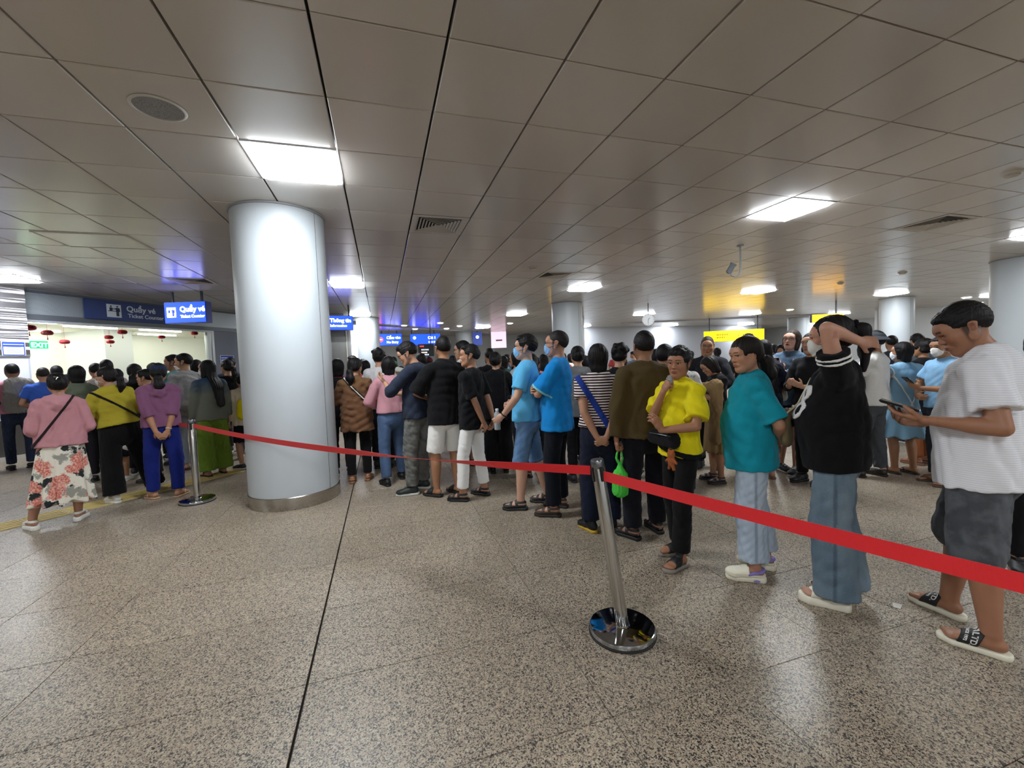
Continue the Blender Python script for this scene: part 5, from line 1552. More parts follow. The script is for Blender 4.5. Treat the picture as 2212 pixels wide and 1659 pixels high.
# litter on the floor
def scrap(x, y, w_, h_, rz, lab):
    v = [(-w_/2, -h_/2, .002), (w_/2, -h_/2, .004), (w_/2*.9, h_/2, .003), (0, h_/2*1.1, .010), (-w_/2, h_/2*.8, .002)]
    o = MB().add(v+[(a, b_, c+.0012) for a, b_, c in v], [(0, 1, 2, 3, 4), (9, 8, 7, 6, 5), (0, 1, 6, 5), (1, 2, 7, 6), (2, 3, 8, 7), (3, 4, 9, 8), (4, 0, 5, 9)]).build('paper_scrap', plain('d9d6cc', .8), None)
    o.location = (x*U, y*U, 0); o.rotation_euler = (0, 0, rz); tag(o, lab, 'litter')
scrap(4.09, 2.39, .055, .035, .4, 'small white paper scrap on the floor left of the slide sandals')
scrap(4.44, 2.86, .04, .028, .9, 'tiny crumpled paper scrap behind the wide jeans')
scrap(4.75, 2.35, .06, .03, .2, 'torn paper scrap near the right edge behind the sandals')
o = MB().tube([(1.92*U, 2.71*U, .003), (1.94*U, 2.76*U, .004), (1.99*U, 2.78*U, .003), (2.03*U, 2.72*U, .004), (2.0*U, 2.67*U, .003)], .0018, 6).build('string_loop', plain('cfc8b8', .7), None, smooth=True); tag(o, 'bit of pale string beside the near post base', 'litter')
def seam(V, col, q):
    for sx in (-1, 1):
        m = (V[:, 0]*sx > .11) & (np.abs(V[:, 1]+.004) < .007); col[m] = (.62, .64, .68)
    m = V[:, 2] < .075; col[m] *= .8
# ------------------------------------------------------------------ the people, nearest first
JET = '15151a'
def shx(a, b, c=None, d=None): return (a, b, c or b, d or a)
def hand(x, y, z, h, D, N, c=.5): return dict(T=(x, y, z), h=h, D=D, N=N, c=c)
F = (lambda a, b: (a, b))

# --- right edge: man with the phone, white polo, grey shorts
rm = person('man in a white striped polo and grey shorts looking down at his black phone', (4.20, 1.93), 84, 1.635, skin='a8714f', fat=1.2, lv=3, hair='short', hvol=1.15, seed=11,
    head=(26, -27, 0), L=hand(-.27, .16, 1.13, (-.2, -1, -.9), (.10, .97, .16), (.25, -.2, 1), .4), Rr=hand(.20, .26, 1.05, (1, -.4, -.6), (-.5, .85, .1), (-.4, 0, .9), .6),
    feet=((-.14, -.05, 6), (.14, .13, -20)), top=dict(c='f0f0f4', c2='dfe1e8', mat='finestripes', kind='polo', collar='f0ede2', hem=.80, ease=.024, sleeve=.70, belly=.02, sr=.072),
    bottom=dict(kind='shorts', c='5c5f64', c2='4a4d52', mat='plaid', r=(.105, .098, .09), len=1.06, ease=.02), shoes=('slide', shx('1b1b1e', 'e9e4cf')), gaze=(-.1, .85, -.5))
# --- woman with raised arm
def numcol(V, col, q): pass
jw = person('woman in a black knit top and long wide jeans holding her ponytail, white mask', (3.68, 2.61), 88, 1.60, skin='c78f73', female=True, lv=3, hair='pony_high', haircol='120f10', seed=5, mask='e2e0da',
    head=(6, -6, 0), L=hand(-.06, -.10, 1.57, (-1.5, 1.0, 1.0), (.5, -.8, -.1), (.6, .5, -.3), .9), Rr=hand(.16, .22, 1.12, (1, -.4, -.6), (-.8, .5, 0), (0, -1, 0), .9),
    feet=((-.07, 0, 4), (.09, -.04, -4)), top=dict(c='0d0d10', kind='tee', hem=.835, flare=.012, ease=.032, sleeve=.52, sr=.070, belly=.05, fold=.006),
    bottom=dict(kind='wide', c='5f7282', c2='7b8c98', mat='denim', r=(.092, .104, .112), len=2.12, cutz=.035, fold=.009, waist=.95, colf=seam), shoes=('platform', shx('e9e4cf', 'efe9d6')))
# --- teal girl
tg = person('girl in a teal T-shirt and pale jeans turning to look back, long ponytail', (3.42, 3.24), 98, 1.515, skin='bd8563', female=True, fat=1.13, lv=3, hair='pony_low', hvol=1.45, haircol='171310', seed=21,
    head=(30, -8, 2), L=hand(.0, -.175, 1.0, (-1, -.25, -.3), (.8, -.3, -.3), (0, 1, 0), .8), Rr=hand(.10, -.18, .95, (1, -.6, 0), (-.8, -.1, -.5), (0, 1, 0), .8), feet=((-.10, .0, 4), (.12, -.10, -10)),
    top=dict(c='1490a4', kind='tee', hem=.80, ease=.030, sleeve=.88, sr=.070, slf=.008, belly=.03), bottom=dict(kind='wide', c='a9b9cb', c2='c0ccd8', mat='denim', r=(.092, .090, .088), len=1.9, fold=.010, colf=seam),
    shoes=('clog', ('efe9d2', 'f2ecd8', '8f80c8', 'f4f2ea')), gaze=(-.25, .97, .02))
# --- boy in yellow
by = person('boy in a bright yellow T-shirt biting on plastic, looking at the viewer', (2.99, 3.74), 132, 1.47, skin='a9714e', fat=.93, lv=3, hair='spiky', hvol=1.15, seed=8,
    head=(26, -4, -3), L=hand(-.11, .27, 1.10, (-1, -.2, -.9), (.2, .5, 1), (.9, .1, 0), .6), Rr=hand(-.02, .175, 1.375, (.3, .3, -1), (-.5, -.1, .8), (-.2, -.9, .1), 1.3), feet=((-.10, .10, 10), (.09, -.05, -14)),
    top=dict(c='e6d61c', kind='tee', hem=.88, ease=.036, sleeve=.8, sr=.072, slf=.022, fold=.009), bottom=dict(kind='pants', c='121214', r=(.084, .074, .07), len=1.95), shoes=('slide', shx('17171a', '8d857c')), gaze=(.15, .97, -.05))
# --- man in brown jacket
bj = person('man in a brown zip jacket seen from behind, carrying a green plastic bag', (2.97, 4.32), 18, 1.605, skin='9c6a4a', fat=1.06, lv=2, hair='short', seed=31, L=hand(-.255, -.02, .80, (-1, -.6, 0), (.1, .1, -1), (1, 0, 0), 1.35), Rr='front',
    feet=((-.12, .02, 40), (.13, .14, 10)), top=dict(c='4c3e24', kind='jacket', hem=.86, ease=.034, sleeve=1.92, sr=.078, cuff=.78, fold=.009, collar='e8e6e0'), bottom=dict(kind='pants', c='14151d', r=(.088, .078, .072)), shoes=('sandal', shx('17171a', '121214')))
# --- striped tee woman
sw_ = person('woman in a black and white striped T-shirt with hands linked behind her back', (2.62, 4.79), 5, 1.53, skin='b27d5c', female=True, fat=1.12, lv=2, hair='bob', seed=41, L='behind', Rr='behind', feet=((-.11, -.05, 35), (.09, 0, 0)),
    top=dict(c='e4d8d6', c2='2a1d22', mat='stripes', kind='tee', hem=.97, ease=.02, sleeve=.55), bottom=dict(kind='pants', c='161b2c', r=(.092, .080, .078), waist=1.03, ease=.018), shoes=('sneaker', shx('151518', 'caa52c', 'b03030')),
    straps=(('shoulder_strap', (.85, 0, .50), (-.0, 0, 1.10), .024, '223a8c', .009),))
# --- blue polo man
bp_ = person('older man in a bright blue polo shirt, arms folded, pale blue mask', (2.36, 5.55), 78, 1.68, skin='bb8667', fat=1.03, lv=2, hair='balding', haircol='1c1a19', seed=51, mask='86b2dc', glasses=True, head=(2, 0, 0), L='crossed', Rr='crossed', lean=(-3, 0, 0),
    feet=((-.12, .04, 6), (.14, .02, -6)), top=dict(c='1484cf', kind='polo', hem=.80, ease=.03, sleeve=.85, sr=.072, slf=.02), bottom=dict(kind='pants', c='10131c', r=(.088, .076, .068)), shoes=('sandal', shx('4a3a30', '2e2723')))
# --- sky blue boy
sb_ = person('boy in a light blue polo and denim shorts with glasses and blue mask', (2.06, 5.98), 84, 1.66, skin='c9987c', fat=1.08, lv=2, hair='spiky', hvol=1.1, seed=61, mask='7fb4e0', glasses=True, head=(4, 4, 0),
    L=hand(-.19, .22, .95, (-1, -.4, -.3), (0, .8, -.6), (1, 0, 0), 1.1), Rr='front', feet=((-.12, .09, 4), (.10, -.16, -10)), top=dict(c='5cb0de', kind='polo', hem=.88, ease=.026, sleeve=.72), bottom=dict(kind='shorts', c='4f7098', c2='6f8fb2', mat='denim', r=(.086, .076, .076), len=1.12, ease=.014), shoes=('sandal', shx('2b2a2c', '232224')))
# --- white trousers man
wt_ = person('smiling man in a black T-shirt and white trousers, hands behind his back', (1.36, 6.66), 62, 1.60, skin='b17a58', fat=.93, lv=2, hair='side', seed=71, head=(30, 2, 0), L='behind_low', Rr=hand(.10, -.22, .86, (1, -1, 0), (-.4, -.1, -.9), (-.5, .8, 0), .8), lean=(0, 0, 0),
    feet=((-.13, .10, 10), (.13, -.04, -8)), top=dict(c='0e0e11', kind='tee', hem=.80, ease=.028, sleeve=.85, sr=.07), bottom=dict(kind='pants', c='e6e6e4', r=(.086, .070, .064), len=1.9), shoes=('sandal', shx('17171a', '101012')))
# --- white shorts man
ws_ = person('tall man in an oversized black T-shirt and white shorts seen from behind', (.98, 7.0), 25, 1.70, skin='a8744f', fat=1.02, lv=2, hair='short', hvol=1.25, seed=81, head=(-4, 0, 0), L=hand(-.10, .22, 1.06, (-1, -.3, -.2), (.9, .4, 0), (0, -1, 0), .7), Rr='front',
    feet=((-.13, .05, 30), (.10, .0, 10)), top=dict(c='0e0e11', kind='tee', hem=.79, ease=.04, sleeve=1.0, sr=.078, slf=.02), bottom=dict(kind='shorts', c='e3e2de', r=(.095, .090, .088), len=1.0, ease=.016), shoes=('slide', shx('1d1d1d', '17171a')))
# --- navy jacket man with glasses
nv = person('man in a navy hooded jacket and grey cargo trousers, glasses, head bent', (.54, 7.40), 62, 1.68, skin='b98766', lv=2, hair='spiky', hvol=1.1, seed=91, glasses=True, head=(22, -24, 0), L=hand(-.10, .32, 1.26, (-1, -.2, -1), (.1, .6, .5), (.3, -.2, 1), .5), Rr='phone',
    feet=((-.12, .04, 25), (.13, .02, 0)), top=dict(c='262d3d', kind='hood', hem=.86, ease=.028, sleeve=1.25, sr=.07), bottom=dict(kind='pants', c='6a6a66', c2='5c5d5a', mat='plaid', r=(.092, .080, .064), fold=.011), shoes=('sneaker', shx('1f2a26', 'd9d9d6', '2d3a34')))
# --- pink hoodie woman (right of column)
ph = person('woman in a dusty pink hoodie and blue jeans seen from behind', (.12, 8.22), 16, 1.53, skin='b98766', female=True, fat=1.05, lv=2, hair='bob', hvol=.95, seed=101, L='front', Rr='front', feet=((-.13, -.10, 10), (.15, .12, -12)),
    top=dict(c='c08b95', kind='hood', hem=.96, ease=.026, sleeve=1.85, sr=.07), bottom=dict(kind='pants', c='3d516f', c2='51678a', mat='denim', r=(.094, .076, .064), waist=1.0), shoes=('sneaker', shx('141416', '141416')))
# --- brown top ponytail woman
bw = person('woman in a loose tan brown top and black leggings with a low ponytail', (-.50, 8.55), 350, 1.53, skin='b37d5b', female=True, lv=2, hair='pony_low', hvol=1.25, seed=111, head=(-20, -4, 0), L='front', Rr='front', feet=((-.10, -.03, 8), (.10, .05, -8)),
    top=dict(c='74583a', c2='6a4a34', mat='dip', kind='tee', hem=.72, ease=.03, sleeve=1.3, sr=.074, flare=.03, fold=.009), bottom=dict(kind='pants', c='121113', r=(.084, .066, .056)), shoes=('sandal', shx('9c6d4c', '8a6048')),
    straps=(('shoulder_strap', (.75, 0, .65), (.03, 0, 1.27), .02, '2b2623', .009), ('strap_stripe', (.75, 0, .65), (.03, 0, 1.27), .007, 'e8e4da', .011)))
# --- left group: three women nearest
pk = person('woman in a pink hooded top and floral skirt with a thin black crossbody strap', (-4.68, 8.06), 2, 1.46, skin='b27d5c', female=True, fat=1.12, sho=.94, lean=(0, 2, 0), lv=3, hair='bun', seed=121, L=hand(-.14, .20, 1.0, (-.55, -1, -.3), (.8, .6, 0), (0, -1, 0), .7), Rr=hand(.14, .20, 1.02, (.55, -1, -.3), (-.8, .6, 0), (0, -1, 0), .7),
    feet=((-.27, 0, 18), (.09, .0, -25)), top=dict(c='c28a92', kind='hood', hem=.90, ease=.03, sleeve=1.5, sr=.074, cuff=.85, box=1.04), bottom=dict(kind='skirt', c='e9e3d4', mat='floral', hem=.26, off=(-.03, 0), rh=(.27, .20), fold=.024, nf=9), shoes=('platform', shx('e6e3dc', 'e9e7e2')),
    straps=(('crossbody_strap', (.31, 0, -.2), (.03, 0, 1.33), .010, '2a1f24', .009),))
yl = person('woman in a mustard yellow jacket and black flared trousers, face mask, ponytail', (-4.46, 9.12), 14, 1.52, skin='b98766', female=True, fat=1.16, lv=2, hair='pony', seed=131, mask='d9e2ea', glasses=True, head=(42, 0, 0), lean=(2, -9, 0), L='front', Rr='front',
    feet=((-.12, -.06, 15), (.34, .10, -18)), top=dict(c='ada032', kind='shirt', hem=.98, ease=.03, sleeve=1.1, sr=.074), bottom=dict(kind='wide', c='0f0f11', r=(.10, .098, .105), len=2.0, cutz=.03, waist=1.03, ease=.018, fold=.006), shoes=('sneaker', shx('dedad0', 'e6e2d8')),
    straps=(('crossbody_strap', (.62, 0, .78), (.02, 0, 1.22), .012, '1c1718', .010),))
pu = person('woman in a mauve sweater and royal blue trousers, navy cap, hands clasped behind', (-3.78, 8.95), 0, 1.54, skin='b37d5b', female=True, fat=1.08, lv=2, hair='pony_low', hvol=1.15, seed=141, cap=('cap', '262f4a'), head=(0, -6, 4), L='behind_low', Rr='behind_low',
    feet=((-.13, .06, 30), (.12, -.06, -38)), top=dict(c='7c516f', kind='hood', hem=.92, ease=.026, sleeve=1.22, sr=.072, cuff=.9), bottom=dict(kind='pants', c='17246f', r=(.094, .078, .066), fold=.005), shoes=('flipflop', shx('c9ab86', 'b9987a')))
# --- behind them
p1 = person('man in a pink shirt with a grey jacket slung over his shoulder at the left', (-8.62, 13.45), 5, 1.66, skin='96664a', lv=1, hair='short', hvol=1.15, seed=151, L='front', Rr='front', feet=((-.10, 0, 5), (.12, 0, -50)), top=dict(c='d18ea2', kind='shirt', hem=.92, sleeve=.7), bottom=dict(kind='pants', c='252d40', c2='343f58', mat='denim'), shoes=('leather', shx('1d1a1a', '1d1a1a')))
p2 = person('person in dark clothes partly cut off by the left edge beside the pink shirt', (-8.75, 12.35), 0, 1.66, lv=1, seed=152, L='hold', Rr='front', top=dict(c='1b1d26', sleeve=1.9), bottom=dict(kind='pants', c='1b1f2c'), shoes=('leather', shx('141416', '141416')))
p3 = person('balding man in a royal blue T-shirt facing the ticket counter', (-7.95, 13.31), 0, 1.59, lv=1, hair='balding', haircol='25201f', seed=153, fat=1.1, L='front', Rr='front', top=dict(c='3c62c0', collar='3f8fc8', kind='polo'), bottom=dict(kind='pants', c='33425c'), shoes=('leather', shx('1d1a1a', '1d1a1a')))
p4 = person('woman with a short bob in an olive green hooded top behind the pink top', (-6.01, 10.96), 20, 1.57, female=True, lv=1, hair='bob', seed=154, L='front', Rr='front', top=dict(c='66705f', kind='hood', sleeve=1.8, ease=.03), bottom=dict(kind='pants', c='26262c'), shoes=('leather', shx('1d1a1a', '1d1a1a')))
p5 = person('boy with glasses in a black T-shirt turned left behind the yellow jacket', (-4.64, 10.52), 55, 1.48, lv=1, hair='spiky', seed=155, glasses=True, head=(10, 0, 0), L='front', Rr='front', top=dict(c='141418'), bottom=dict(kind='pants', c='1c1c22'), shoes=('leather', shx('1d1a1a', '1d1a1a')))
p6 = person('man in a teal shirt with a dark backpack strap looking left', (-4.85, 12.29), 62, 1.71, skin='ad7858', lv=1, hair='short', seed=156, head=(20, 0, 0), L='front', Rr='front', top=dict(c='4d9199'), bottom=dict(kind='pants', c='59718c'), shoes=('leather', shx('1d1a1a', '1d1a1a')), straps=(('backpack_strap', (1, 0, 0), (.09, 0, 1.3), .02, '1e2a30'),))
p7 = person('man in a crumpled grey shirt and pale jeans with a mask under his chin', (-4.30, 11.45), 30, 1.70, skin='b98766', lv=2, hair='short', hvol=1.2, seed=157, mask='chin', head=(45, 0, 0), L='down', Rr='down', top=dict(c='8f8f91', c2='a3a3a4', mat='plaid', kind='shirt', hem=.80, sleeve=1.3, ease=.03, fold=.009), bottom=dict(kind='pants', c='8d98a4', c2='a7b0ba', mat='denim', r=(.083, .068, .062)), shoes=('flipflop', shx('5a2f35', '4a2a2e')))
def dipcol(V, col, q): pass
p8 = person('woman with waist-long black hair in a faded denim jacket and lime green trousers', (-3.50, 10.42), 18, 1.58, skin='bd8a6a', female=True, lv=2, hair='long', hvol=1.05, seed=158, head=(40, 0, 0), mask='dde3e8', L='down', Rr='down', feet=((-.10, 0, 10), (.12, .05, -10)),
    top=dict(c='2c4462', c2='6a6f62', mat='dip', kind='jacket', hem=.84, sleeve=1.9, ease=.034, sr=.074, fold=.008), bottom=dict(kind='wide', c='67812a', r=(.10, .115, .13), fold=.016, cutz=.03), shoes=('flipflop', shx('26221f', '26221f')))
p9 = person('child in a cream cardigan and black skirt half hidden by the column', (-3.02, 10.85), 10, 1.38, skin='bd8a6a', female=True, lv=2, hair='pony_low', seed=159, L='hold', Rr='hold', feet=((-.09, .0, 40), (.10, .0, 20)), top=dict(c='d8cbae', kind='jacket', hem=.80, sleeve=1.85, ease=.03), bottom=dict(kind='skirt', c='17171c', hem=.50, rh=(.19, .17), fold=.008), shoes=('sneaker', shx('2c2c30', 'd8d6d0', 'd8d6d0')))
p10 = person('small child in a turquoise shirt and black skirt between the yellow and mauve tops', (-5.32, 10.75), 340, 1.16, skin='a8744f', female=True, lv=1, hair='pony_low', seed=160, L='front', Rr='down', top=dict(c='5aa9b4', hem=.86, ease=.03), bottom=dict(kind='skirt', c='15161c', hem=.50, rh=(.2, .17), fold=.01), shoes=('sneaker', shx('dfdcd6', 'e6e4de')))
p11 = person('woman with a ponytail in a black sleeveless top near the column edge', (-3.61, 11.97), 8, 1.60, skin='bd8a6a', female=True, lv=1, hair='pony', seed=161, head=(30, 0, 0), L='front', Rr='down', top=dict(c='121216', sleeve=0.0, ease=.012), bottom=dict(kind='pants', c='20222c'), shoes=('sneaker', shx('dfdcd6', 'e6e4de')))
# --- right of the column, second row
q1 = person('woman with a dark bob and red collar close behind the column', (-.86, 9.25), 5, 1.53, female=True, lv=1, hair='bob', hvol=1.1, seed=171, head=(-15, 0, 0), L='front', Rr='front', top=dict(c='1d1c22', collar='b02028', kind='polo', sleeve=1.8), bottom=dict(kind='pants', c='141418'), shoes=('sneaker', shx('17171a', 'd0d0d0')))
q2 = person('person with curly black hair in front of the far column', (-.05, 9.55), 350, 1.66, female=True, lv=1, hair='messy', seed=172, L='front', Rr='front', top=dict(c='d9d6d8', sleeve=1.2), bottom=dict(kind='pants', c='202128'), shoes=('sneaker', shx('1b1b1f', '1b1b1f')))
q3 = person('man with glasses in a marbled white T-shirt between the two black T-shirts', (1.64, 8.75), 60, 1.71, skin='b98766', lv=2, hair='short', hvol=1.15, seed=173, glasses=True, head=(15, 0, 0), fat=1.1, L='front', Rr='front', top=dict(c='d5d4cf', c2='b4b4b0', mat='marble', hem=.84, ease=.03), bottom=dict(kind='shorts', c='1c1c20', r=(.093, .085, .08)), shoes=('sandal', shx('26262a', '26262a')))
q4 = person('woman all in black with long wide trousers and a shoulder bag', (2.14, 8.05), 8, 1.54, skin='b98766', female=True, fat=1.08, lv=2, hair='bun', seed=174, head=(-24, 0, 0), L='front', Rr='front', top=dict(c='101013', hem=.78, ease=.034, sleeve=1.4, sr=.078), bottom=dict(kind='wide', c='0e0e11', r=(.10, .11, .13), cutz=.12), shoes=('sneaker', shx('131316', '131316')), straps=(('bag_strap', (1, 0, 0), (.11, 0, 1.3), .011, '24242a'),))
q5 = person('woman in a pale grey puff-sleeved blouse with long dark hair, face turned left', (2.99, 9.33), 72, 1.56, skin='c08a68', female=True, lv=2, hair='bob', hvol=1.1, seed=175, L='front', Rr='front', top=dict(c='b9bfc6', sleeve=1.0, sr=.082), bottom=dict(kind='pants', c='2b2d35'), shoes=('sandal', shx('26262a', '26262a')))
q6 = person('woman with a long dark ponytail between the light blue and blue polo shirts', (2.70, 7.5), 20, 1.50, female=True, lv=1, hair='pony', seed=176, L='front', Rr='front', top=dict(c='1d2030', hem=.9), bottom=dict(kind='pants', c='1b1b22'), shoes=('sandal', shx('26262a', '26262a')))
q7 = person('woman in a grey hooded top with a pink scrunchie behind the blue polo', (3.33, 6.83), 12, 1.56, skin='b98766', female=True, lv=2, hair='bun', seed=177, L='front', Rr='front', top=dict(c='6f7173', kind='hood', sleeve=1.85, ease=.03, hem=.84), bottom=dict(kind='pants', c='18181c'), shoes=('sneaker', shx('26262a', '26262a')))
q8 = person('person with tousled black hair behind the brown jacket, dark top', (3.45, 5.65), 355, 1.55, female=True, lv=2, hair='messy', seed=178, L='front', Rr='front', top=dict(c='1a1a1e'), bottom=dict(kind='pants', c='15151a'), shoes=('sandal', shx('a03030', '7c2a2a')))
q9 = person('person with black hair right behind the boy in yellow, white collar', (4.30, 5.35), 30, 1.50, female=True, lv=1, hair='bob', seed=179, L='front', Rr='front', top=dict(c='d6d3cf', c2='26242a', mat='marble'), bottom=dict(kind='pants', c='15151a'), shoes=('sandal', shx('26262a', '26262a')))
q9b = person('person with thick black hair between the brown jacket and the yellow T-shirt', (3.66, 4.85), 340, 1.51, lv=1, hair='short', hvol=1.2, seed=189, L='front', Rr='front', top=dict(c='17171b', sleeve=1.6), bottom=dict(kind='pants', c='121216'), shoes=('sneaker', shx('17171a', '17171a')))
q10 = person('older man with grey-brown hair facing the viewer above the girl with a phone', (6.02, 6.69), 172, 1.64, skin='a8744f', fat=1.1, lv=2, hair='crop', haircol='3a342e', seed=180, head=(6, -10, 0), L='front', Rr='front', top=dict(c='26272c', kind='polo', sleeve=1.8), bottom=dict(kind='pants', c='1a1a1e'), shoes=('sneaker', shx('26262a', '26262a')))
q11 = person('girl in a black T-shirt with a beige coat looking down at her phone', (5.45, 5.86), 112, 1.42, skin='b07c5a', female=True, lv=2, hair='bob', hvol=1.05, haircol='17110e', seed=181, head=(0, -32, 0), L=hand(-.07, .30, 1.22, (-.8, -.3, -1), (.3, .8, .5), (.2, -.4, 1), .7), Rr='front', feet=((-.1, 0, 10), (.1, .02, -10)), top=dict(c='18181c', hem=.88), bottom=dict(kind='skirt', c='8f7550', hem=.42, rh=(.2, .16), fold=.012), shoes=('sandal', shx('2c2d38', '26262a')))
q12 = person('woman with very long black hair and a navy dress right behind the teal T-shirt', (6.30, 5.70), 20, 1.55, skin='b58468', female=True, lv=2, hair='long', hvol=1.25, seed=182, L='front', Rr='front', feet=((-.1, 0, 10), (.1, .02, -10)), top=dict(c='16192a', hem=.70, flare=.04, sleeve=.9), bottom=dict(kind='skirt', c='16192a', hem=.52, rh=(.22, .2), fold=.008), shoes=('flipflop', shx('8a5a42', '7a5240')))
q13 = person('man in a dark jacket and olive cap with a backpack under the yellow sign', (7.6, 7.25), 20, 1.68, skin='a8744f', lv=1, hair='short', seed=183, cap=('cap', '4e5230'), L='front', Rr='front', top=dict(c='1b1e1c', kind='jacket', sleeve=1.9, collar='24281f'), bottom=dict(kind='pants', c='26262c'), shoes=('sneaker', shx('26262a', '26262a')))
q14 = person('laughing woman in glasses and a denim jacket holding up a pale phone', (7.02, 5.80), 158, 1.66, skin='d09c84', female=True, lv=3, hair='bob', hvol=1.02, haircol='2a1e18', face='open', glasses=True, seed=184, head=(2, 6, -6), L=hand(-.02, .25, 1.24, (-1, -.1, -1), (.25, .5, .8), (.2, -1, .3), .9), Rr=hand(.14, .24, 1.24, (1, -.1, -1), (-.6, .3, .7), (-.4, -1, .2), .9),
    feet=((-.09, .05, 5), (.1, 0, 60)), top=dict(c='6d8ba8', c2='3e5064', mat='denim', kind='jacket', hem=.84, sleeve=1.85, ease=.032, sr=.074, collar='8fa9c0'), bottom=dict(kind='shorts', c='17171b', r=(.095, .088, .085), len=.8), shoes=('sneaker', shx('1b1d26', 'd9d9dc', 'e8e8ec')))
q15 = person('person with a hair clip peeking behind the denim jacket', (6.74, 5.18), 150, 1.60, skin='b98766', female=True, lv=1, hair='bun', seed=185, L='phone', Rr='phone', top=dict(c='17171b', sleeve=1.6), bottom=dict(kind='pants', c='17171b'), shoes=('sneaker', shx('26262a', '26262a')))
q16 = person('man in a charcoal bucket hat, white shirt and grey trousers', (7.95, 5.02), 70, 1.60, skin='a8744f', lv=2, hair='short', seed=186, cap=('bucket', '3e4248'), L='crossed', Rr=hand(.16, .24, 1.08, (1, -.3, -.4), (-.6, .8, .1), (-.6, -.4, 0), .8), feet=((-.12, .10, 15), (.13, -.02, -10)), top=dict(c='dcdad6', kind='shirt', hem=.86, ease=.03), bottom=dict(kind='pants', c='4a4d52', r=(.09, .076, .066), fold=.01), shoes=('leather', shx('2c2523', '2c2523')))
q17 = person('woman in a pale blue sleeveless dress with white piping and long dark hair', (8.60, 4.98), 40, 1.47, skin='a8744f', female=True, lv=2, hair='bob', hvol=1.15, seed=187, mask='e0e4e8', head=(42, 0, 0), L='front', Rr='front', feet=((-.1, 0, 20), (.12, -.02, 5)), top=dict(c='86b0cc', kind='dress', hem=.84, sleeve=0.0, ease=.02), bottom=dict(kind='skirt', c='86b0cc', hem=.50, rh=(.27, .22), fold=.016, nf=8), shoes=('flipflop', shx('2a2422', '2a2422')),
    straps=(('white_piping', (.8, 0, .35), (-.02, 0, .98), .006, 'e6e8e6', .008), ('white_piping', (-.8, 0, .35), (.02, 0, .98), .006, 'e6e8e6', .008)))
q18 = person('person with frizzy black hair in black, brown trousers, behind the blue dress', (9.6, 5.25), 60, 1.50, skin='a8744f', female=True, lv=1, hair='messy', seed=188, L='phone', Rr='front', top=dict(c='14151c', hem=.7, ease=.034, sleeve=.9), bottom=dict(kind='pants', c='8a4f2e', r=(.085, .07, .07)), shoes=('sandal', shx('8a5a42', '7a5240')))
q19 = person('masked man in a light blue shirt with a phone beside the striped polo', (8.45, 4.35), 128, 1.52, skin='a8744f', lv=2, hair='short', haircol='1c1715', seed=190, mask='e6e4e0', head=(10, -8, 0), L='phone', Rr='front', feet=((-.1, 0, 10), (.12, -.02, -10)), top=dict(c='86b2d6', kind='polo', hem=.90, ease=.03), bottom=dict(kind='pants', c='2d3038'), shoes=('flipflop', shx('6a5548', '5a473c')))
q20 = person('person with black hair just behind the neck of the polo man at the edge', (5.9, 2.3), 200, 1.50, lv=1, hair='bob', seed=191, L='down', Rr='down', top=dict(c='20242e', sleeve=1.8), bottom=dict(kind='pants', c='17171b'), shoes=('sneaker', shx('26262a', '26262a')))

# ------------------------------------------------------------------ carried things (world placed from the hand that holds them)
def held(info, name, lab, cat, side, off=(0, 0, 0)):
    S0, el, wr, D, N, pc = info['arms'][side]
    p = l2w(info, pc+np.array(off)); t = thing(name, lab, cat, p, info['t'].rotation_euler.z); return t, D, N
def phone(info, side, lab, col, off, rx=0.0, rz=0.0, scr='0c0c10'):
    t, D, N = held(info, 'phone', lab, 'phone', side, off)
    t.rotation_euler = (R(rx), 0, info['t'].rotation_euler.z+R(rz))
    MB().box((0, 0, 0), (.075, .155, .009)).build('case', plain(col, .3), t, bevel=.003)
    MB().box((0, 0, .0052), (.068, .146, .001)).build('screen', plain(scr, .08), t)
    MB().box((-.022, .055, -.006), (.024, .03, .004)).build('camera_bump', plain('22242a', .2), t, bevel=.001)
phone(rm, -1, 'black phone held flat in the hand of the man at the right edge', '101113', (.0, .03, .035), rx=18, rz=8)
phone(q14, -1, 'pale pink phone held up by the laughing woman in the denim jacket', 'd8cfd2', (.02, .0, .03), rx=60)
phone(q11, -1, 'dark phone in the hand of the girl with the beige coat', '15161a', (.0, .02, .03), rx=35)
phone(q19, -1, 'phone in the hand of the masked man in light blue', '1c1d22', (.0, .02, .02), rx=45)

# green plastic bag
t, D, N = held(bj, 'plastic_bag', 'translucent green plastic bag with food hanging from the brown-jacket man', 'bag', -1, (0, .0, -.03))
m, nt, b = new_mat('green_film'); b.inputs['Base Color'].default_value = (*lin('66f05e'), 1); b.inputs['Roughness'].default_value = .22; b.inputs['Transmission Weight'].default_value = .35; b.inputs['IOR'].default_value = 1.1; b.inputs['Subsurface Weight'].default_value = .0
fo = folds(3, .006, .05, .35)
fb = Field([(.02, [Seg((0, 0, -.30), (0, 0, -.19), (.066, .052), (.062, .05)), Seg((0, 0, -.19), (0, 0, -.10), (.05, .04), (.014, .012))]), (.003, [Seg((0, 0, -.11), (-.028, 0, -.05), .011, .008), Seg((-.028, 0, -.05), (-.01, 0, .02), .008, .006), Seg((0, 0, -.11), (.022, 0, -.06), .011, .008), Seg((.022, 0, -.06), (.01, 0, .02), .008, .006)])], post=lambda P, d: d+fo(P))
V, F = surf(fb, (-.1, -.08, -.38), (.1, .08, .05), .005); np_mesh('bag_film', V, F, m, t)
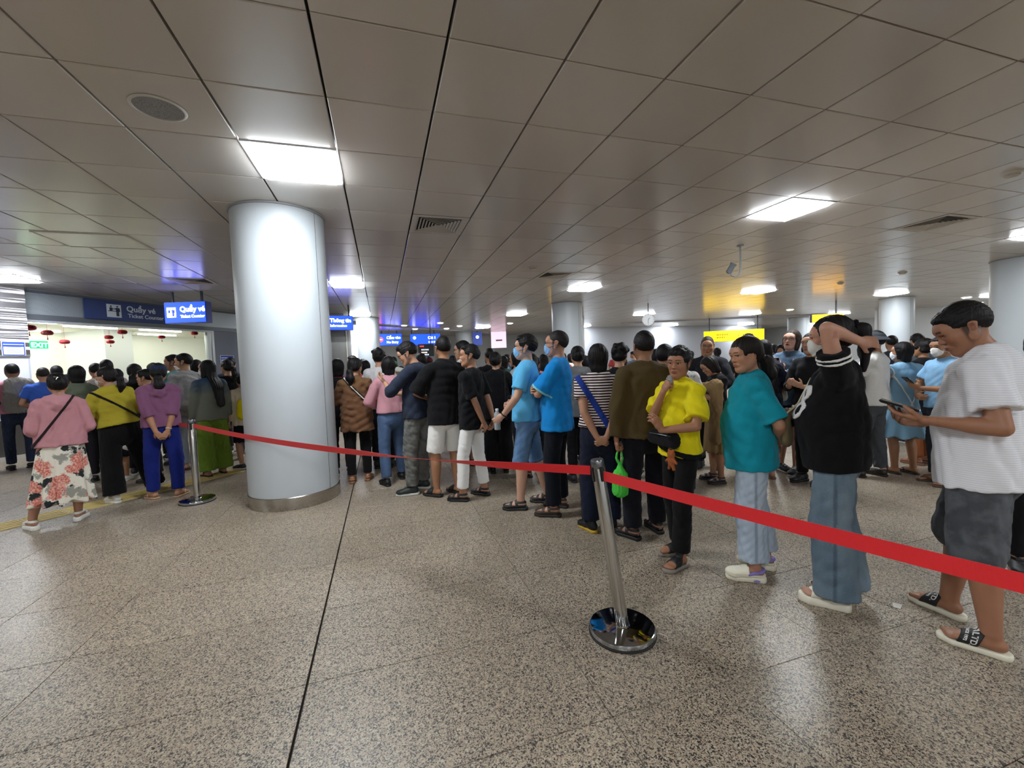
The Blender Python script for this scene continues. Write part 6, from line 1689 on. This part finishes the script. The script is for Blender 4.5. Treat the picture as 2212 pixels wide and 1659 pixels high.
V, F = surf(Field([(.001, [Ell((.01, .0, -.31), (.03, .028, .028)), Ell((-.02, .01, -.26), (.024, .022, .022)), Ell((.015, -.01, -.24), (.02, .02, .02))])]), (-.07, -.06, -.36), (.07, .06, -.2), .006); np_mesh('food_inside', V, F, plain('d9e6b0', .5), t)
# orange plush hanging at the boy
t = thing('plush_toy', 'small orange plush toy hanging at the hip of the boy in yellow', 'toy', l2w(by, (-.11, .17, .80)), by['t'].rotation_euler.z)
V, F = surf(Field([(.01, [Ell((0, 0, -.02), (.028, .022, .028)), Ell((0, 0, -.065), (.026, .02, .032)), Seg((-.02, 0, -.05), (-.045, 0, -.07), .01, .009), Seg((.02, 0, -.05), (.045, 0, -.07), .01, .009), Seg((-.012, 0, -.09), (-.022, .0, -.115), .011, .01), Seg((.012, 0, -.09), (.022, 0, -.115), .011, .01), Ell((-.02, 0, .005), (.009, .006, .009)), Ell((.02, 0, .005), (.009, .006, .009))])], post=lambda P, d: d+folds(9, .001, .01)(P)), (-.08, -.05, -.15), (.08, .05, .04), .004)
np_mesh('plush_body', V, F, plain('9a5326', .9, bump=.5, bscale=300), t); MB().tube([(0, 0, .02), (0, -.01, .10)], .003, 6).build('loop', plain('1a1a1a', .7), t)
# belly bag of the boy
t = thing('belt_bag', 'black belt bag worn at the waist of the boy in yellow', 'bag', l2w(by, (-.03, .165, .86)), by['t'].rotation_euler.z+.1)
V, F = surf(Field([(.02, [Seg((-.09, 0, .01), (.09, 0, .015), (.055, .036), (.05, .034), X=(0, 0, 1))])], post=lambda P, d: d+folds(19, .004, .06)(P)), (-.18, -.07, -.09), (.18, .07, .1), .006); np_mesh('pouch', V, F, cloth('131316'), t)
MB().tube([(-.09, .03, .04), (0, .045, .045), (.09, .03, .04)], .0035, 6).build('zip', plain('55585c', .4, metal=.6), t)
add_strap(by, 'waist_strap', (-.25, 0, 1), (0, 0, .93), .016, '131316', .010)
# bottle and crumpled bag at the boy's mouth
t, D, N = held(by, 'plastic_wrapper', 'clear crumpled plastic wrapper the boy in yellow bites on', 'wrapper', 1, (0, .0, .03))
gpm = plain('d8dde0', .15, trans=.6, name='clear_film')
V, F = surf(Field([(.004, [Ell((0, 0, 0), (.022, .014, .028)), Ell((.02, .0, -.03), (.018, .014, .02))])], post=lambda P, d: d+folds(29, .012, .03)(P)), (-.06, -.05, -.08), (.06, .05, .06), .004); np_mesh('film', V, F, gpm, t)
t, D, N = held(sb_, 'water_bottle', 'small clear water bottle in the hand of the boy in light blue', 'bottle', -1, (.0, .0, .0))
MB().lathe([(.0001, -.09), (.028, -.09), (.031, -.08), (.028, -.05), (.031, -.04), (.029, 0), (.031, .03), (.028, .06), (.013, .085), (.013, .095)], 20).build('bottle_body', plain('cfd8dc', .08, trans=.5, name='bottle_plastic'), t, smooth=True)
MB().lathe([(.015, .09), (.015, .108), (.0001, .109)], 16).build('cap', plain('e8eef2', .4), t)
# wrist watch, bracelet
def bracelet(info, side, col, name='wrist_band', rr=.031):
    S0, el, wr, D, N, pc = info['arms'][side]
    d = nrm(wr-el); c = wr-d*.02; mb = MB(); x = nrm(np.cross(d, N)); y = np.cross(d, x)
    mb.tube([tuple(c+(x*math.cos(a)*rr+y*math.sin(a)*rr*.85)*info['s']) for a in [i*math.pi/8 for i in range(16)]], .006, 6, closed=True)
    mb.build(name, plain(col, .4), info['t'], smooth=True)
bracelet(sb_, -1, '15161a', 'wrist_watch'); bracelet(pu, 1, 'c2b8a0', 'bracelet', .03)
# scrunchies, hair clips
def hairband(info, p, r_, col, name='hair_tie'):
    Rh, Hc, s = info['Rh'], info['Hc'], info['s']
    mb = MB(); mb.tube([tuple((Hc+Rh@np.array((p[0]+r_*math.cos(a), p[1]-.004*math.cos(a*3), p[2]+r_*math.sin(a))))*s) for a in [i*math.pi/8 for i in range(16)]], .010*s, 8, closed=True)
    mb.build(name, cloth(col), info['t'], smooth=True)
hairband(pu, (0, -.128, -.05), .026, '7fae2c'); hairband(q7, (0, -.11, .02), .048, 'd8b0b4', 'scrunchie'); hairband(jw, (0, -.12, .045), .028, '1a1718')
c_ = MB(); s_ = pk['s']; Hc = pk['Hc']
for a, b_ in (((-.03, -.112, .085), (.012, -.118, .075)), ((.0, -.12, .08), (-.02, -.135, .04))): c_.tube([tuple((Hc+np.array(a))*s_), tuple((Hc+np.array(b_))*s_)], .003, 6)
c_.build('hair_clip', plain('b9b2b4', .3, metal=.5), pk['t'])
# jacket over the shoulder of the pink-shirted man
t = thing('slung_jacket', 'grey jacket draped over the back of the man in pink at the left', 'jacket', l2w(p1, (.04, -.15, 1.22)), p1['t'].rotation_euler.z)
fo5 = folds(77, .018, .11, .35)
def seam(V, col, q):
    for sx in (-1, 1):
        m = (V[:, 0]*sx > .11) & (np.abs(V[:, 1]+.004) < .007); col[m] = (.62, .64, .68)
V, F = surf(Field([(.03, [Seg((-.04, -.02, -.24), (.0, .03, .14), (.15, .032), (.15, .045), X=(1, 0, 0)), Seg((.12, .03, .15), (.14, .15, .12), .045, .04), Seg((.12, .02, .12), (.16, .04, -.22), .05, .035)])], post=lambda P, d: d+fo5(P)), (-.34, -.1, -.36), (.3, .25, .32), .011); np_mesh('draped_cloth', V, F, cloth('8f8c86'), t)
# beige coat on the arm of the phone girl
t = thing('beige_coat', 'beige coat hanging over the arm of the girl looking at her phone', 'coat', l2w(q11, (-.20, .10, .95)), q11['t'].rotation_euler.z)
V, F = surf(Field([(.03, [Seg((0, 0, -.42), (0, -.02, .14), (.10, .05), (.07, .06)), Seg((0, 0, .12), (.08, .1, .12), .06, .05)])], post=lambda P, d: d+fo5(P)), (-.2, -.16, -.5), (.22, .24, .26), .011); np_mesh('coat_cloth', V, F, cloth('8c7350'), t)
# shoulder bag of the woman in black, white crossbody bag, yellow backpack, white frilly bag
def bag(info, p, dims, col, lab, name='shoulder_bag', piping=None, strapto=None, rz=0.0):
    t = thing(name, lab, 'bag', l2w(info, np.array(p)*info['s']), info['t'].rotation_euler.z+rz)
    x, y, z = dims
    V, F = surf(Field([(.02, [Seg((0, 0, -z), (0, 0, z), (x, y), (x*.85, y*.7))])], post=lambda P, d: d+folds(39, .003, .07)(P)), (-x-.05, -y-.05, -z-x-.03), (x+.05, y+.05, z+x+.03), .007); np_mesh('bag_body', V, F, cloth(col) if col != 'shiny' else plain('e6e4de', .3), t)
    MB().box((0, y+.004, z*.3), (x*1.3, .004, .012)).build('bag_zip', plain('b0a070', .3, metal=.7), t)
    if strapto is not None:
        a = np.array(strapto)*info['s']-np.array(p)*info['s']
        MB().tube([(-x*.7, 0, z), tuple(a*.5+np.array([-.02, 0, 0])), tuple(a)], .006, 6).build('bag_strap', plain(piping or '222228', .5), t, smooth=True)
bag(q4, (.20, -.10, .98), (.09, .04, .07), '1a1a20', 'black shoulder bag of the woman dressed all in black', strapto=(.13, -.06, 1.42))
bag(q14, (.02, .19, .98), (.075, .03, .045), 'd9d8d0', 'small white crossbody bag on the denim-jacket woman', 'crossbody_bag', piping='e6e6ea', strapto=(-.09, .12, 1.38))
bag(p9, (-.02, -.17, 1.10), (.10, .05, .09), 'd9c814', 'bright yellow backpack beside the column on the cream cardigan child', 'backpack', piping='d9c814')
bag(p10, (.17, -.02, .82), (.11, .09, .05), 'dddde0', 'white frilly bag beside the child in turquoise', 'frilly_bag')
bag(jw, (.02, .25, 1.05), (.05, .03, .08), '6a5d44', 'olive brown strap bag on the chest of the woman holding her ponytail', 'crossbody_bag', piping='c9bfa2', strapto=(-.02, .12, 1.36))
# number on the black top: curved white digit on the chest side
f0 = jw['tops'][0]; s_ = jw['s']
def digit(P):
    y = P[..., 1]; z = P[..., 2]; u = P[..., 0]+.075; v = z-1.22
    x_ = u
    a = np.abs(np.sqrt(((x_)/.8)**2+(v-.052)**2)-.036)-.0135; b_ = np.abs(np.sqrt((x_/.8)**2+(v+.048)**2)-.044)-.0135
    d = np.minimum(a, b_)
    return np.where(y > .02, d, 1).astype(np.float32)
def bpost(P, d):
    d = f0.post(P, d); return np.maximum(np.maximum(d-.007, -d-.004), digit(P/s_)*s_)
V, F = surf(Field(f0.g, kj=f0.kj, post=bpost), jw['tops'][1], jw['tops'][2], .005)
if len(F): np_mesh('chest_number', V, F, cloth('dcdad8'), jw['t'])
# white bands round the raised sleeve, blue polo trims
def sleeve_band(info, side, t0, t1, col, th=.006):
    S0, el, wr, D, N, pc = info['arms'][side]
    f0 = info['tops'][0]; d = nrm(el-S0); L_ = np.linalg.norm(el-S0)
    def post_(P, dd):
        dd = f0.post(P, dd); q = ((P-S0.astype(np.float32))@d.astype(np.float32))/L_
        rad = np.linalg.norm(P-(S0+d*L_*(t0+t1)/2).astype(np.float32), axis=-1)-.13
        return np.maximum(np.maximum(np.maximum(dd-th, -dd-.004), np.abs(q-(t0+t1)/2)*L_-(t1-t0)/2*L_), rad)
    V, F = surf(Field(f0.g, kj=f0.kj, post=post_), S0-.3, S0+.34, .0055)
    if len(F): np_mesh('sleeve_band', V, F, cloth(col), info['t'])
sleeve_band(jw, -1, .30, .35, 'e4e2de'); sleeve_band(jw, -1, .39, .44, 'e4e2de')
sleeve_band(bp_, -1, .79, .86, '7fc0c8')
# lettering on the near slides, wrapped on the strap surface
from mathutils.bvhtree import BVHTree
def slide_text(info):
    sh = [c for c in info['t'].children if c.name.startswith('slide_sandal')]
    for k, c in enumerate(sh):
        wt2 = plain('e4e2dc', .6); a0 = -.45 if k == 0 else 0.0
        me = c.data; bv = BVHTree.FromPolygons([v.co for v in me.vertices], [p.vertices for p in me.polygons])
        for tx, sz, off in (('UNLTD.', .030, -.004), ('SINCE 1972', .015, .020)):
            o = textmesh('strap_lettering', tx, sz, wt2, c, Matrix.Identity(4), ext=.0, align='CENTER', bold=.0008)
            for v in o.data.vertices:
                a = a0-v.co.x/.052; yy = .082-.35*(.034+.042*math.cos(a))+off-v.co.y
                d = Vector((-math.sin(a), 0, -math.cos(a))); h_ = bv.ray_cast(Vector((0, yy, .03))-d*.2, d)
                v.co = (h_[0]-d*.0012) if h_[0] is not None else Vector((.05*math.sin(a), yy, .03+.045*math.cos(a)))
            o.data.update()
slide_text(rm)
# ------------------------------------------------------------------ back rows: a few builds, copied with their parts
def copy_person(src, label, pos, rel, H, cols, group='people in the back rows', skin='a8744f'):
    r0 = src['t']; r = r0.copy(); COL.objects.link(r)
    x, y = pos; az = math.atan2(x, y)
    r.location = (x*U, y*U, 0); r.rotation_euler = (0, 0, R(rel)-az); k = H/src['H']; r.scale = (k, k, k)
    r['label'] = label; r['category'] = 'person'; r['group'] = group
    for ch in list(r0.children):
        c = ch.copy(); COL.objects.link(c); c.parent = r
        nm = ch.name.split('.')[0]; col = None
        if nm == 'body': mt = skin_mat(skin)
        elif nm in ('shirt', 'hooded_jacket', 'polo_shirt', 'jacket', 'dress', 'collar'): mt = cloth(cols[0])
        elif nm in ('trousers', 'skirt', 'shorts', 'wide_trousers'): mt = cloth(cols[1])
        elif nm in ('cap', 'bucket_hat'): mt = cloth(cols[2] if len(cols) > 2 else '3a3a40')
        else: mt = None
        if mt is not None and c.material_slots:
            c.material_slots[0].link = 'OBJECT'; c.material_slots[0].material = mt
        for g in ch.children:
            d = g.copy(); COL.objects.link(d); d.parent = c
    return r
SRC = {}
def src(kind, pos, rel, H, label, cols, **kw):
    i = person(label, pos, rel, H, lv=1 if kind in ('prof', 'profw') else 0, top=dict(c=cols[0], sleeve=kw.pop('sleeve', .7)), bottom=dict(kind='pants', c=cols[1]), shoes=('sneaker', shx('202024', 'cfcfcf')), L='front', Rr='front', seed=200+len(SRC), group='people in the back rows', **kw)
    i['H'] = H; SRC[kind] = i; return i
src('man', (-6.68, 12.87), 0, 1.62, 'dark-haired man at the counter, directly above the head of the yellow jacket', ('4a4e58', '26262c'), hair='short', hvol=1.15)
src('bob', (-6.55, 13.45), 5, 1.53, 'short dark head between two men just in front of the office glass', ('8a8f96', '26262c'), female=True, hair='bob')
src('pony', (-5.21, 11.36), 350, 1.57, 'woman in black with a blue-tied ponytail left of the navy cap', ('16161b', '1c1c22'), female=True, hair='pony_low', hvol=1.4)
src('cap', (-5.51, 12.87), 10, 1.60, 'man in an olive cap behind the navy cap', ('6a6a58', '26262c', '454a33'), cap=('cap', '454a33'))
src('prof', (5.07, 9.76), 95, 1.46, 'person with brown hair in profile behind the grey hooded top', ('8a7a6c', '26262c'), hair='side', haircol='2b1d14')
src('long', (4.4, 11.2), 15, 1.53, 'woman with long black hair behind the striped T-shirt', ('20222a', '1c1c22'), female=True, hair='long')
BACK = [
 ('man', 'man in a pale checked shirt near the office glass, above the ponytail', (-6.2, 12.35), 0, 1.66, ('b3a3a0', '26262c')),
 ('prof', 'pale face in glasses glimpsed between the olive hooded top and the pink top', (-6.75, 12.0), 120, 1.46, ('c7b6a8', '26262c')),
 ('bob', 'woman in dark clothes behind the masked man in the grey shirt', (-4.5, 12.65), 340, 1.63, ('2a2d38', '1c1c22')),
 ('man', 'man with a dark head just right of the denim jacket woman', (-3.95, 13.35), 10, 1.66, ('3a3d4a', '26262c')),
 ('pony', 'woman with a dark ponytail farthest right before the big column', (-3.2, 13.0), 5, 1.60, ('5b5f68', '1c1c22')),
 ('man', 'man at the counter half hidden by the pink-shirted man', (-8.2, 14.2), 0, 1.62, ('6a7a94', '26262c')),
 ('bob', 'woman with a bob between the tan brown top and the pink hoodie', (-.39, 10.99), 5, 1.52, ('c8453c', '1c1c22')),
 ('man', 'man whose dark head shows left of the navy hooded jacket', (.16, 11.2), 0, 1.55, ('e0dcd8', '26262c')),
 ('cap', 'child in a white cap and red collar beside the navy hooded jacket', (.42, 10.6), 60, 1.40, ('a3242c', '26262c', 'dcdcd2')),
 ('cap', 'person in a green and white cap behind the white cap', (.37, 14.0), 10, 1.52, ('e6e6e6', '26262c', '2f7d5a')),
 ('bob', 'round dark head right of the glasses of the navy hooded jacket man', (.95, 10.8), 20, 1.60, ('1d1d24', '1c1c22')),
 ('cap', 'person in a maroon cap left of the tall black T-shirt', (1.25, 11.93), 0, 1.55, ('7a2c36', '26262c', '5a1c2c')),
 ('man', 'person in dark clothes behind the smiling man in white trousers', (2.45, 9.7), 10, 1.62, ('1d1d22', '26262c')),
 ('pony', 'woman in a purple-black top behind the woman all in black', (2.75, 10.9), 350, 1.55, ('3c2a4a', '1c1c22')),
 ('bob', 'woman in green and black left of the grey puff-sleeved blouse', (3.33, 11.6), 40, 1.52, ('2f5a48', '1c1c22')),
 ('man', 'man in pink seen in the gap beside the blue polo shirt', (3.6, 9.7), 15, 1.48, ('d38ca0', '26262c')),
 ('prof', 'person in white right of the grey hooded top, face in profile', (5.55, 9.0), 100, 1.42, ('dedede', '26262c')),
 ('bob', 'dark head behind the striped T-shirt on its left side', (4.1, 8.1), 0, 1.46, ('e0dedc', '1c1c22')),
 ('long', 'woman with long black hair beyond the brown jacket', (4.55, 6.6), 350, 1.50, ('8c8a88', '1c1c22')),
 ('pony', 'black hair seen between the yellow T-shirt and the beige coat', (5.2, 7.15), 15, 1.50, ('d9d6d2', '1c1c22')),
 ('man', 'small dark figure far off under the yellow sign, left side', (9.4, 14.2), 5, 1.58, ('3d4652', '26262c')),
 ('bob', 'small far figure between the older man and the teal girl', (9.1, 11.2), 10, 1.55, ('b9babc', '26262c')),
 ('pony', 'far woman standing beyond the olive cap', (11.4, 12.2), 0, 1.55, ('44484e', '26262c')),
 ('man', 'far man in white left of the denim jacket woman', (11.0, 10.6), 15, 1.62, ('c9cfd6', '26262c')),
 ('man', 'man in dark clothes beyond the bucket hat', (12.0, 7.2), 20, 1.60, ('33363f', '26262c')),
 ('bob', 'woman in pale trousers beyond the bucket hat, feet showing', (10.25, 6.68), 10, 1.50, ('b9babc', 'cfc6b6')),
 ('man', 'man between the bucket hat and the blue dress, farther back', (11.5, 6.4), 30, 1.60, ('5c6670', '26262c')),
 ('pony', 'woman behind the masked man in light blue', (10.2, 4.9), 40, 1.52, ('5a2f4a', '26262c')),
]
for kind, lab, pos, rel, H, cols in BACK: copy_person(SRC[kind], lab, pos, rel, H, cols)
random.seed(12)
CW = {'c9c9cc': 'pale grey', '3a3f4c': 'slate', '23252c': 'black', '8c94a0': 'blue-grey', 'b04a48': 'red', '5f7fa0': 'blue', 'd8d2c6': 'cream', '2f3a30': 'dark green', '8a5a86': 'purple', 'c7a64a': 'mustard'}
done = []
ST_ = {'man': 'short-haired', 'bob': 'bob-haired', 'pony': 'pony-tailed', 'long': 'long-haired'}
combos = [(k, c0) for k in ST_ for c0 in CW]; random.shuffle(combos)
for k in range(90):
    if len(done) >= 34: break
    a = R(-4+random.random()*56); D = random.uniform(14.5, 24)
    x, y = D*math.sin(a), D*math.cos(a)
    if any(math.hypot(x-c[0], y-c[1]) < 1.6 for c in COLS.values()) or any(math.hypot(x-c[0], y-c[1]) < .95 for c in done) or any(math.hypot(x-b_[2][0], y-b_[2][1]) < 1.0 for b_ in BACK): continue
    kd, c0 = combos[len(done)]; done.append((x, y))
    copy_person(SRC[kd], 'tiny far-off %s person in a %s top beyond the queue' % (ST_[kd], CW[c0]), (x, y), random.uniform(-40, 200), random.uniform(1.5, 1.66), (c0, '26262c'), group='distant crowd')
